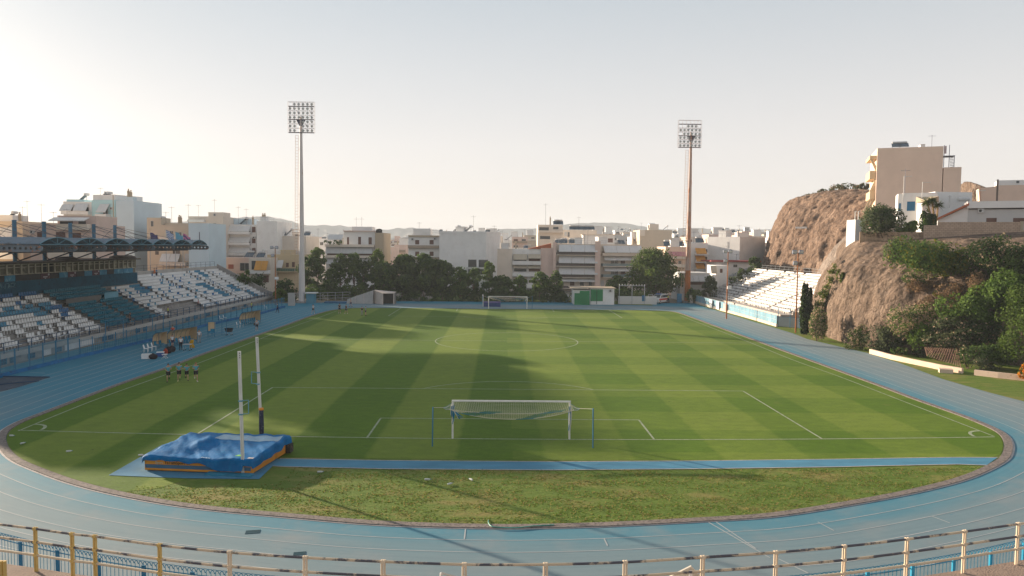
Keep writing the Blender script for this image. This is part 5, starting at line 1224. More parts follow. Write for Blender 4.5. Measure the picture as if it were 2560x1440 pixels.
    if not shirtless:
        c = [(J['pel']+V((0, 0, -.02)), (.165, .125), None), (J['spine'], (.155, .118), 0), (J['chest'], (.175, .125), 1), (J['chest'].lerp(J['neck'], .62), (.085, .075), 2)]
        for nm in 'lr':
            c.append((J['sh'+nm], .072, 2)); n0 = len(c)-1; c.append((J['sh'+nm].lerp(J['el'+nm], .62 if not sleeves else 1), .062 if not sleeves else .055, n0))
            if sleeves: c.append((J['wr'+nm].lerp(J['el'+nm], .1), .042, n0+1))
        cloth('shirt', c, shirt)
    c = [(J['pel']+V((0, 0, .05)), (.152, .118), None)]
    for nm in 'lr':
        c.append((J['hip'+nm], .107, 0)); n0 = len(c)-1
        c.append((J['hip'+nm].lerp(J['knee'+nm], .78 if not long_legs else 1), .088 if not long_legs else .074, n0))
        if long_legs: c.append((J['ank'+nm].lerp(J['knee'+nm], .06), .055, n0+1))
    cloth('trousers' if long_legs else 'shorts', c, legs)
    hd = J['head']; mb = MB()
    mb.grid(lambda u, v: hd+V((.088*math.cos(u*6.2832)*math.sin(v*1.75), .100*math.sin(u*6.2832)*math.sin(v*1.75)-.018, .035+.098*math.cos(v*1.75)))*k, 12, 6); mb.build('hair', hair or hair_d, t, True, True)
    for nm in 'lr':
        a, b = J['ank'+nm], J['toe'+nm]; dd = (b-a).normalized(); mb = MB(); mb.tube([a-dd*.08*k+V((0, 0, -.03))*k, a.lerp(b, .5)+V((0, 0, -.025))*k, b+dd*.06*k+V((0, 0, .0))*k], [.045*k, .05*k, .036*k], 8); mb.build('shoe', shoes or blk, t, True, True)
    return t
cl_lb = M('cloth_lightblue', (.09, .36, .47), .8, .12, 6); cl_bk = M('cloth_black', (.018, .018, .024), .85, .2, 6); cl_wh = M('cloth_white', (.62, .62, .64), .85, .08, 6); cl_rd = M('cloth_red', (.55, .06, .03), .8, .1, 6); cl_or = M('cloth_orange', (.60, .17, .05), .8, .1, 6); cl_gy = M('cloth_grey', (.28, .28, .28), .85, .1, 6); cl_nv = M('cloth_navy', (.03, .04, .09), .85, .1, 6); cl_hv = M('cloth_hivis', (.50, .60, .06), .8, .1, 6); cl_pk = M('cloth_pink', (.50, .26, .27), .8, .1, 6); cl_bl = M('cloth_blue', (.05, .22, .36), .8, .1, 6)
sh_y = M('shoe_yellow', (.62, .58, .25), .6); sh_w = M('shoe_white', (.68, .62, .58), .6)
def fc(p, q=None):   # facing angle so that local +y points from p towards q
    d = (q or CAM)-p; return math.atan2(-d.x, d.y)
RUN = [(421, 955, 907, 'light blue shirt runner at the left end of the four, dark socks', blk, 1, hair_d), (448, 953, 904, 'light blue shirt runner second from the track, pale yellow shoe', sh_y, 1, hair_d), (467, 952, 907, 'light blue shirt runner with black shoes between two light-shoed runners', blk, -1, hair_d), (490, 954, 904, 'fair-haired runner in light blue shirt and white shoes', sh_w, -1, hair_f)]
for px, py, hp, lb, sh, ld, hr in RUN:
    p = G(px, py); person(px, py, hp, fc(p, V((CX-6, CY+20, 0))), 'run', lb, cl_lb, cl_bk, shoes=sh, hair=hr, lead=ld)
person(431, 870, 842, 2.6, 'hips', 'man in white shirt and navy shorts standing by the kit bags', cl_wh, cl_nv) if False else None
person(431, 869, 842, fc(G(431, 869), G(452, 875))+.3, 'stand', 'man in white shirt and navy shorts standing by the kit bags', cl_wh, cl_nv)
person(452, 875, 843, -1.2+math.pi*.6, 'stand', 'man in white shirt and black trousers facing the long dugout', cl_wh, cl_bk, True)
person(498, 857, 823, fc(G(498, 857)), 'walk', 'man in open white shirt and grey trousers walking past the long dugout', cl_wh, cl_gy, True)
person(432, 845, 813, .4, 'stand', 'man in red top half hidden behind the long dugout roof', cl_rd, cl_nv, True)
person(489, 850, 818, 2.8, 'stand', 'man in orange top behind the end of the long dugout', cl_or, cl_gy, True)
mm = person(642, 827, 798, .3, 'walk', 'man in grey shirt and dark shorts carrying a black shoulder bag', M('cloth_palegrey', (.42, .44, .48), .85, .1, 6), cl_bk, shoes=sh_w)
MB().box(V((-.32, -.05, .95)), (.18, .45, .32)).build('shoulder_bag', blk, mm, False, True)
person(694, 781, 758, 1.9, 'walk', 'man in dark tracksuit walking by the fence near the left floodlight', cl_nv, cl_nv, True, sleeves=True)
person(783, 784, 760, 2.7, 'walk', 'man in white shirt and dark shorts walking on the far track', cl_wh, cl_bk, shoes=sh_w)
person(849, 783, 758, 2.9, 'stand', 'man in black shirt and shorts at the far corner, taller of the black-clad pair', cl_bk, cl_bk, shoes=sh_w)
person(865.5, 784, 761, 2.6, 'walk', 'shorter man in black shirt at the far corner beside the taller one', cl_bk, cl_nv, shoes=sh_w)
person(877, 767, 746, 2.2, 'walk', 'bare-chested man in dark shorts in front of the players tunnel', cl_rd, cl_nv, shirtless=True)
person(905, 789, 767, .4, 'stand', 'man in black top and grey trousers on the far grass', cl_bk, cl_gy, True)
person(914, 789, 765, -1.2, 'stand', 'man in blue shirt and dark shorts standing beside the one in grey trousers', cl_bl, cl_nv)
def onx(px, py, x, z): q = XP(px, py, x); return V((x, q.y, z))
person(420, 792, 770, -1.4, 'stand', 'steward in yellow vest standing on the deck of the grandstand', cl_hv, cl_nv, True, base=onx(420, 792, -50.3, 1.06), h=1.75)
person(629, 779, 757, -1.6, 'stand', 'steward in yellow vest behind the fence near the far seats', cl_hv, cl_nv, True, base=G(629, 778), h=1.75)
q = onx(499, 757, rowx(1)-.2, rowz(1)+.02); person(499, 760, 745, -1.4, 'sit', 'spectator in pink shirt sitting on the empty grey step', cl_pk, cl_bk, True, base=q+V((-.25, 0, .02)), h=1.72)
person(325, 803, 778, -1.4, 'stand', 'person all in black standing among the teal seats', cl_bk, cl_bk, base=onx(325, 800, rowx(1)+.25, rowz(0)), h=1.75)
person(391, 676, 654, 1.6, 'stand', 'person in blue standing at the top rail of the uncovered seats', cl_bl, cl_nv, True, base=V((-61.0, XP(391, 674, -61.0).y, rowz(12)+.01)), h=1.75)
person(386, 676, 654, 1.6, 'stand', 'person in bright orange standing at the top rail of the uncovered seats', cl_or, cl_or, True, base=V((-61.0, XP(386, 674, -61.0).y, rowz(12)+.01)), h=1.75)
person(1658, 757, 734, -1.0, 'stand', 'paramedic in red standing at the side of the van', cl_rd, cl_rd, True, base=G(1659, 757))
person(1670, 757, 735, -1.2, 'stand', 'steward in yellow vest behind the van', cl_hv, cl_nv, True, base=G(1670, 757))
# bake the skinned figures
dg = bpy.context.evaluated_depsgraph_get()
new = [(o, m_, bpy.data.meshes.new_from_object(o.evaluated_get(dg))) for o, m_ in PQ]
for o, m_, me in new:
    o.modifiers.clear(); o.data = me; me.materials.clear(); me.materials.append(m_)
    me.polygons.foreach_set('use_smooth', [True]*len(me.polygons))
# ------------------------------------------------------------ buildings beyond the ground
wm = lambda n, c, **k: M(n, c, .9, .06, .25, bump=.05, **k)
W_ = {'white': wm('render_white', (.74, .73, .72), col2=(.64, .62, .60), amt=.36, width=.3), 'cream': wm('render_cream', (.68, .60, .52), col2=(.60, .53, .45), amt=.36, width=.3), 'pink': wm('render_pink', (.64, .49, .43), col2=(.56, .43, .37), amt=.36, width=.3), 'cyan': wm('render_cyan', (.46, .68, .72)), 'blue': wm('render_paleblue', (.55, .66, .73)), 'beige': wm('render_beige', (.56, .47, .37), col2=(.48, .40, .32), amt=.36), 'yellow': wm('render_yellow', (.56, .44, .28)), 'salmon': wm('render_salmon', (.74, .55, .44), col2=(.68, .50, .40), amt=.36, width=.3), 'grey': wm('render_grey', (.52, .52, .52), col2=(.45, .45, .44), amt=.36), 'tan': wm('render_tan', (.42, .34, .25))}
A_ = {'w': M('awning_white', (.60, .60, .60), .85, .08, 1.2, stretch=(6, 1, .3)), 'g': M('awning_grey', (.45, .45, .45), .85, .1, 1.2, stretch=(6, 1, .3)), 'o': M('awning_orange', (.58, .28, .06), .85, .1, 1.2), 'p': M('awning_pink', (.50, .24, .25), .85, .1, 1.2), 'c': M('awning_cream', (.48, .42, .33), .85, .1, 1.2, stretch=(6, 1, .3))}
P2 = {'w': W_['white'], 'd': M('parapet_dark', (.11, .085, .075), .8, .2, .8), 'b': M('parapet_tan', (.34, .27, .21), .9, .1, .5), 'c': W_['cream'], 'r': M('rail_rust', (.40, .14, .09), .8, .15, .8), 'g': M('balcony_glass', (.14, .20, .22), .2, .2, .5, spec=.5), 'n': M('rail_green', (.04, .11, .07), .7, .15, 1)}
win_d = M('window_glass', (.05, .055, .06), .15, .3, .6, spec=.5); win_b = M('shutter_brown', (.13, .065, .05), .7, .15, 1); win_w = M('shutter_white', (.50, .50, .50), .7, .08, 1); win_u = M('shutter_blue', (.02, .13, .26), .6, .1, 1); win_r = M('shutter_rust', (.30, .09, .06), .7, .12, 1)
WN = {'d': win_d, 'b': win_b, 'w': win_w, 'u': win_u, 'r': win_r}
solar_m = M('solar_panel', (.05, .08, .11), .2, .2, 1, spec=.5); tank_m = M('tank_steel', (.55, .54, .53), .35, .1, 1); tile_m = M('roof_tile', (.42, .13, .06), .85, .2, 2, col2=(.30, .09, .05), amt=.4)
class Bld:
    def __init__(s, name, label, px0, px1, pytop, d0, dep, wall, d1=None, zb=0, cat='building', group=None):
        a, b = D(px0, pytop, d0), D(px1, pytop, d1 or d0); s.a = V((a.x, a.y, 0)); s.w = math.hypot(b.x-a.x, b.y-a.y); s.rz = math.atan2(b.y-a.y, b.x-a.x); s.top = (a.z+b.z)/2
        s.zb = zb; s.dep = dep; s.n = V((math.sin(s.rz), -math.cos(s.rz), 0)); s.ax = V((math.cos(s.rz), math.sin(s.rz), 0)); s.wall = wall
        s.t = thing(name, label, cat, (a.x, a.y, zb), s.rz, group); s.box(s.t, 'wall', wall, 0, s.w, 0, dep, zb, s.top)
    def pl(s, px, py):      # photo pixel -> (u along facade, z)
        d = ray(px, py); k = (s.a-CAM).dot(s.n)/d.dot(s.n); p = CAM+d*k; return (p-s.a).dot(s.ax), p.z
    def box(s, par, name, mat, u0, u1, y0, y1, z0, z1):
        # u along facade, y into the building (negative = out of the facade)
        mb = MB(); zz = s.zb
        mb.b2((u0, y0, z0-zz), (u1, y1, z1-zz)); return mb.build(name, mat, par, False, True)
    def block(s, name, mat, px0, px1, py0, py1=None, y0=.5, y1=None):
        u0, z1 = s.pl(px0, py0); u1, _ = s.pl(px1, py0); z0 = s.top+.003 if py1 is None else s.pl(px0, py1)[1]
        return s.box(s.t, name, W_.get(mat, mat) if isinstance(mat, str) else mat, u0, u1, y0, y1 or min(s.dep-.2, y0+5), z0, z1)
    def balc(s, px0, px1, pyp, pyb, m='w', out=1.35):     # parapet from pyp down to slab bottom pyb
        u0, z1 = s.pl(px0, pyp); u1, z0 = s.pl(px1, pyb); par = P2[m]
        o = s.box(s.t, 'balcony', s.wall if m in 'dgrn' else par, u0, u1, -out, -.003, z0, z0+.18)
        if m in 'dgrn' or True:
            h = max(.5, z1-z0-.18); mb = MB(); zz = s.zb
            mb.b2((u0, -out, z0+.183-zz), (u1, -out+.1, z0+.18+h-zz)); mb.b2((u0, -out+.103, z0+.183-zz), (u0+.1, -.003, z0+.18+h-zz)); mb.b2((u1-.1, -out+.103, z0+.183-zz), (u1, -.003, z0+.18+h-zz)); mb.build('parapet', par, o, False, True)
            if m in 'dn':
                mb = MB(); u = u0+.2
                while u < u1: mb.b2((u, -out-.03, z0+.2-zz), (u+.05, -out-.003, z0+.2+h-zz)); u += .45
                mb.build('balustrade', M('rail_grey', (.22, .20, .19), .6), o, False, True)
    def awn(s, px0, px1, py0, py1, m='w', n=3, out=1.5):
        u0, z1 = s.pl(px0, py0); u1, z0 = s.pl(px1, py1); zz = s.zb
        for i in range(n):
            a, b = u0+(u1-u0)*i/n+.04, u0+(u1-u0)*(i+1)/n-.04; mb = MB()
            mb.add([(a, -.15, z1-zz), (b, -.15, z1-zz), (b, -out, z0-zz), (a, -out, z0-zz), (a, -.15, z1-zz-.05), (b, -.15, z1-zz-.05), (b, -out, z0-zz-.16), (a, -out, z0-zz-.16)], [(3, 2, 1, 0), (4, 5, 6, 7), (3, 7, 6, 2), (0, 4, 7, 3), (2, 6, 5, 1)]); mb.build('awning', A_[m], s.t, False, True)
    def win(s, px0, px1, py0, py1, m='d', frame='w'):
        u0, z1 = s.pl(px0, py0); u1, z0 = s.pl(px1, py1); o = s.box(s.t, 'window', WN[m], u0, u1, -.05, -.003, z0, z1)
        if m == 'd' and u1-u0 > .5:
            mb = MB(); zz = s.zb; c = (u0+u1)/2
            for a in (u0, c-.03, u1-.06): mb.b2((a, -.09, z0-zz), (a+.06, -.053, z1-zz))
            mb.b2((u0+.063, -.088, z1-zz-.07), (c-.033, -.055, z1-zz)); mb.b2((c+.033, -.088, z1-zz-.07), (u1-.063, -.055, z1-zz)); mb.build('frame', win_w, o, False, True)
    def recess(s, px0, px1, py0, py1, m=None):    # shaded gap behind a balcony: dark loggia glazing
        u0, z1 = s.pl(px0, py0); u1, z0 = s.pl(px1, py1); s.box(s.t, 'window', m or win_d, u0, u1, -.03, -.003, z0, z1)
    def rooftop(s, px, kind, sz=1.0, y=2.5):
        u, _ = s.pl(px, 600); z = s.top-s.zb; mb = MB()
        if kind == 'solar':
            o = MB().add([(u-1.1*sz, y-.8, z+.25), (u+1.1*sz, y-.8, z+.25), (u+1.1*sz, y+.6, z+1.35*sz), (u-1.1*sz, y+.6, z+1.35*sz), (u-1.1*sz, y-.75, z+.17), (u+1.1*sz, y-.75, z+.17), (u+1.1*sz, y+.65, z+1.27*sz), (u-1.1*sz, y+.65, z+1.27*sz)], [(0, 1, 2, 3), (7, 6, 5, 4), (0, 4, 5, 1), (1, 5, 6, 2), (2, 6, 7, 3), (3, 7, 4, 0)]).build('solar_collector', solar_m, s.t, False, True)
            mb.lathe((u, y+.75, z+1.55*sz), [(.05, -.95*sz), (.27*sz, -.85*sz), (.27*sz, .85*sz), (.05, .95*sz)], 10, 'x'); mb.build('tank', tank_m, o, False, True)
            mb = MB(); [mb.tube([(u+q, y+.7, z), (u+q, y+.7, z+1.3*sz)], .04, 4) for q in (-.9*sz, .9*sz)]; mb.build('stand', rackd, o, False, True)
        elif kind == 'boiler':     # collector seen side on with the tank above it
            mb.box((u, y, z+.95), (.16, 1.2, 2.3), 0, Matrix.Rotation(.85, 3, 'Y')); o = mb.build('solar_collector', solar_m, s.t, False, True)
            mb = MB(); mb.lathe((u+1.0, y, z+1.85), [(.1, -.8), (.32, -.7), (.32, .7), (.1, .8)], 10, 'y'); mb.tube([(u+1.0, y, z), (u+1.0, y, z+1.6)], .05, 4); mb.build('tank', tank_m, o, False, True)
        elif kind == 'antenna':
            h = 3.2*sz; mb.tube([(u, y, z), (u, y, z+h)], .035, 4); mb.tube([(u-.7, y, z+h*.93), (u+.7, y, z+h*.93)], .025, 4)
            for q in range(5): mb.tube([(u-.6+q*.3, y-.3, z+h*.93), (u-.6+q*.3, y+.3, z+h*.93)], .02, 3)
            mb.build('antenna', rackd, s.t, False, True)
        elif kind == 'chimney':
            mb.b2((u-.22, y-.22, z), (u+.22, y+.22, z+1.5*sz)); mb.lathe((u, y, z+1.5*sz), [(.26, 0), (.26, .1), (.13, .12), (.13, .4), (.2, .42), (.2, .5)], 8); mb.build('chimney', W_['tan'], s.t, False, True)
        elif kind == 'shed': mb.b2((u-1.6*sz, y-1.4, z), (u+1.6*sz, y+1.6, z+2.4*sz)); mb.b2((u-1.75*sz, y-1.55, z+2.403*sz), (u+1.75*sz, y+1.75, z+2.55*sz)); mb.build('stair_house', W_['white'], s.t, False, True)
        elif kind == 'blacktank': mb.lathe((u, y, z), [(.8, 0), (.85, .2), (.85, .8), (.6, 1.05), (.2, 1.15)], 12); mb.build('water_tank', blk, s.t, True, True)
        elif kind == 'rail':
            for q in range(int(s.w/1.5)+1): mb.tube([(min(s.w, q*1.5), .1, z), (min(s.w, q*1.5), .1, z+.95)], .025, 4)
            mb.tube([(0, .1, z+.95), (s.w, .1, z+.95)], .025, 4); mb.tube([(0, .1, z+.5), (s.w, .1, z+.5)], .02, 4); mb.build('roof_railing', grey_steel, s.t, False, True)
        elif kind == 'parapet':
            mb.b2((-.1, -.1, z), (s.w+.1, .15, z+.5)); mb.b2((-.1, .153, z), (.15, s.dep, z+.5)); mb.b2((s.w-.15, .153, z), (s.w+.1, s.dep, z+.5)); mb.build('roof_parapet', s.wall, s.t, False, True)
        elif kind == 'slab': mb.b2((-.35, -.45, z+.003), (s.w+.3, s.dep+.2, z+.2)); mb.build('roof_slab', P2['c'], s.t, False, True)
    def ac(s, px, py):
        u, z = s.pl(px, py); o = s.box(s.t, 'air_conditioner', win_w, u-.4, u+.4, -.35, -.003, z-.3, z+.3)
        MB().lathe((u-.08, -.352, z-s.zb), [(.2, -.012), (.2, 0)], 10, 'y').build('fan', dark, o, False, True)
T = 'apartment_block'
# -- behind the grandstand
b = Bld(T, 'low dark beige block with a white roof shed at the left edge of the photo', -30, 56, 553, 152, 12, W_['beige']); b.block('roof_shed', 'white', -10, 27, 537); b.win(12, 40, 600, 640, 'd'); b.awn(-20, 40, 568, 592, 'w', 2); b.balc(-28, 44, 625, 648, 'w'); b.rooftop(6, 'boiler'); b.rooftop(38, 'antenna'); b.rooftop(31, 'chimney'); b.rooftop(50, 'antenna', 1.4)
b = Bld(T, 'pink low block with brown shuttered windows behind the blue masts', 74, 233, 561, 146, 12, W_['pink']); b.block('upper_storey', 'pink', 134, 232, 538, y0=1.2, y1=9)
for a in ((93, 112, 579, 608), (140, 164, 580, 612), (178, 203, 582, 614)): b.win(*a, 'b')
b.awn(137, 226, 543, 552, 'w', 1, 2.2); b.balc(150, 228, 560, 575, 'c'); b.recess(150, 182, 553, 561); b.recess(196, 215, 553, 561); b.ac(82, 580); b.rooftop(150, 'antenna'); b.rooftop(85, 'antenna', 1.3); b.balc(130, 232, 622, 645, 'c'); b.awn(160, 215, 648, 660, 'o', 2); b.rooftop(115, 'antenna', .8)
b = Bld(T, 'tall pale turquoise apartment block, the highest on the left skyline', 229, 288, 500, 178, 14, W_['cyan'], d1=176); b.block('penthouse', 'white', 229, 284, 487, y0=.4, y1=9); b.balc(251, 278, 536, 543, 'w', 1.6); b.awn(251, 276, 510, 530, 'w', 1); b.win(256, 266, 546, 568, 'w'); b.balc(250, 279, 570, 576, 'w'); b.win(258, 270, 522, 536, 'd'); b.balc(250, 279, 604, 610, 'w'); b.ac(281, 521)
b.rooftop(247, 'boiler', 1.3); b.rooftop(232, 'antenna'); b.rooftop(240, 'boiler')
w2 = Bld('apartment_wing', 'white balconied wing on the left of the turquoise block', 158, 228.5, 504, 178, 14, W_['white']); w2.awn(156, 186, 511, 527, 'w', 1); w2.awn(190, 223, 509, 527, 'w', 1); w2.balc(160, 228, 528, 537, 'w'); w2.recess(163, 182, 518, 529); w2.recess(196, 222, 518, 529); w2.balc(160, 228, 565, 575, 'w'); w2.win(165, 180, 545, 566, 'd'); w2.win(196, 210, 545, 566, 'd'); w2.block('roof_box', 'cyan', 163, 206, 498); w2.rooftop(194, 'boiler'); w2.rooftop(204, 'antenna', .7)
w3 = Bld('apartment_wing', 'windowless pale blue flank on the right of the turquoise block', 289.5, 334, 501, 174, 14, W_['blue']); w3.block('chimney_stack', 'blue', 315, 331, 492, y0=.1, y1=2); w3.rooftop(318, 'chimney', 1.5, 1.0); w3.rooftop(324, 'chimney', 1.3, 1.0)
mb = MB(); mb.tube([(-.5, -.2, 0), (-.5, -.2, w3.top+1.3)], .12, 6); mb.build('flue_pipe', W_['tan'], w3.t, False, True)
b = Bld(T, 'distant white block peeping out right of the turquoise block', 335, 365, 553, 270, 12, W_['white']); b.block('roof_box', 'white', 338, 352, 543); b.win(340, 346, 566, 572); b.win(352, 358, 566, 572); b.win(340, 346, 585, 592); b.rooftop(345, 'antenna')
b = Bld(T, 'beige block with a square stair tower behind the flags', 367, 471, 563, 172, 12, W_['beige']); b.block('stair_tower', 'beige', 367, 402, 544, y0=.0, y1=5); b.win(377, 384, 552, 566); b.block('upper_storey', 'beige', 404, 470, 557, y0=1.5, y1=8); b.awn(405, 452, 634, 653, 'w', 2); b.win(424, 433, 577, 586); b.win(446, 454, 580, 592); b.balc(404, 470, 592, 602, 'c'); b.balc(404, 470, 655, 664, 'c'); b.recess(388, 397, 628, 637); b.recess(432, 450, 625, 637); b.win(462, 472, 634, 652, 'w'); b.rooftop(385, 'boiler'); b.rooftop(437, 'chimney', 1.3); b.rooftop(441, 'chimney', 1.2); b.rooftop(418, 'antenna', 1.4); b.rooftop(403, 'antenna'); b.rooftop(460, 'antenna', 1.6)
b = Bld(T, 'narrow windowless pale blue wall right of the beige tower block', 471, 522, 558, 168, 10, W_['blue']); mb = MB(); mb.b2((b.w*.52, -.06, b.top-6), (b.w*.55, -.003, b.top-2)); mb.build('drain_pipe', rackd, b.t, False, True)
b = Bld(T, 'cream block with rust red balconies and a square roof room', 471, 557, 541, 200, 12, W_['cream']); b.block('roof_room', 'cream', 517, 555, 530, y0=1, y1=6); b.win(534, 539, 534, 540); b.win(533, 540, 558, 570); b.balc(523, 545, 570, 574, 'r'); b.balc(523, 545, 594, 600, 'r'); b.win(530, 540, 578, 592, 'b'); b.win(530, 540, 603, 616, 'd'); b.rooftop(537, 'shed', .3); b.rooftop(528, 'antenna', 1.5); b.rooftop(487, 'antenna'); b.balc(473, 515, 552, 556, 'w')
b = Bld(T, 'white four storey block with three rows of wide grey awnings', 549, 641, 561, 205, 12, W_['white']); b.block('roof_room', 'blue', 556, 618, 545, y0=3, y1=9)
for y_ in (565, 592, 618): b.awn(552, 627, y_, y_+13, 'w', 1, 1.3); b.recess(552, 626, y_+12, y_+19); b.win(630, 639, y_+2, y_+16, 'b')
for y_ in (577, 604, 630): b.balc(550, 628, y_+3, y_+9, 'w', 1.5)
b.rooftop(588, 'antenna', 1.6); b.rooftop(601, 'boiler'); b.rooftop(608, 'antenna', 1.4); b.ac(636, 594); b.rooftop(625, 'chimney', 1.3)
b = Bld('apartment_wing', 'blank cream end wall right of the white awning block', 641.5, 692, 553, 203, 14, W_['white']); b.rooftop(655, 'shed', .5); b.rooftop(650, 'chimney', 1.2); b.rooftop(655, 'chimney', 1.2); b.rooftop(660, 'rail')
b = Bld('apartment_wing', 'long low blank cream wall left of the pale floodlight', 692.5, 765, 590, 208, 14, W_['cream']); b.rooftop(700, 'solar', .8); b.rooftop(715, 'boiler'); b.rooftop(762, 'solar', .8); b.rooftop(742, 'rail')
b = Bld(T, 'long low pink house with a white barred window below the awning block', 380, 632, 643, 194, 10, W_['pink'], d1=190); b.win(600, 625, 657, 677, 'd'); b.win(571, 584, 661, 672, 'r'); b.win(485, 494, 627+20, 665, 'r'); b.rooftop(612, 'solar'); b.rooftop(500, 'rail'); b.rooftop(640, 'boiler', .7)
b = Bld(T, 'small house with orange awnings and a white roof tank left of the pale floodlight', 622, 676, 645, 186, 9, W_['cream']); b.awn(640, 672, 652, 674, 'o', 2, 1.8); b.recess(629, 640, 652, 674); b.balc(622, 676, 675, 684, 'w', 1.6); b.win(643, 657, 686, 700); b.win(658, 672, 688, 706, 'b'); b.rooftop(644, 'solar', .9)
b = Bld(T, 'yellow house with green trimmed balcony behind the pale floodlight', 668, 748, 637, 192, 10, W_['yellow']); b.block('upper_storey', 'yellow', 695, 720, 625, y0=2); b.awn(670, 710, 650, 668, 'w', 1, 1.6); b.balc(668, 745, 670, 680, 'n', 1.4); b.win(715, 722, 657, 668, 'b'); b.win(730, 738, 655, 668, 'b'); b.win(678, 690, 685, 703, 'b'); b.rooftop(700, 'rail')
b = Bld(T, 'unseen beige block added behind the press box to block low sun, outside the left edge of the photo', -234, -20, 400, 121, 12, W_['beige'], d1=145)  # added out of view to stop sun leaking under the stand roof
for y_ in (440, 480, 520): b.balc(-200, -60, y_+12, y_+24, 'c'); b.win(-220, -205, y_-8, y_+12); b.win(-170, -155, y_-8, y_+12); b.win(-110, -96, y_-8, y_+12)
# -- centre
b = Bld(T, 'white house far behind the trees between the pale floodlight and the terraced block', 762, 818, 596, 235, 12, W_['white']); b.win(768, 776, 604, 612); b.balc(762, 790, 612, 618, 'w'); b.win(800, 808, 605, 613); b.rooftop(790, 'antenna'); b.rooftop(770, 'shed', .5)
b = Bld(T, 'terraced block with a black roof tank, plants on its left terrace and wide grey awnings', 815, 937, 617, 206, 12, W_['white']); b.block('top_storey', 'white', 858, 937, 578, y0=.8, y1=9)
for a in ((866, 871, 593, 611), (894, 901, 592, 611), (920, 928, 593, 611)): u0, z1 = b.pl(a[0], a[2]); u1, z0 = b.pl(a[1], a[3]); b.box(b.t, 'window', win_b, u0, u1, .74, .797, z0, z1)
b.balc(815, 937, 612, 618, 'c'); b.awn(816, 933, 614, 633, 'g', 3, 1.7); b.recess(818, 932, 632, 641, win_b); b.balc(815, 937, 640, 645, 'c'); b.awn(818, 930, 643, 660, 'g', 3, 1.7); b.balc(820, 930, 668, 675, 'c'); b.recess(825, 925, 660, 668); b.block('roof_room', 'white', 876, 926, 566, y0=2, y1=7); b.awn(822, 858, 586, 598, 'w', 1, 1.2); b.block('roof_slab', 'pink', 857, 939, 576, 578.5, .3, 9.5)
b.rooftop(900, 'antenna', 2.6); b.rooftop(886, 'antenna', 2.6); b.rooftop(930, 'boiler', 1.2); b.rooftop(893, 'chimney', 3.0)
side = Bld('apartment_wing', 'narrow tan end wall with a black water tank beside the terraced block', 937.5, 959, 582, 205, 12, W_['tan']); side.rooftop(946, 'blacktank', y=1.2)
mb = MB(); rnd = random.Random(9); TP = thing('terrace_plants', 'hanging green plants on the left terrace of the terraced block', 'plants', D(830, 612, 205)); leaves(mb, [(D(x, 606, 204), (1.0, .6, .8)) for x in (818, 828, 838, 848)], 500, .3, rnd, .3, 1); mb.build('foliage', [LM['green'], LM['dark']], TP)
b = Bld(T, 'white block with a small roof room and brown trimmed balconies', 1021, 1098, 590, 202, 12, W_['white']); b.block('roof_room', 'white', 1032, 1075, 571, y0=1, y1=6)
for y_ in (600, 629, 658):
    b.win(1038, 1048, y_, y_+11, 'b'); b.win(1074, 1084, y_, y_+11, 'b'); b.balc(1021, 1098, y_+13, y_+21, 'b', 1.1)
b.ac(1032, 598); b.ac(1088, 597); b.rooftop(1062, 'boiler', 1.2); b.rooftop(1045, 'antenna', 1.2); b.block('roof_edge', 'tan', 1021, 1098, 588, 592, -.4, 11)
b = Bld('apartment_wing', 'big blank white wall joined to the block with brown trimmed balconies', 1098.5, 1215, 583, 200, 12, W_['white'], d1=196); b.rooftop(1130, 'boiler'); b.rooftop(1145, 'shed', .7); b.rooftop(1160, 'boiler'); b.rooftop(1175, 'antenna', 1.5); b.rooftop(1105, 'parapet')
b = Bld(T, 'cream block with orange awnings in the gap right of the blank white wall', 1214, 1256, 590, 222, 12, W_['cream'])
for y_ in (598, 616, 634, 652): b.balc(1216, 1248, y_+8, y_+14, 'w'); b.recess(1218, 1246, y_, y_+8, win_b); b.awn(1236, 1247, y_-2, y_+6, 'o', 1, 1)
b.rooftop(1235, 'antenna')
b = Bld(T, 'low grey roofed shop with dark glass car-like skylights below the blank white wall', 1165, 1222, 668, 180, 8, W_['grey']); b.win(1170, 1188, 652+20, 686); b.win(1192, 1210, 672, 686)
mb = MB(); uu = b.w; mb.b2((.5, .4, b.top), (uu*.45, 2.0, b.top+1.8)); mb.b2((uu*.55, .4, b.top), (uu*.95, 2.0, b.top+1.8)); mb.build('glass_box', win_d, b.t, False, True)
b = Bld(T, 'cream and white block with planted balconies and a red tile corner roof', 1242, 1383, 622, 206, 13, W_['white']); b.block('sunlit_bay', 'cream', 1242, 1281, 621.5, 750, -.8, -.01); b.block('pink_bay', 'pink', 1352, 1383, 620, 750, -.5, -.01)
for (x0, x1, y0, y1, n) in ((1283, 1318, 635, 648, 1), (1320, 1352, 635, 645, 1), (1283, 1317, 663, 668, 1), (1319, 1351, 663, 669, 1), (1283, 1318, 692, 702, 1)): b.awn(x0, x1, y0, y1, 'c', n, 1.5)
for y_ in (652, 681, 710): b.balc(1281, 1352, y_, y_+10, 'w', 1.5)
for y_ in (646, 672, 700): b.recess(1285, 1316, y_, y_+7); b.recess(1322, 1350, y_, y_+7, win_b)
for y_ in (639, 667): b.win(1361, 1369, y_, y_+9, 'w')
b.win(1257, 1262, 640, 650, 'w'); b.win(1257, 1262, 668, 678, 'w')
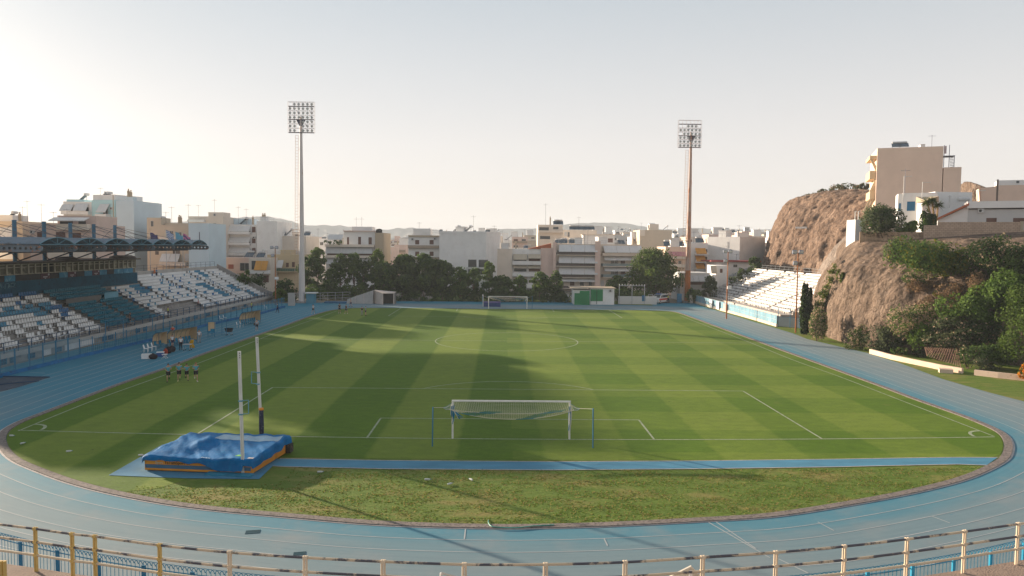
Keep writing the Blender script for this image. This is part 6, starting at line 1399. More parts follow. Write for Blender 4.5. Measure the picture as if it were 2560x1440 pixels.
u0, z0 = b.pl(1322, 610); u1, z1 = b.pl(1378, 604); zz = b.top; MB().add([(u0, -.3, zz+.05), (u1, -.3, zz+1.6), (u1, 7, zz+1.6), (u0, 7, zz+.05), (u0, -.3, zz), (u1, -.3, zz), (u1, 7, zz), (u0, 7, zz)], [(0, 1, 2, 3), (0, 4, 5, 1), (1, 5, 6, 2), (2, 6, 7, 3), (3, 7, 4, 0), (7, 6, 5, 4)]).build('tiled_roof', tile_m, b.t, False, True)
b.rooftop(1300, 'rail'); b.rooftop(1262, 'shed', .6); b.rooftop(1290, 'chimney'); b.rooftop(1272, 'antenna'); b.rooftop(1315, 'solar', .6)
b = Bld(T, 'big block with four rows of triple white awnings over dark railings, in the centre', 1383, 1500, 610, 206, 13, W_['cream'], d1=205); b.block('corner_pillar', 'pink', 1383, 1391, 606, 752, -1.5, -.01); b.block('party_pillar', 'pink', 1488, 1501, 603, 752, -1.6, -.01)
for y_ in (612, 640, 668): b.awn(1397, 1494, y_, y_+17, 'w', 3, 1.9); b.recess(1393, 1487, y_+14, y_+21); b.balc(1391, 1487.5, y_+19, y_+27, 'd', 1.4)
b.awn(1404, 1488, 696, 703, 'w', 2, 1.7); b.win(1425, 1436, 704, 714, 'b'); b.win(1450, 1460, 704, 714, 'd'); b.win(1472, 1480, 704, 714, 'd'); b.balc(1391, 1487.5, 714, 722, 'd', 1.4)
b.rooftop(1410, 'solar', .9); b.rooftop(1430, 'solar', .9); b.rooftop(1447, 'shed', .7); b.rooftop(1470, 'antenna', 1.4); b.rooftop(1395, 'solar', .8); b.rooftop(1440, 'rail')
b = Bld(T, 'block with white awnings and glass balconies left of the big round tree', 1501.5, 1604, 611, 206, 13, W_['cream'], d1=208)
b.awn(1507, 1602, 614, 631, 'w', 3, 1.9); b.recess(1505, 1601, 629, 635, win_b); b.balc(1503, 1603, 632, 640, 'c', 1.5)
for y_ in (641, 668): b.awn(1508, 1601, y_, y_+9, 'w', 3, 1.4); b.win(1527, 1545, y_+8, y_+22, 'd'); b.win(1552, 1562, y_+8, y_+22, 'b'); b.win(1578, 1590, y_+8, y_+22, 'd'); b.balc(1503, 1603, y_+17, y_+26, 'g', 1.5)
b.win(1502, 1510, 701, 716, 'w'); b.win(1530, 1542, 702, 712, 'b'); b.rooftop(1510, 'shed', .8); b.rooftop(1535, 'rail'); b.rooftop(1560, 'solar', .9); b.rooftop(1590, 'chimney')
b = Bld(T, 'cream penthouse block with dark loggias behind the centre awnings', 1345, 1407, 562, 240, 12, W_['cream']); b.recess(1348, 1372, 568, 578); b.recess(1383, 1396, 567, 573); b.balc(1346, 1407, 577, 582, 'c'); b.recess(1350, 1375, 590, 598); b.rooftop(1364, 'antenna', 2.2); b.rooftop(1392, 'solar'); b.rooftop(1400, 'solar'); b.rooftop(1376, 'chimney', 1.5)
b = Bld(T, 'long cream block crowded with roof solar panels behind the centre awnings', 1405, 1492, 575, 262, 12, W_['cream']); b.win(1411, 1417, 580, 590, 'w'); b.win(1419, 1424, 580, 592, 'd'); [b.rooftop(x, 'solar') for x in (1432, 1443, 1455, 1468, 1480)]; b.rooftop(1448, 'antenna', 1.5)
b = Bld(T, 'cream block with a flat overhanging roof behind the glass balconies', 1463, 1537, 587, 240, 12, W_['white']); b.rooftop(1500, 'slab'); b.win(1493, 1499, 594, 600); b.win(1513, 1518, 594, 606); b.recess(1520, 1532, 596, 606, win_b)
b = Bld(T, 'large plain beige block with roof tanks behind the big round tree', 1600, 1680, 575, 320, 18, W_['beige']); b.block('roof_tower', 'cream', 1625, 1648, 560, y0=1, y1=6); b.block('side_part', 'cream', 1599, 1612, 574.8, 590, -.6, -.01); b.rooftop(1632, 'solar', 1.6, 2); b.rooftop(1642, 'blacktank', y=2); b.rooftop(1665, 'boiler', 1.2); b.rooftop(1605, 'antenna')
b = Bld(T, 'pink block with pink awnings left of the rusty floodlight', 1664, 1716, 617, 192, 12, W_['salmon']); b.awn(1669, 1714, 629, 639, 'p', 2, 1.6); b.recess(1672, 1712, 638, 644, win_b); b.balc(1665, 1715, 641, 647, 'c'); b.win(1681, 1687, 652, 660, 'b'); b.win(1696, 1703, 652, 660, 'd'); b.balc(1665, 1715, 660, 668, 'c'); b.rooftop(1690, 'shed', .7); b.rooftop(1675, 'solar'); b.rooftop(1705, 'solar')
b = Bld(T, 'white block with bright orange awnings on rounded balconies right of the rusty floodlight', 1726, 1770, 608, 200, 12, W_['white'])
for i, y_ in enumerate((620, 639, 657)): b.awn(1737, 1763-i*2, y_, y_+13, 'o', 1, 2.0); b.recess(1760, 1768, y_+3, y_+13); b.balc(1736, 1768, y_+13, y_+18, 'w', 1.8)
b.balc(1736, 1768, 676, 682, 'w', 1.8); b.rooftop(1755, 'solar'); b.rooftop(1740, 'antenna')
b = Bld('apartment_wing', 'tall blank bluish wall right of the orange awnings', 1768.5, 1850, 592, 205, 14, W_['white'], d1=198); b.win(1817, 1821, 604, 620, 'w'); b.rooftop(1790, 'rail'); b.rooftop(1800, 'shed', .7); b.rooftop(1835, 'antenna')
b = Bld(T, 'low white house with a dark red flat roof behind the bleachers', 1790, 1900, 655, 185, 10, W_['white']); mb = MB(); mb.b2((-1.5, -1.0, b.top+.003), (b.w, 9, b.top+.35)); mb.build('red_roof', M('roof_red', (.28, .06, .06), .8, .1, 1), b.t, False, True); b.win(1833, 1843, 655+6, 668, 'd'); b.rooftop(1850, 'antenna', .6)
b = Bld(T, 'low house with grey striped awning right behind the rusty floodlight', 1700, 1775, 682, 172, 9, W_['grey']); b.awn(1716, 1772, 688, 702, 'g', 4, 2.0); b.recess(1718, 1770, 702, 712, win_b)
b = Bld(T, 'white house with satellite dish beside the end wall of the bleachers', 1790, 1822, 664, 176, 8, W_['white']); b.win(1800, 1806, 672, 682, 'b'); b.awn(1775, 1790, 664, 682, 'c', 1, 1.2)
b = Bld(T, 'orange brick shell house far right beside the cliff', 1880, 1935, 607, 300, 14, W_['salmon']); b.win(1895, 1901, 616, 623, 'd'); b.win(1913, 1919, 616, 623, 'd')
b = Bld(T, 'white stepped house half hidden by the far cliff', 1895, 1928, 636, 230, 10, W_['white']); b.win(1899, 1907, 642, 650); b.win(1912, 1922, 642, 656, 'w')
# -- mid distance town
rc = random.Random(21); n_ = 0
cols_ = ['white', 'cream', 'white', 'grey', 'pink', 'cream', 'white', 'beige']
adj = {'white': 'white', 'cream': 'cream', 'grey': 'grey', 'pink': 'pinkish', 'beige': 'beige'}
def near(px):
    marks = [(752, 'the pale floodlight'), (887, 'the terraced block'), (1060, 'the small roof room block'), (1155, 'the blank white wall'), (1310, 'the red tile corner'), (1445, 'the centre awnings'), (1640, 'the big beige block'), (1720, 'the rusty floodlight'), (1810, 'the tall bluish wall'), (1935, 'the far cliff')]
    m_ = min(marks, key=lambda q: abs(q[0]-px)); return ('left of ' if px < m_[0]-8 else 'right of ' if px > m_[0]+8 else 'behind ')+m_[1]
seen = set()
for px, w_, top, d in [(960, 50, 617, 260), (1000, 30, 612, 300), (975, 34, 606, 420), (1012, 24, 604, 380), (1225, 44, 584, 330), (1262, 36, 600, 280), (1300, 40, 592, 360), (1325, 30, 588, 420), (1258, 30, 594, 460), (1545, 40, 588, 300), (1575, 34, 580, 420), (1592, 26, 592, 330), (1552, 30, 576, 520), (1620, 30, 588, 460), (1690, 34, 594, 340), (1700, 30, 584, 460), (1668, 24, 588, 520), (1735, 40, 592, 300), (1760, 34, 582, 400), (1790, 36, 586, 330), (1812, 30, 578, 460), (1840, 34, 582, 380), (1862, 36, 588, 330), (1868, 26, 578, 520), (1895, 40, 590, 360), (1905, 34, 580, 470), (1925, 30, 586, 420), (1938, 20, 594, 330), (1870, 30, 604, 260), (1855, 24, 622, 235), (1500, 30, 584, 300), (700, 34, 588, 420), (735, 30, 582, 520), (815, 30, 600, 380), (845, 26, 594, 500), (1110, 24, 580, 520), (1195, 24, 582, 460), (1640, 24, 594, 430), (1520, 26, 580, 430), (1475, 24, 578, 500)]:
    cn = cols_[(px*7+d) % 8]
    lb = f'{adj[cn]} distant flat-roofed block {near(px)}'
    ex_ = ['hazy', 'low', 'tall', 'narrow', 'wide', 'plain', 'square', 'small', 'pale', 'far']; i_ = 0; l2 = lb
    while l2 in seen: l2 = ex_[i_]+' '+lb; i_ += 1
    seen.add(l2)
    b = Bld('town_block', l2, px-w_/2, px+w_/2, top, d, 12, W_[cn], group='distant blocks of the town'); s_ = d/FOC
    fh = 3.1/s_; y_ = top+fh*.35
    while y_ < 640:
        k = max(2, int(w_*s_/3.2))
        for q in range(k):
            x0 = px-w_/2+w_*(q+.22)/k
            if rc.random() < .85: b.recess(x0, x0+w_*.5/k, y_, y_+fh*.5, rc.choice([win_d, win_b, win_d, win_w]))
        if rc.random() < .75: b.balc(px-w_*.46, px+w_*.46*(1 if rc.random() < .5 else .2), y_+fh*.3, y_+fh*.64, rc.choice('wwcb'), 1.2)
        y_ += fh
    for q in range(rc.randint(2, 4)): b.rooftop(px+rc.uniform(-.4, .4)*w_, rc.choice(['shed', 'solar', 'antenna', 'antenna', 'boiler', 'solar', 'chimney']), rc.uniform(.8, 1.3))
# -- the rest of the town: one far-off mass
far = MB(); rf = random.Random(77)
for _ in range(420):
    d = rf.uniform(420, 1500); px = rf.uniform(330, 1960); w_ = rf.uniform(9, 18); h = rf.uniform(6, 17)*(1 if d < 900 else 1.2); p = D(px, 612, d); far.cm = rf.randrange(4)
    far.box((p.x, p.y, h/2), (w_, w_*.8, h), rf.uniform(-.3, .3))
    if rf.random() < .7: far.box((p.x+rf.uniform(-3, 3), p.y, h+1.2), (3.4, 3, 2.4), 0)
    fl = int(h/3)
    far.cm = 4
    for q in range(fl): far.box((p.x, p.y-w_*.42, 1.7+q*3.0), (w_*.8, .5, 1.1), 0)
tag(far.build('distant_town', [W_['white'], W_['cream'], W_['grey'], W_['pink'], win_b]), 'pale hazy mass of flat roofed houses spreading to the hills', 'town', None, 'stuff')
# hills
hl = MB(); ridge = [(200, 560), (420, 556), (560, 548), (640, 541), (700, 546), (760, 562), (820, 563), (870, 566), (960, 574), (1000, 570), (1040, 571), (1120, 577), (1200, 579), (1260, 572), (1340, 571), (1400, 562), (1470, 557), (1560, 558), (1600, 565), (1660, 574), (1720, 570), (1800, 572), (1900, 574), (2000, 570), (2200, 566), (2500, 570)]
rp = spline([V((x, y, 0)) for x, y in ridge], 6)
vs = []; NV_ = 9
for j in range(NV_):
    f = j/(NV_-1)
    for i, q in enumerate(rp):
        d = 1700+900*f; t = D(q.x, q.y+3*mn.noise(V((q.x*.05, 0, 0))), 2600); b_ = D(q.x, 640, d); z = -2+(t.z+2)*(f**1.3)+(18*mn.noise(V((i*.35, f*4, 0)))*math.sin(f*3.14)); vs.append((b_.x+(t.x-b_.x)*f, b_.y+(t.y-b_.y)*f, z))
n_ = len(rp); hl.add(vs, [(j*n_+i, j*n_+i+1, (j+1)*n_+i+1, (j+1)*n_+i) for j in range(NV_-1) for i in range(n_-1)])
struct('hills', hl, M('hill_scrub', (.22, .20, .18), .95, .2, .01), True)
# -- houses above the cliff
b = Bld('apartment_block', 'tall plain beige building on top of the cliff, stepped at its right end', 2194, 2359, 368, 150, 13, W_['salmon'], d1=146, zb=10); b.block('lower_wing', 'salmon', 2359.2, 2404, 418.5, 560, 0, 12)
for y0, y1 in ((388, 396), (426, 446), (477, 497)):
    u0, z1 = b.pl(2176, y0); u1, z0 = b.pl(2193.8, y1); o = b.box(b.t, 'balcony', W_['yellow'], u0, -.003, .8, 9, z0, z1)
mb = MB()
for (x0, y0), (x1, y1) in (((2180, 396), (2193, 425)), ((2193, 446), (2178, 478)), ((2190, 446), (2186, 478)), ((2178, 497), (2160, 532)), ((2186, 497), (2168, 532))):
    u0, z0 = b.pl(x0, y0); u1, z1 = b.pl(x1, y1); MB().tube([(u0, 1.2, z0-b.zb), (u1, 1.2, z1-b.zb)], .28, 5).build('brace', W_['yellow'], b.t, False, True)
for x in (2234, 2252): b.rooftop(x, 'solar', .8, 1.2)
b.rooftop(2325, 'antenna', .8); b.rooftop(2300, 'shed', .25)
mb = MB(); uA, zA = b.pl(2360, 390); uB, zB = b.pl(2388, 417); zz = b.zb
mb.b2((uA, .5, zA-zz), (uB, 3, zA-zz+.12))
for u in (uA+.1, (uA+uB)/2, uB-.1): mb.tube([(u, .6, zB-zz), (u, .6, zA-zz+(2.2 if u < uB-.5 else 0))], .06, 5)
for q in range(7): mb.tube([((uA+uB)/2+.2, .6+q*.1, zB-zz+.3*q), (uB-.1, .6+q*.1, zB-zz+.3*q+.1)], .05, 4)
mb.build('roof_stair', rackd, b.t, False, True); mb = MB(); u2, z2 = b.pl(2368, 364); mb.b2((uA, .4, zA-zz+.5), (u2, .45, z2-zz)); mb.build('mesh_screen', M('screen_mesh', (.45, .36, .37), .8, .2, 6), b.t, False, True)
b = Bld('house', 'white house with a bright blue shutter below the tall beige building', 2257, 2345, 482, 122, 8, W_['white'], d1=120, zb=10); b.win(2268, 2287, 504, 527, 'u'); b.block('side_bay', 'white', 2246, 2256.8, 484, 560, .3, 6); b.rooftop(2260, 'antenna', 1.3); u0, z1 = b.pl(2248, 508); u1, z0 = b.pl(2252, 528); b.box(b.t, 'window', win_u, u0, u1, .25, .297, z0, z1)
b = Bld('house', 'white roof block with a steel water tank and dark flue behind the palm', 2336, 2431, 480, 128, 8, W_['white'], zb=10); b.block('side_bay', 'white', 2334, 2341, 479.5, 540, -.5, -.01)
mb = MB(); u, z = b.pl(2395, 500); mb.lathe((u, -1.6, z-10), [(.1, -1.0), (.36, -.9), (.36, .9), (.1, 1.0)], 12, 'x'); mb.build('water_tank', tank_m, b.t, False, True); u, z = b.pl(2361, 503); mb = MB(); mb.lathe((u, -1.5, z-10), [(.1, -1.2), (.1, .6), (.25, .62), (.25, .8), (.1, .95)], 8); mb.build('flue_pipe', tank_m, b.t, False, True)
b = Bld('house', 'small white garage wing with a reddish canopy behind the palm', 2306, 2350, 506, 117.5, 1.6, W_['white'], zb=10); u0, z1 = b.pl(2303, 490); u1, z0 = b.pl(2336, 506); MB().add([(u0, -1.2, z0-10+.2), (u1, -1.2, z0-10+.9), (u1, 1.5, z1-10), (u0, 1.5, z1-10), (u0, -1.2, z0-10), (u1, -1.2, z0-10), (u1, 1.5, z0-10), (u0, 1.5, z0-10)], [(0, 1, 2, 3), (0, 4, 5, 1), (1, 5, 6, 2), (2, 6, 7, 3), (3, 7, 4, 0)]).build('canopy', W_['tan'], b.t, False, True)
b = Bld('house', 'long grey house with a sloping red tile roof end behind the block wall', 2420, 2640, 523, 113, 9, W_['grey'], d1=108, zb=11); b.win(2466, 2491, 545, 560, 'b'); b.win(2533, 2560, 545, 560, 'b'); b.ac(2452, 513+14); b.block('roof_parapet', 'white', 2418, 2640, 504, 521, -.5, 9.3); b.block('front_bay', 'white', 2345, 2419.5, 543, 575, .2, 7)
u0, z0 = b.pl(2341, 546); u1, z1 = b.pl(2422, 508); MB().add([(u0, -.6, z0-11), (u1, -.6, z1-11), (u1, 7, z1-11), (u0, 7, z0-11), (u0, -.6, z0-11.3), (u1, -.6, z1-11.35), (u1, 7, z1-11.35), (u0, 7, z0-11.3)], [(0, 1, 2, 3), (7, 6, 5, 4), (0, 4, 5, 1), (1, 5, 6, 2), (2, 6, 7, 3), (3, 7, 4, 0)]).build('tiled_roof', tile_m, b.t, False, True)
mb = MB(); mb.add([(u0+.2, 0, z0-11.35), (u1, 0, z1-11.4), (u1, 0, 0), (u0+.2, 0, 0), (u0+.2, 6.8, z0-11.35), (u1, 6.8, z1-11.4), (u1, 6.8, 0), (u0+.2, 6.8, 0)], [(3, 2, 1, 0), (4, 5, 6, 7), (0, 1, 5, 4), (2, 3, 7, 6), (3, 0, 4, 7), (1, 2, 6, 5)]); mb.build('gable_wall', W_['white'], b.t, False, True)
b = Bld('house', 'salmon walled house with a white roof terrace at the right edge of the skyline', 2492, 2640, 462, 150, 9, W_['salmon'], d1=146, zb=9); b.block('roof_box', 'white', 2500, 2640, 450, None, 1, 6); u0, z0 = b.pl(2452, 470); MB().add([(u0, 0, z0-9), (0, 0, b.top-9-.2), (0, 0, -2), (u0+1.5, 0, -2), (u0, 6, z0-9), (0, 6, b.top-9-.2), (0, 6, -2), (u0+1.5, 6, -2)], [(3, 2, 1, 0), (4, 5, 6, 7), (0, 1, 5, 4), (1, 2, 6, 5), (2, 3, 7, 6), (3, 0, 4, 7)]).build('sloping_wall', W_['salmon'], b.t, False, True); b.recess(2541, 2548, 452, 458)
# block wall, stone wall, sheds
def brickmat(name, c1, c2, mo):
    m, n, b_ = nodes_mat(name, .92, .1); tc = nd(n, 'ShaderNodeTexCoord'); mp = nd(n, 'ShaderNodeMapping'); mp.inputs['Rotation'].default_value = (math.pi/2, 0, 0); n.links.new(tc.outputs['Object'], mp.inputs[0])
    br = nd(n, 'ShaderNodeTexBrick'); br.inputs['Scale'].default_value = 1; br.inputs['Brick Width'].default_value = .5; br.inputs['Row Height'].default_value = .25; br.inputs['Mortar Size'].default_value = .018
    br.inputs['Color1'].default_value = (*c1, 1); br.inputs['Color2'].default_value = (*c2, 1); br.inputs['Mortar'].default_value = (*mo, 1); n.links.new(mp.outputs[0], br.inputs['Vector'])
    n.links.new(mix(n, .6, br.outputs[0], ramp(n, noise(n, tc.outputs['Object'], 1.2, 5), [(.3, (.8, .8, .8)), (.7, (1.15, 1.12, 1.1))]), 'MULTIPLY'), b_.inputs['Base Color']); return m
def flatwall(name, label, p0, p1, d0, d1, hpx, mat, th=.25, step=None):
    b = Bld(name, label, p0[0], p1[0], p0[1], d0, th, mat, d1=d1, zb=min(D(p0[0], p0[1]+hpx, d0).z, D(p1[0], p1[1]+hpx, d1).z)-.6, cat='wall'); return b
bw = brickmat('block_wall', (.50, .37, .28), (.44, .32, .24), (.26, .19, .15))
b = flatwall('block_wall', 'long bare block wall above the green bushes', (2345, 555), (2552, 548), 103, 100, 42, bw); b.box(b.t, 'lower_part', bw, b.pl(2310, 560)[0], -.003, 0, .24, b.zb, b.top-.45); b.box(b.t, 'end_pillar', W_['tan'], b.w+.003, b.w+.35, -.05, .3, b.zb, b.top+.1)
stone = M('retaining_stone', (.44, .31, .21), .95, .3, 1.0, bump=1.0, bscale=4, col2=(.22, .155, .11), amt=.46)
b = flatwall('retaining_wall', 'crumbling stone retaining wall at the cliff edge below the olive tree', (2150, 580), (2316, 583), 107, 104, 38, stone, .6)
b = Bld('shed', 'small grey concrete shed with two pipes on the cliff edge', 2139, 2163, 549, 113, 3, W_['grey'], zb=9); mb = MB()
for x, ty in ((2142, 528), (2150, 528)): u, z = b.pl(x, ty); mb.tube([(u, .5, b.top-9), (u, .5, z-9), (u+.25, .5, z-9)], .07, 6)
mb.build('vent_pipe', gw, b.t, False, True)
p = D(2492, 505, 140); o = MB().tube([(0, 0, -8), (0, 0, D(2492, 449, 140).z-p.z)], .16, 8).build('utility_pole', M('pole_wood', (.13, .10, .085), .9, .15, 1)); o.location = p; tag(o, 'dark utility pole beside the salmon house on the cliff', 'pole')
for px, py, ty, d, lb in ((2305, 500, 455, 118, 'thin television antenna mast before the white roof block'), (2259, 482, 440, 119, 'thin television antenna mast before the beige wall, by the blue shutter house'), (2443, 505, 476, 116, 'short pale pipe standing on the grey house roof')):
    p = D(px, py, d); h = D(px, ty, d).z-p.z; o = MB().tube([(0, 0, -.5), (0, 0, h)], .05, 5).tube([(0, 0, h*.97), (1.3, 0, h*.99)], .035, 4).build('antenna_mast', tank_m); o.location = p; tag(o, lb, 'antenna')
# plants up there
def upplant(px, py, wpx, hpx, kind, label, d, n, leaf, cat='shrub', name='shrub', k2=None, sec=0, lob=5): p = D(px, py, d); s = d/FOC; return shrub(name, label, cat, p, wpx*s, hpx*s, kind, n, leaf, k2, sec, lob=lob)
upplant(2215, 588, 125, 84, 'olive', 'big grey green olive tree beside the blue shutter house', 106, 3200, .24, 'olive_tree', 'tree', 'dark', .25, 7) if False else upplant(2204, 592, 92, 80, 'olive', 'big grey green olive tree beside the blue shutter house', 106, 3200, .24, 'tree', 'olive_tree', 'dark', .25, 7)
upplant(2270, 588, 44, 34, 'mid', 'green bush between the olive tree and the palm', 106, 800, .24, 'shrub', 'shrub', 'green', .3)
upplant(2318, 586, 30, 60, 'dark', 'dense dark bush under the palm heads', 106, 1300, .22, 'shrub', 'shrub', 'mid', .2)
PT = thing('yucca_palm', 'spiky yucca palm with two heads before the white roof block', 'palm', D(2330, 575, 106)); mb = MB(); tr = MB(); rnd = random.Random(6); base = D(2332, 580, 106)
for px, py, r_ in ((2318, 506, 1.15), (2345, 512, 1.05), (2330, 500, .9)):
    c = D(px, py, 106); tr.tube([base, base.lerp(c, .5)+V((.2, 0, 0)), c], [.2, .15, .12], 6)
    for _ in range(170):
        d = V((rnd.gauss(0, 1), rnd.gauss(0, 1), rnd.gauss(.25, .9))).normalized(); sd = d.orthogonal().normalized()*.06; e = c+d*r_*rnd.uniform(.8, 1.15)-V((0, 0, .15)); mb.add([c+sd, c-sd, e], [(0, 1, 2)])
mb.build('crown', leaf_mat('leaf_yucca', (.05, .085, .02), (.10, .12, .03)), PT); tr.build('trunk', M('trunk_straw', (.34, .22, .10), .9, .2, 2), PT)
# ------------------------------------------------------------ far end: trees, sheds, van
def ftree(px, top, wpx, dep, kind, n, label, leaf=.42, k2=None, sec=.3, clear=.25, lob=7, seed=0, group='trees beyond the far track', base_py=None, trunk=.2, bk=None, name='tree'):
    s = dep/FOC; p = D(px, 700, dep); p.z = 0; h = D(px, top, dep).z; return tree(name, label, p, h, wpx*s*1.15, kind, int(n*2.6), leaf*1.15, group, k2, sec, trunk, clear, lob, seed, bk)
for a in [
    (792, 618, 46, 172, 'mid', 900, 'tall slim pine-like tree right of the pale floodlight', .42, 'bright', .25, .45), (770, 640, 48, 170, 'dark', 900, 'dark tree touching the pale floodlight', .42, 'mid', .3, .2),
    (826, 668, 56, 168, 'mid', 900, 'low grey green tree below the terraced block', .42, 'dark', .3, .1), (852, 640, 46, 171, 'mid', 800, 'slim tree in front of the grey awnings', .4, 'dark', .35, .35),
    (884, 632, 46, 172, 'mid', 900, 'tree with a rounded top before the right of the grey awnings', .42, 'bright', .2, .35), (908, 650, 46, 170, 'dark', 900, 'dark tree before the tan end wall', .42, 'mid', .3, .1),
    (945, 627, 44, 171, 'bright', 900, 'sunlit yellow green tree top beside the tan end wall', .4, 'mid', .4, .4)]: ftree(*a, seed=a[0])
for a in [
    (960, 662, 76, 166, 'dark', 1800, 'left part of the big dark tree clump, above the players tunnel', .5, 'mid', .3, .05), (1010, 643, 84, 168, 'dark', 2000, 'broad dark tree in the middle of the big clump', .55, 'mid', .25, .05),
    (1060, 636, 84, 168, 'dark', 2100, 'highest dark tree of the big clump', .55, 'mid', .28, .05), (1105, 650, 72, 167, 'dark', 1600, 'dark tree on the right of the big clump', .5, 'mid', .25, .05),
    (1150, 668, 56, 166, 'mid', 1100, 'mid green tree right of the big dark clump', .45, 'dark', .3, .08), (1185, 668, 40, 167, 'mid', 650, 'thin airy tree before the blank white wall', .36, 'dark', .3, .35),
    (1222, 656, 36, 168, 'mid', 600, 'thin tree with a clear stem below the cream orange awning block', .36, 'bright', .3, .45), (1252, 690, 76, 164, 'dark', 1500, 'dense dark bushy tree left of the white sunlit bay', .45, 'mid', .2, .03),
    (1298, 690, 44, 165, 'mid', 800, 'small tree under the planted balconies', .4, 'dark', .3, .1), (1352, 683, 48, 165, 'mid', 1000, 'rounded tree below the red tile corner block', .4, 'bright', .2, .3), (1391, 683, 38, 165, 'mid', 900, 'upright tree before the corner pillar of the centre block', .4, 'dark', .3, .15)]: ftree(*a, seed=a[0])
ftree(1634, 622, 118, 172, 'big', 4200, 'big round walnut-like tree in front of the beige block', .42, 'mid', .35, .08, 15, seed=5, trunk=.35)
ftree(1545, 690, 66, 170, 'dark', 1100, 'dark green bushy tree between the shed and the big round tree', .42, 'mid', .3, .05, seed=8)
ftree(1776, 692, 40, 168, 'olive', 500, 'grey green palm-like tree beside the end wall of the bleachers', .5, 'dark', .3, .1, seed=9)
ftree(1887, 640, 40, 178, 'dark', 700, 'dark fig tree behind the top of the bleachers', .5, 'mid', .3, .1, seed=10)
ftree(1848, 668, 46, 172, 'dark', 400, 'straggly tree along the end wall of the bleachers', .4, 'olive', .4, .1, seed=12)
ftree(610, 672, 40, 158, 'mid', 500, 'dark bush behind the end wall of the grandstand', .4, 'dark', .3, .0, seed=13)
ftree(712, 700, 60, 160, 'dark', 800, 'low dark tree behind the grandstand end, left of the pale floodlight', .42, 'mid', .3, .0, seed=14)
ftree(700, 722, 40, 156, 'bright', 500, 'low yellow green bush between the grandstand end and the floodlight', .36, 'mid', .3, .0, seed=15)
for i, (px, top, w_) in enumerate([(640, 690, 40), (790, 718, 50), (835, 715, 56), (880, 716, 50), (1190, 722, 50), (1330, 722, 50), (1390, 726, 50), (1735, 728, 30), (1560, 722, 46), (1590, 730, 60)]):
    p = D(px, 700, 165); p.z = 0; h = D(px, top, 165).z
    shrub('hedge_shrub', f'low dark shrub at the back of the far track, {near(px)}' if i not in (1, 9) else f'low leafy shrub {near(px)} by the far fence' if i == 1 else 'wide low shrub under the pergola beside the shed', 'shrub', p, w_*165/FOC*1.3, h*1.15, ['dark', 'mid'][i % 2], 700, .36, 'dark', .3, 'low shrubs behind the far track', lob=4, seed=i)
HG = thing('hedge', 'continuous dark hedge along the back of the far track', 'hedge', (0, 119, 0)); mb = MB(); rnd = random.Random(41); lb = []
for i in range(34): px = 770+i*20; p = D(px, 730, 163.5); lb.append((V((p.x, p.y+rnd.uniform(-.6, .6), 1.0)), (1.7, .9, 1.2*rnd.uniform(.7, 1.25))))
leaves(mb, [l for l in lb if not 1425 < 0], 5200, .36, rnd, .3, 1); mb.build('foliage', [LM['dark'], LM['mid']], HG)
# back fence on the left
p0, p1 = G(772, 757), G(868, 753)
FBK = thing('back_fence', 'thin pale wire fence at the back of the track beside the players tunnel', 'fence', p0); mb = MB()
for zz in (.6, 1.2, 1.8): mb.tube([p0+V((0, 3, zz)), p1+V((0, 3, zz))], .04, 4)
mb.build('rail', grey_steel, FBK)
for i in range(6): q = p0.lerp(p1, i/5)+V((0, 3, 0)); MB().tube([q, q+V((0, 0, 1.9))], .05, 5).build('post', grey_steel, FBK)
# players tunnel
tun = M('tunnel_fabric', (.40, .39, .38), .85, .1, .6, col2=(.30, .29, .29), amt=.36); tun_l = M('tunnel_light', (.56, .48, .43), .85, .08, .5)
c = G(955, 760); TN = thing('players_tunnel', 'grey white players tunnel with a sloping rear part and open mouth', 'tunnel', c); dT = (c-CAM).dot(FW); sT = dT/FOC
def tp(px, py, off=0): q = D(px, py, dT+off); return q
x0, x1, x2 = tp(866, 755).x, tp(932, 755).x, tp(986, 755).x; y_ = c.y; zt = tp(932, 726).z; zm = tp(960, 733).z
mb = MB(); pr = [V((x0, 0, .0)), V((x1, 0, 0)), V((x1, 0, zt)), V((x0+.2, 0, .95))]; mb.prism(pr, (0, y_+.2, 0), (0, y_+3.4, 0)); mb.build('sloping_part', tun, TN)
mb = MB()
for q in (.33, .66): x = x0+(x1-x0)*q; mb.box((x, y_+.17, (.95+(zt-.95)*q)/2), (.08, .04, (.95+(zt-.95)*q)))
mb.build('seam', tun_l, TN)
xm = tp(959, 755).x; mb = MB()
mb.add([(x1+.05, y_+1.2, 0), (xm, y_-1.2, 0), (xm, y_-1.2, zm), (x1+.05, y_+1.2, zt-.1), (x1+.1, y_+1.3, 0), (xm+.1, y_-1.15, 0), (xm+.1, y_-1.15, zm), (x1+.1, y_+1.3, zt-.1)], [(0, 1, 2, 3), (7, 6, 5, 4), (0, 4, 5, 1), (1, 5, 6, 2), (2, 6, 7, 3)])
mb.add([(xm, y_-1.2, zm), (x2, y_-.6, zm), (x2, y_+2.6, zm+.1), (x1+.05, y_+2.6, zt-.1), (x1+.05, y_+1.2, zt-.1), (xm, y_-1.2, zm+.08), (x2, y_-.6, zm+.08), (x2, y_+2.6, zm+.18), (x1+.05, y_+2.6, zt-.02), (x1+.05, y_+1.2, zt-.02)], [(4, 3, 2, 1, 0), (5, 6, 7, 8, 9), (0, 1, 6, 5), (1, 2, 7, 6)])
mb.build('mouth_cover', tun_l, TN)
mb = MB(); mb.b2((x2-.06, y_-.55, 0), (x2, y_+2.6, zm)); mb.b2((x1+.2, y_+2.55, 0), (x2-.07, y_+2.6, zm)); mb.build('mouth_inside', conc_d, TN); mb = MB(); mb.b2((x2-.12, y_-.68, 0), (x2+.05, y_-.56, zm)); mb.build('mouth_frame', tun_l, TN)
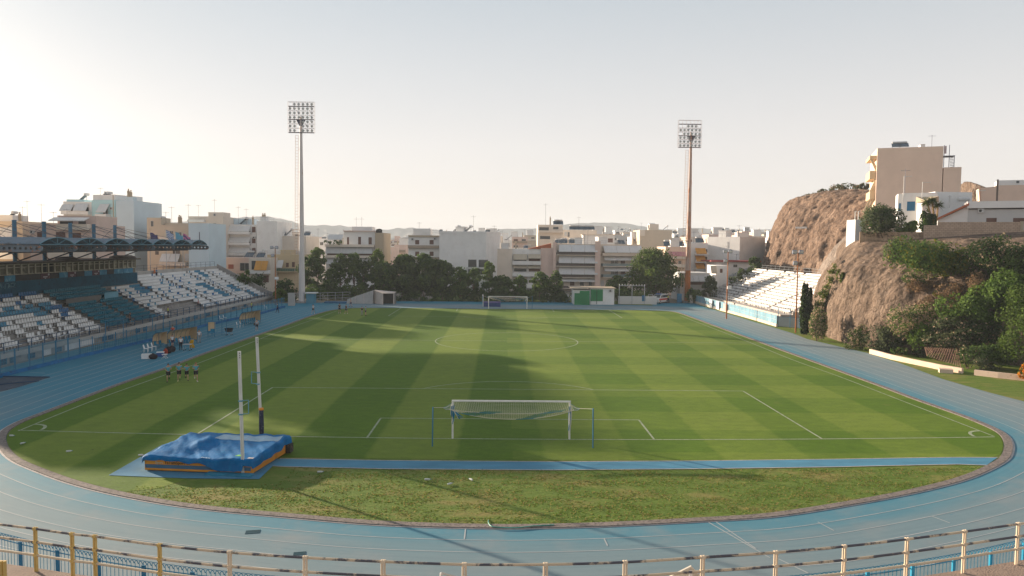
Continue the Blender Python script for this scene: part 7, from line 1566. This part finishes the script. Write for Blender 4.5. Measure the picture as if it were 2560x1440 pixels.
o = mbox('crash_mat', 'flat blue mat lying left of the players tunnel', 'mat', G(845, 758), (5.4, 1.6, .35), M('mat_blue2', (.03, .12, .22), .7, .15, 1))
kk = thing('kiosk', 'small blue kiosk with a white roof right of the pale floodlight', 'kiosk', G(775, 758)); p = G(775, 758); MB().box(p+V((0, 1, 1.0)), (1.7, 1.6, 2.0)).build('wall', M('kiosk_blue', (.09, .25, .33), .7, .15, .8), kk); MB().box(p+V((.1, .9, 2.1)), (2.3, 2.2, .18)).build('roof', seat_w, kk)
kp = G(729, 764); o = MB().box((0, 0, 1.2), (1.15, 1.0, 2.4)).box((0, 0, 2.45), (1.3, 1.15, .1)).build('gate_pillar', conc_l); o.location = kp; tag(o, 'pale concrete pillar left of the pale floodlight', 'pillar')
# small pennants: flags behind the grandstand
def flag(px, pole_py, top_py, d, label, stripes, wv):
    p = D(px, pole_py, d); top = D(px, top_py, d); t = thing('flag', label, 'flag', V((p.x, p.y, 0)), 0, 'flags behind the grandstand roof')
    MB().tube([V((p.x, p.y, 0)), top], .06, 6).build('pole', grey_steel, t)
    mb = MB(); 
    def fn(u, v): return top+V((u*1.6, .25*math.sin(u*5+v*2), -.15-v*1.5-u*wv*.9+.1*math.sin(u*7)))
    n_ = 14; base_i = 0
    for j in range(9):
        mb.cm = stripes[j % len(stripes)]; mb.grid(lambda u, v, j=j: fn(u, (j+v)/9), n_, 1)
    mb.build('cloth', FLM, t)
FLM = [M('flag_blue', (.05, .16, .42), .8, .1, 2), M('flag_white', (.60, .60, .62), .8, .05, 2), M('flag_purple', (.06, .05, .16), .8, .1, 2), M('flag_pink', (.48, .14, .30), .8, .1, 2), M('flag_cyan', (.10, .32, .46), .8, .1, 2)]
flag(375, 640, 580, 150, 'dark purple flag, the leftmost behind the roof', [2], .5); flag(415, 640, 574, 150, 'blue and white striped flag behind the roof', [0, 1], .9); flag(438, 640, 578, 150, 'light blue flag behind the roof', [4], .9); flag(457, 640, 582, 150, 'pink and purple flag behind the far end of the roof', [3, 3, 2, 2], .9)
# green and white shed
SD = Bld('shed', 'white flat shed with tall green double doors behind the far track', 1476.5, 1536, 721, 158, 6, W_['white'], cat='shed')
SD.win(1477, 1507, 723, 753, 'd'); gm = M('door_green', (.02, .19, .07), .6, .12, .6, stretch=(1, 1, 3)); ch = [c for c in SD.t.children if c.name.startswith('window')][0]; ch.data.materials[0] = gm; ch.name = 'door'
for c in list(ch.children): bpy.data.objects.remove(c)
u0, z1 = SD.pl(1491.5, 724); u1, z0 = SD.pl(1492.3, 752); SD.box(ch, 'door_gap', blk, u0, u1, -.07, -.053, .1, z1)
SD.ac(1526, 727); mb = MB(); mb.b2((-7.8*.55, -.3, SD.top+.003), (SD.w+.3, 6.2, SD.top+.09)); mb.build('roof_sheet', W_['tan'], SD.t, False, True); SD.box(SD.t, 'side_wall', W_['white'], -3.6, -.003, .5, 5, 0, SD.top-.4)
GF = thing('green_fence', 'green sheet metal fence stepping down left of the shed', 'fence', G(1455, 754)); q0 = D(1436, 752, 157); q1 = D(1449, 752, 157); q2 = D(1474, 752, 157); h1, h2 = D(1440, 733, 157).z, D(1460, 727, 157).z
mb = MB(); mb.b2((q0.x, q0.y, 0), (q1.x-.005, q0.y+.1, h1)); mb.build('low_sheet', gm, GF); mb = MB(); mb.b2((q1.x, q0.y, 0), (q2.x, q0.y+.1, h2)); mb.build('tall_sheet', gm, GF)
o = mbox('green_box', 'small green metal box before the dark trees', 'box', G(1401, 746.5), (1.1, .9, 1.0), gm)
for i, px in enumerate((1410, 1419, 1428)): 
    p = G(px, 745.5); o = rooted(seat_mesh('x', None).build('stadium_seat', seat_w)); o.location = p+V((0, 0, 0)); o.rotation_euler = (0, 0, -1.57); tag(o, ['white loose seat at the green box', 'middle white loose seat before the dark trees', 'white loose seat at the green fence'][i], 'seat', 'loose seats behind the far track')
PG = thing('pergola', 'bare pergola frame with climbing plants right of the shed', 'pergola', D(1575, 740, 161)); mb = MB(); zP = D(1575, 713, 161).z
pts = [D(x, 740, dd) for x, dd in ((1548, 160), (1611, 160), (1611, 165), (1548, 165))]
for p in pts+[D(1580, 740, 160)]: mb.tube([V((p.x, p.y, 0)), V((p.x, p.y, zP))], .08, 5)
for i in range(10): a = pts[0].lerp(pts[1], i/9); b_ = pts[3].lerp(pts[2], i/9); mb.tube([V((a.x, a.y-.3, zP)), V((b_.x, b_.y, zP))], .05, 4)
mb.tube([V((pts[0].x, pts[0].y, zP-.06)), V((pts[1].x, pts[1].y, zP-.06))], .06, 4); mb.build('frame', grey_steel, PG); mb = MB(); leaves(mb, [(V((pts[0].x+i*.8, pts[0].y+1, 1.8)), (.8, 1, 1.2)) for i in range(7)], 800, .3, random.Random(3), .3, 1); mb.build('foliage', [LM['dark'], LM['olive']], PG)
b = Bld('garden_wall', 'low whitewashed wall with a blue door behind the van', 1546, 1642, 741, 160, .5, W_['grey'], cat='wall'); b.win(1605, 1613, 738.5, 753, 'u')
o = mbox('gate_booth', 'blue narrow gate booth between the van and the rusty floodlight', 'booth', G(1698, 756.5), (1.0, .8, 2.0), blue_p)
o = mbox('white_pillar', 'pale gate pillar right of the rusty floodlight', 'pillar', G(1728, 758), (.7, .7, 1.9), cream_w)
# van
vp = G(1649, 757.5); VN = thing('van', 'white and red ambulance van with its front door open, parked by the far track', 'van', vp, R(-38)); vw = M('van_white', (.66, .65, .64), .3, .04, 1, spec=.5); vr = M('van_red', (.52, .05, .03), .35, .08, 1); vg = M('van_glass', (.04, .05, .055), .08, .2, 1, spec=.7)
def vbox(name, mat, pts, par=VN): MB().add(pts, [(3, 2, 1, 0), (4, 5, 6, 7), (0, 1, 5, 4), (1, 2, 6, 5), (2, 3, 7, 6), (3, 0, 4, 7)]).build(name, mat, par, False, True)
# local frame: -y is the nose of the van
prof = [(-2.45, .30), (-2.5, .75), (-2.35, 1.02), (-1.62, 1.22), (-.95, 1.88), (-.5, 1.98), (2.35, 1.98), (2.45, 1.5), (2.45, .30)]
mb = MB(); k = len(prof)
vs = []
for x, sc in ((-.95, 1), (-.92, 1), (.92, 1), (.95, 1)):
    for y, z in prof: vs.append((x*(.90 if z > 1.5 else 1), y, z))
mb.add(vs, [(j*k+i, j*k+(i+1) % k, (j+1)*k+(i+1) % k, (j+1)*k+i) for j in range(3) for i in range(k)]+[tuple(range(k-1, -1, -1)), tuple(range(3*k, 4*k))]); o = mb.build('body', vw, VN, False, True); bv_ = o.modifiers.new('b', 'BEVEL'); bv_.width = .05; bv_.segments = 2
mb = MB(); mb.add([(-.80, -1.60, 1.27), (.80, -1.60, 1.27), (.72, -.97, 1.90), (-.72, -.97, 1.90)], [(0, 1, 2, 3)]); o = mb.build('windscreen', vg, VN, False, True); o.location = (0, -.035, .01)
for s_ in (-1, 1):
    mb = MB(); mb.add([(s_*.965, -1.3, 1.3), (s_*.965, -.55, 1.3), (s_*.90, -.55, 1.82), (s_*.90, -.9, 1.82)], [(0, 1, 2, 3)]); mb.build('side_window', vg, VN, False, True)
    mb = MB(); mb.add([(s_*.966, -.4, 1.3), (s_*.966, 2.2, 1.3), (s_*.90, 2.2, 1.80), (s_*.90, -.4, 1.80)], [(0, 1, 2, 3)]); mb.build('side_window', vg, VN, False, True)
    mb = MB(); mb.b2((s_*.957, -2.2, .72), (s_*.975, 2.4, 1.08)); mb.build('red_stripe', vr, VN, False, True)
    mb = MB(); mb.box((s_*.70, -2.46, .86), (.36, .1, .2)); mb.build('headlight', lens, VN, False, True)
    for y in (-1.6, 1.55):
        mb = MB(); mb.lathe((s_*.88, y, .33), [(.2, -.11), (.33, -.10), (.33, .10), (.2, .11)], 14, 'x'); w_ = mb.build('wheel', blk, VN, False, True); mb = MB(); mb.lathe((s_*.88, y, .33), [(.19, -.113), (.19, .113)], 10, 'x'); mb.build('rim', tank_m, w_, False, True)
mb = MB(); mb.box((0, -2.5, .55), (1.0, .08, .22)); mb.build('grille', blk, VN, False, True); mb = MB(); mb.box((0, -2.56, .50), (.5, .02, .11)); mb.build('number_plate', seat_w, VN, False, True); mb = MB(); mb.box((0, -2.45, .95), (.8, .08, .1)); mb.build('bonnet_band', vr, VN, False, True)
mb = MB(); mb.box((0, -.6, 2.06), (1.2, .3, .14)); mb.build('light_bar', M('beacon_blue', (.04, .12, .4), .3), VN, False, True)
q = Matrix.Rotation(-1.05, 4, 'Z'); dr = MB(); dr.box((0, .45, .85), (.06, .95, 1.0)); dr.v = [tuple(q @ V(v)+V((-.97, -1.45, 0))) for v in dr.v]; dr.v = dr.v
dr2 = MB(); dr2.b2((-.03, -.02, .35), (.03, .95, 1.25)); dr2.b2((-.03, -.02, 1.253), (.03, .05, 1.85)); dr2.b2((-.03, .88, 1.253), (.03, .95, 1.85)); dr2.b2((-.03, -.02, 1.853), (.03, .95, 1.92))
q2 = Matrix.Rotation(1.9, 4, 'Z'); dr2.v = [tuple(q2 @ V(v)+V((-1.0, -1.45, 0))) for v in dr2.v]; od = dr2.build('door', vw, VN, False, True); st = MB(); st.b2((-.04, .02, .7), (.04, .93, 1.05)); st.v = [tuple(q2 @ V(v)+V((-1.0, -1.45, 0))) for v in st.v]; st.build('door_stripe', vr, od, False, True)
# ------------------------------------------------------------ near stand: deck, yellow railing, blue fence, spare goal
RPX = [(-40, 1306), (88, 1322), (180, 1335), (237, 1341), (399, 1363), (574, 1381), (763, 1394), (958, 1404), (1161, 1411), (1364, 1411), (1563, 1405.5), (1757, 1393), (1940, 1381), (2111, 1366), (2268, 1348), (2412, 1329), (2546, 1310), (2640, 1296)]
ZR, ZD = 5.05, 3.95
RP = [G(x, y, ZR) for x, y in RPX]
yel = M('railing_cream', (.66, .52, .36), .6, .12, 1.5, col2=(.11, .085, .085), amt=.30, width=.05, stretch=(.5, .5, 2.2)); yel3 = M('railing_pale', (.72, .58, .42), .6, .1, 2, col2=(.22, .15, .12), amt=.27, width=.06); yel2 = M('railing_yellow', (.62, .42, .14), .6, .12, 2, col2=(.20, .12, .09), amt=.30, width=.06)
raw = M('railing_worn', (.62, .48, .33), .6, .12, .55, col2=(.095, .090, .105), amt=.50, width=.05, detail=7)
RG = thing('railing', 'curved three bar railing with worn yellow paint along the bottom of the photo', 'railing', RP[8]-V((0, 0, 1.1)))
for i, dz in enumerate((0, -.34, -.68)):
    c_ = spline([p+V((0, 0, dz)) for p in RP], 6); MB().tube(c_, .032, 8).build('rail', raw if i < 2 else yel, RG, True)
for i, p in enumerate(RP[1:-1], 1):
    t_ = (RP[i+1]-RP[i-1]).normalized(); nr = V((-t_.y, t_.x, 0)); mb = MB()
    for s_ in (-1, 1): mb.tube([p+t_*s_*.032+V((0, 0, -1.12)), p+t_*s_*.032+V((0, 0, .02)), p+t_*s_*.032+V((0, 0, .05))], [.026, .026, .012], 8)
    for dz in (0, -.34, -.68): mb.box(p+V((0, 0, dz)), (.11, .075, .07), math.atan2(t_.y, t_.x))
    mb.build('post', yel2 if i < 5 else yel3, RG)
inn = [p+(p-V((0, 20, ZR))).normalized()*4.5 for p in RP]
edge = [p-(p-V((0, 20, ZR))).normalized()*.16 for p in RP]
mb = MB(); vs = []
for e, q in zip(edge, inn): vs += [(e.x, e.y, -.1), (e.x, e.y, ZD), (q.x, q.y, ZD), (q.x, q.y, -.1)]
n_ = len(edge); mb.add(vs, [(4*i+k, 4*i+k+1, 4*i+4+k+1, 4*i+4+k) for i in range(n_-1) for k in range(3)]); mb.add([], [])
tag(mb.build('terrace_deck', M('deck_concrete', (.27, .20, .16), .92, .2, .8, bump=.3, col2=(.17, .12, .10), amt=.36)), 'brown concrete edge of the near terrace in the bottom corners', 'terrace')
o = thing('yellow_post', 'short yellow post at the bottom left corner of the photo', 'post', D(6, 1440, 14.5)+V((0, 0, -.6)))
q = D(7, 1402, 14.5); mb = MB(); [mb.tube([q+V((s_*.035, 0, -1.4)), q+V((s_*.035, 0, 0))], .032, 8) for s_ in (-1, 1)]; mb.build('tube', yel2, o)
# hooped blue fence on the ground below
BF = thing('hooped_fence', 'bright blue hooped bar fence at the outer edge of the near bend', 'fence', (0, -25, 0)); bfm = M('hoop_blue', (.04, .24, .38), .5, .12, 2, col2=(.12, .36, .46), amt=.3)
bars = MB(); rl = MB(); posts_n = 0; Rf, cyf = 43.2, 18.2; st = .165/Rf; a0 = -math.pi/2-.62; N_ = int(1.24/st); fz = 2.05
def fp(i, z, r=0): a = a0+i*st; return V(((Rf+r)*math.cos(a), cyf+(Rf+r)*math.sin(a), z))
for i in range(N_):
    if abs(fp(i, 0).x) > 20: continue
    bars.tube([fp(i, .12), fp(i, fz-.08)], .011, 4)
    if i % 1 == 0: bars.tube([fp(i+.5*(1-math.cos(t*math.pi/5))*1.9, fz-.08+.13*math.sin(t*math.pi/5), .03) for t in range(6)], .013, 4)
    if i % 11 == 0: MB().box(fp(i, .98), (.13, .06, 1.9), a0+i*st+math.pi/2).build('post', blue_p if fp(i, 0).x < 0 else M('post_bright', (.03, .30, .48), .5, .1, 2), BF)
bars.build('hooped_bar', bfm, BF)
ids = [i for i in range(N_) if abs(fp(i, 0).x) <= 20]
for z in (.25, fz-.22): MB().tube([fp(i, z, -.03) for i in ids[::4]], .02, 4).build('rail', bfm, BF)
# spare goal standing under the terrace
SGt = thing('training_goal', 'spare white goal with white net just below the railing', 'goal', G(1420, 1500))
pa, pb_ = D(1104, 1432, 21.5), D(1727, 1416, 21.3); mb = MB(); mb.tube([V((pa.x, pa.y, 0)), pa], .05, 8); MB().tube([V((pb_.x, pb_.y, 0)), pb_-V((0, 0, .12))], .05, 8).build('goal_post', gw, SGt); mb.build('goal_post', gw, SGt)
mb = MB(); lo = V((0, 0, .32)); mb.tube([pa-lo, pb_-lo*1.3], .05, 8); mb.build('crossbar', gw, SGt)
mb = MB(); c0 = D(1672, 1444, 21.4); c2 = D(1752, 1444, 21.6)
for i in range(15):
    f = i/14; mb.tube([c0.lerp(pb_, f), c0.lerp(c2, f)], .009, 3); mb.tube([c0.lerp(c2, f), pb_.lerp(c2, f)], .009, 3); mb.tube([c0.lerp(pb_, f), c2.lerp(pb_, f)], .009, 3)
mb.tube([c0, pb_, c2], .035, 5); mb.tube([pa, D(1122, 1438, 21.4), D(1160, 1446, 21.4)], .03, 4); mb.build('net', net_w, SGt)

# ------------------------------------------------------------ evening haze
hz = MB(); hz.b2((-2700, -300, -1.2), (2700, 3100, 122))
hm = bpy.data.materials.new('haze'); hm.use_nodes = True; hn = hm.node_tree
for q in list(hn.nodes):
    if q.type != 'OUTPUT_MATERIAL': hn.nodes.remove(q)
pv = hn.nodes.new('ShaderNodeVolumePrincipled'); pv.inputs['Color'].default_value = (.84, .92, 1.0, 1); pv.inputs['Density'].default_value = .00024; pv.inputs['Anisotropy'].default_value = 0.0
hn.links.new(pv.outputs[0], [q for q in hn.nodes if q.type == 'OUTPUT_MATERIAL'][0].inputs['Volume'])
ho = tag(hz.build('haze', hm), 'pale evening haze over the town', 'haze', None, 'stuff')
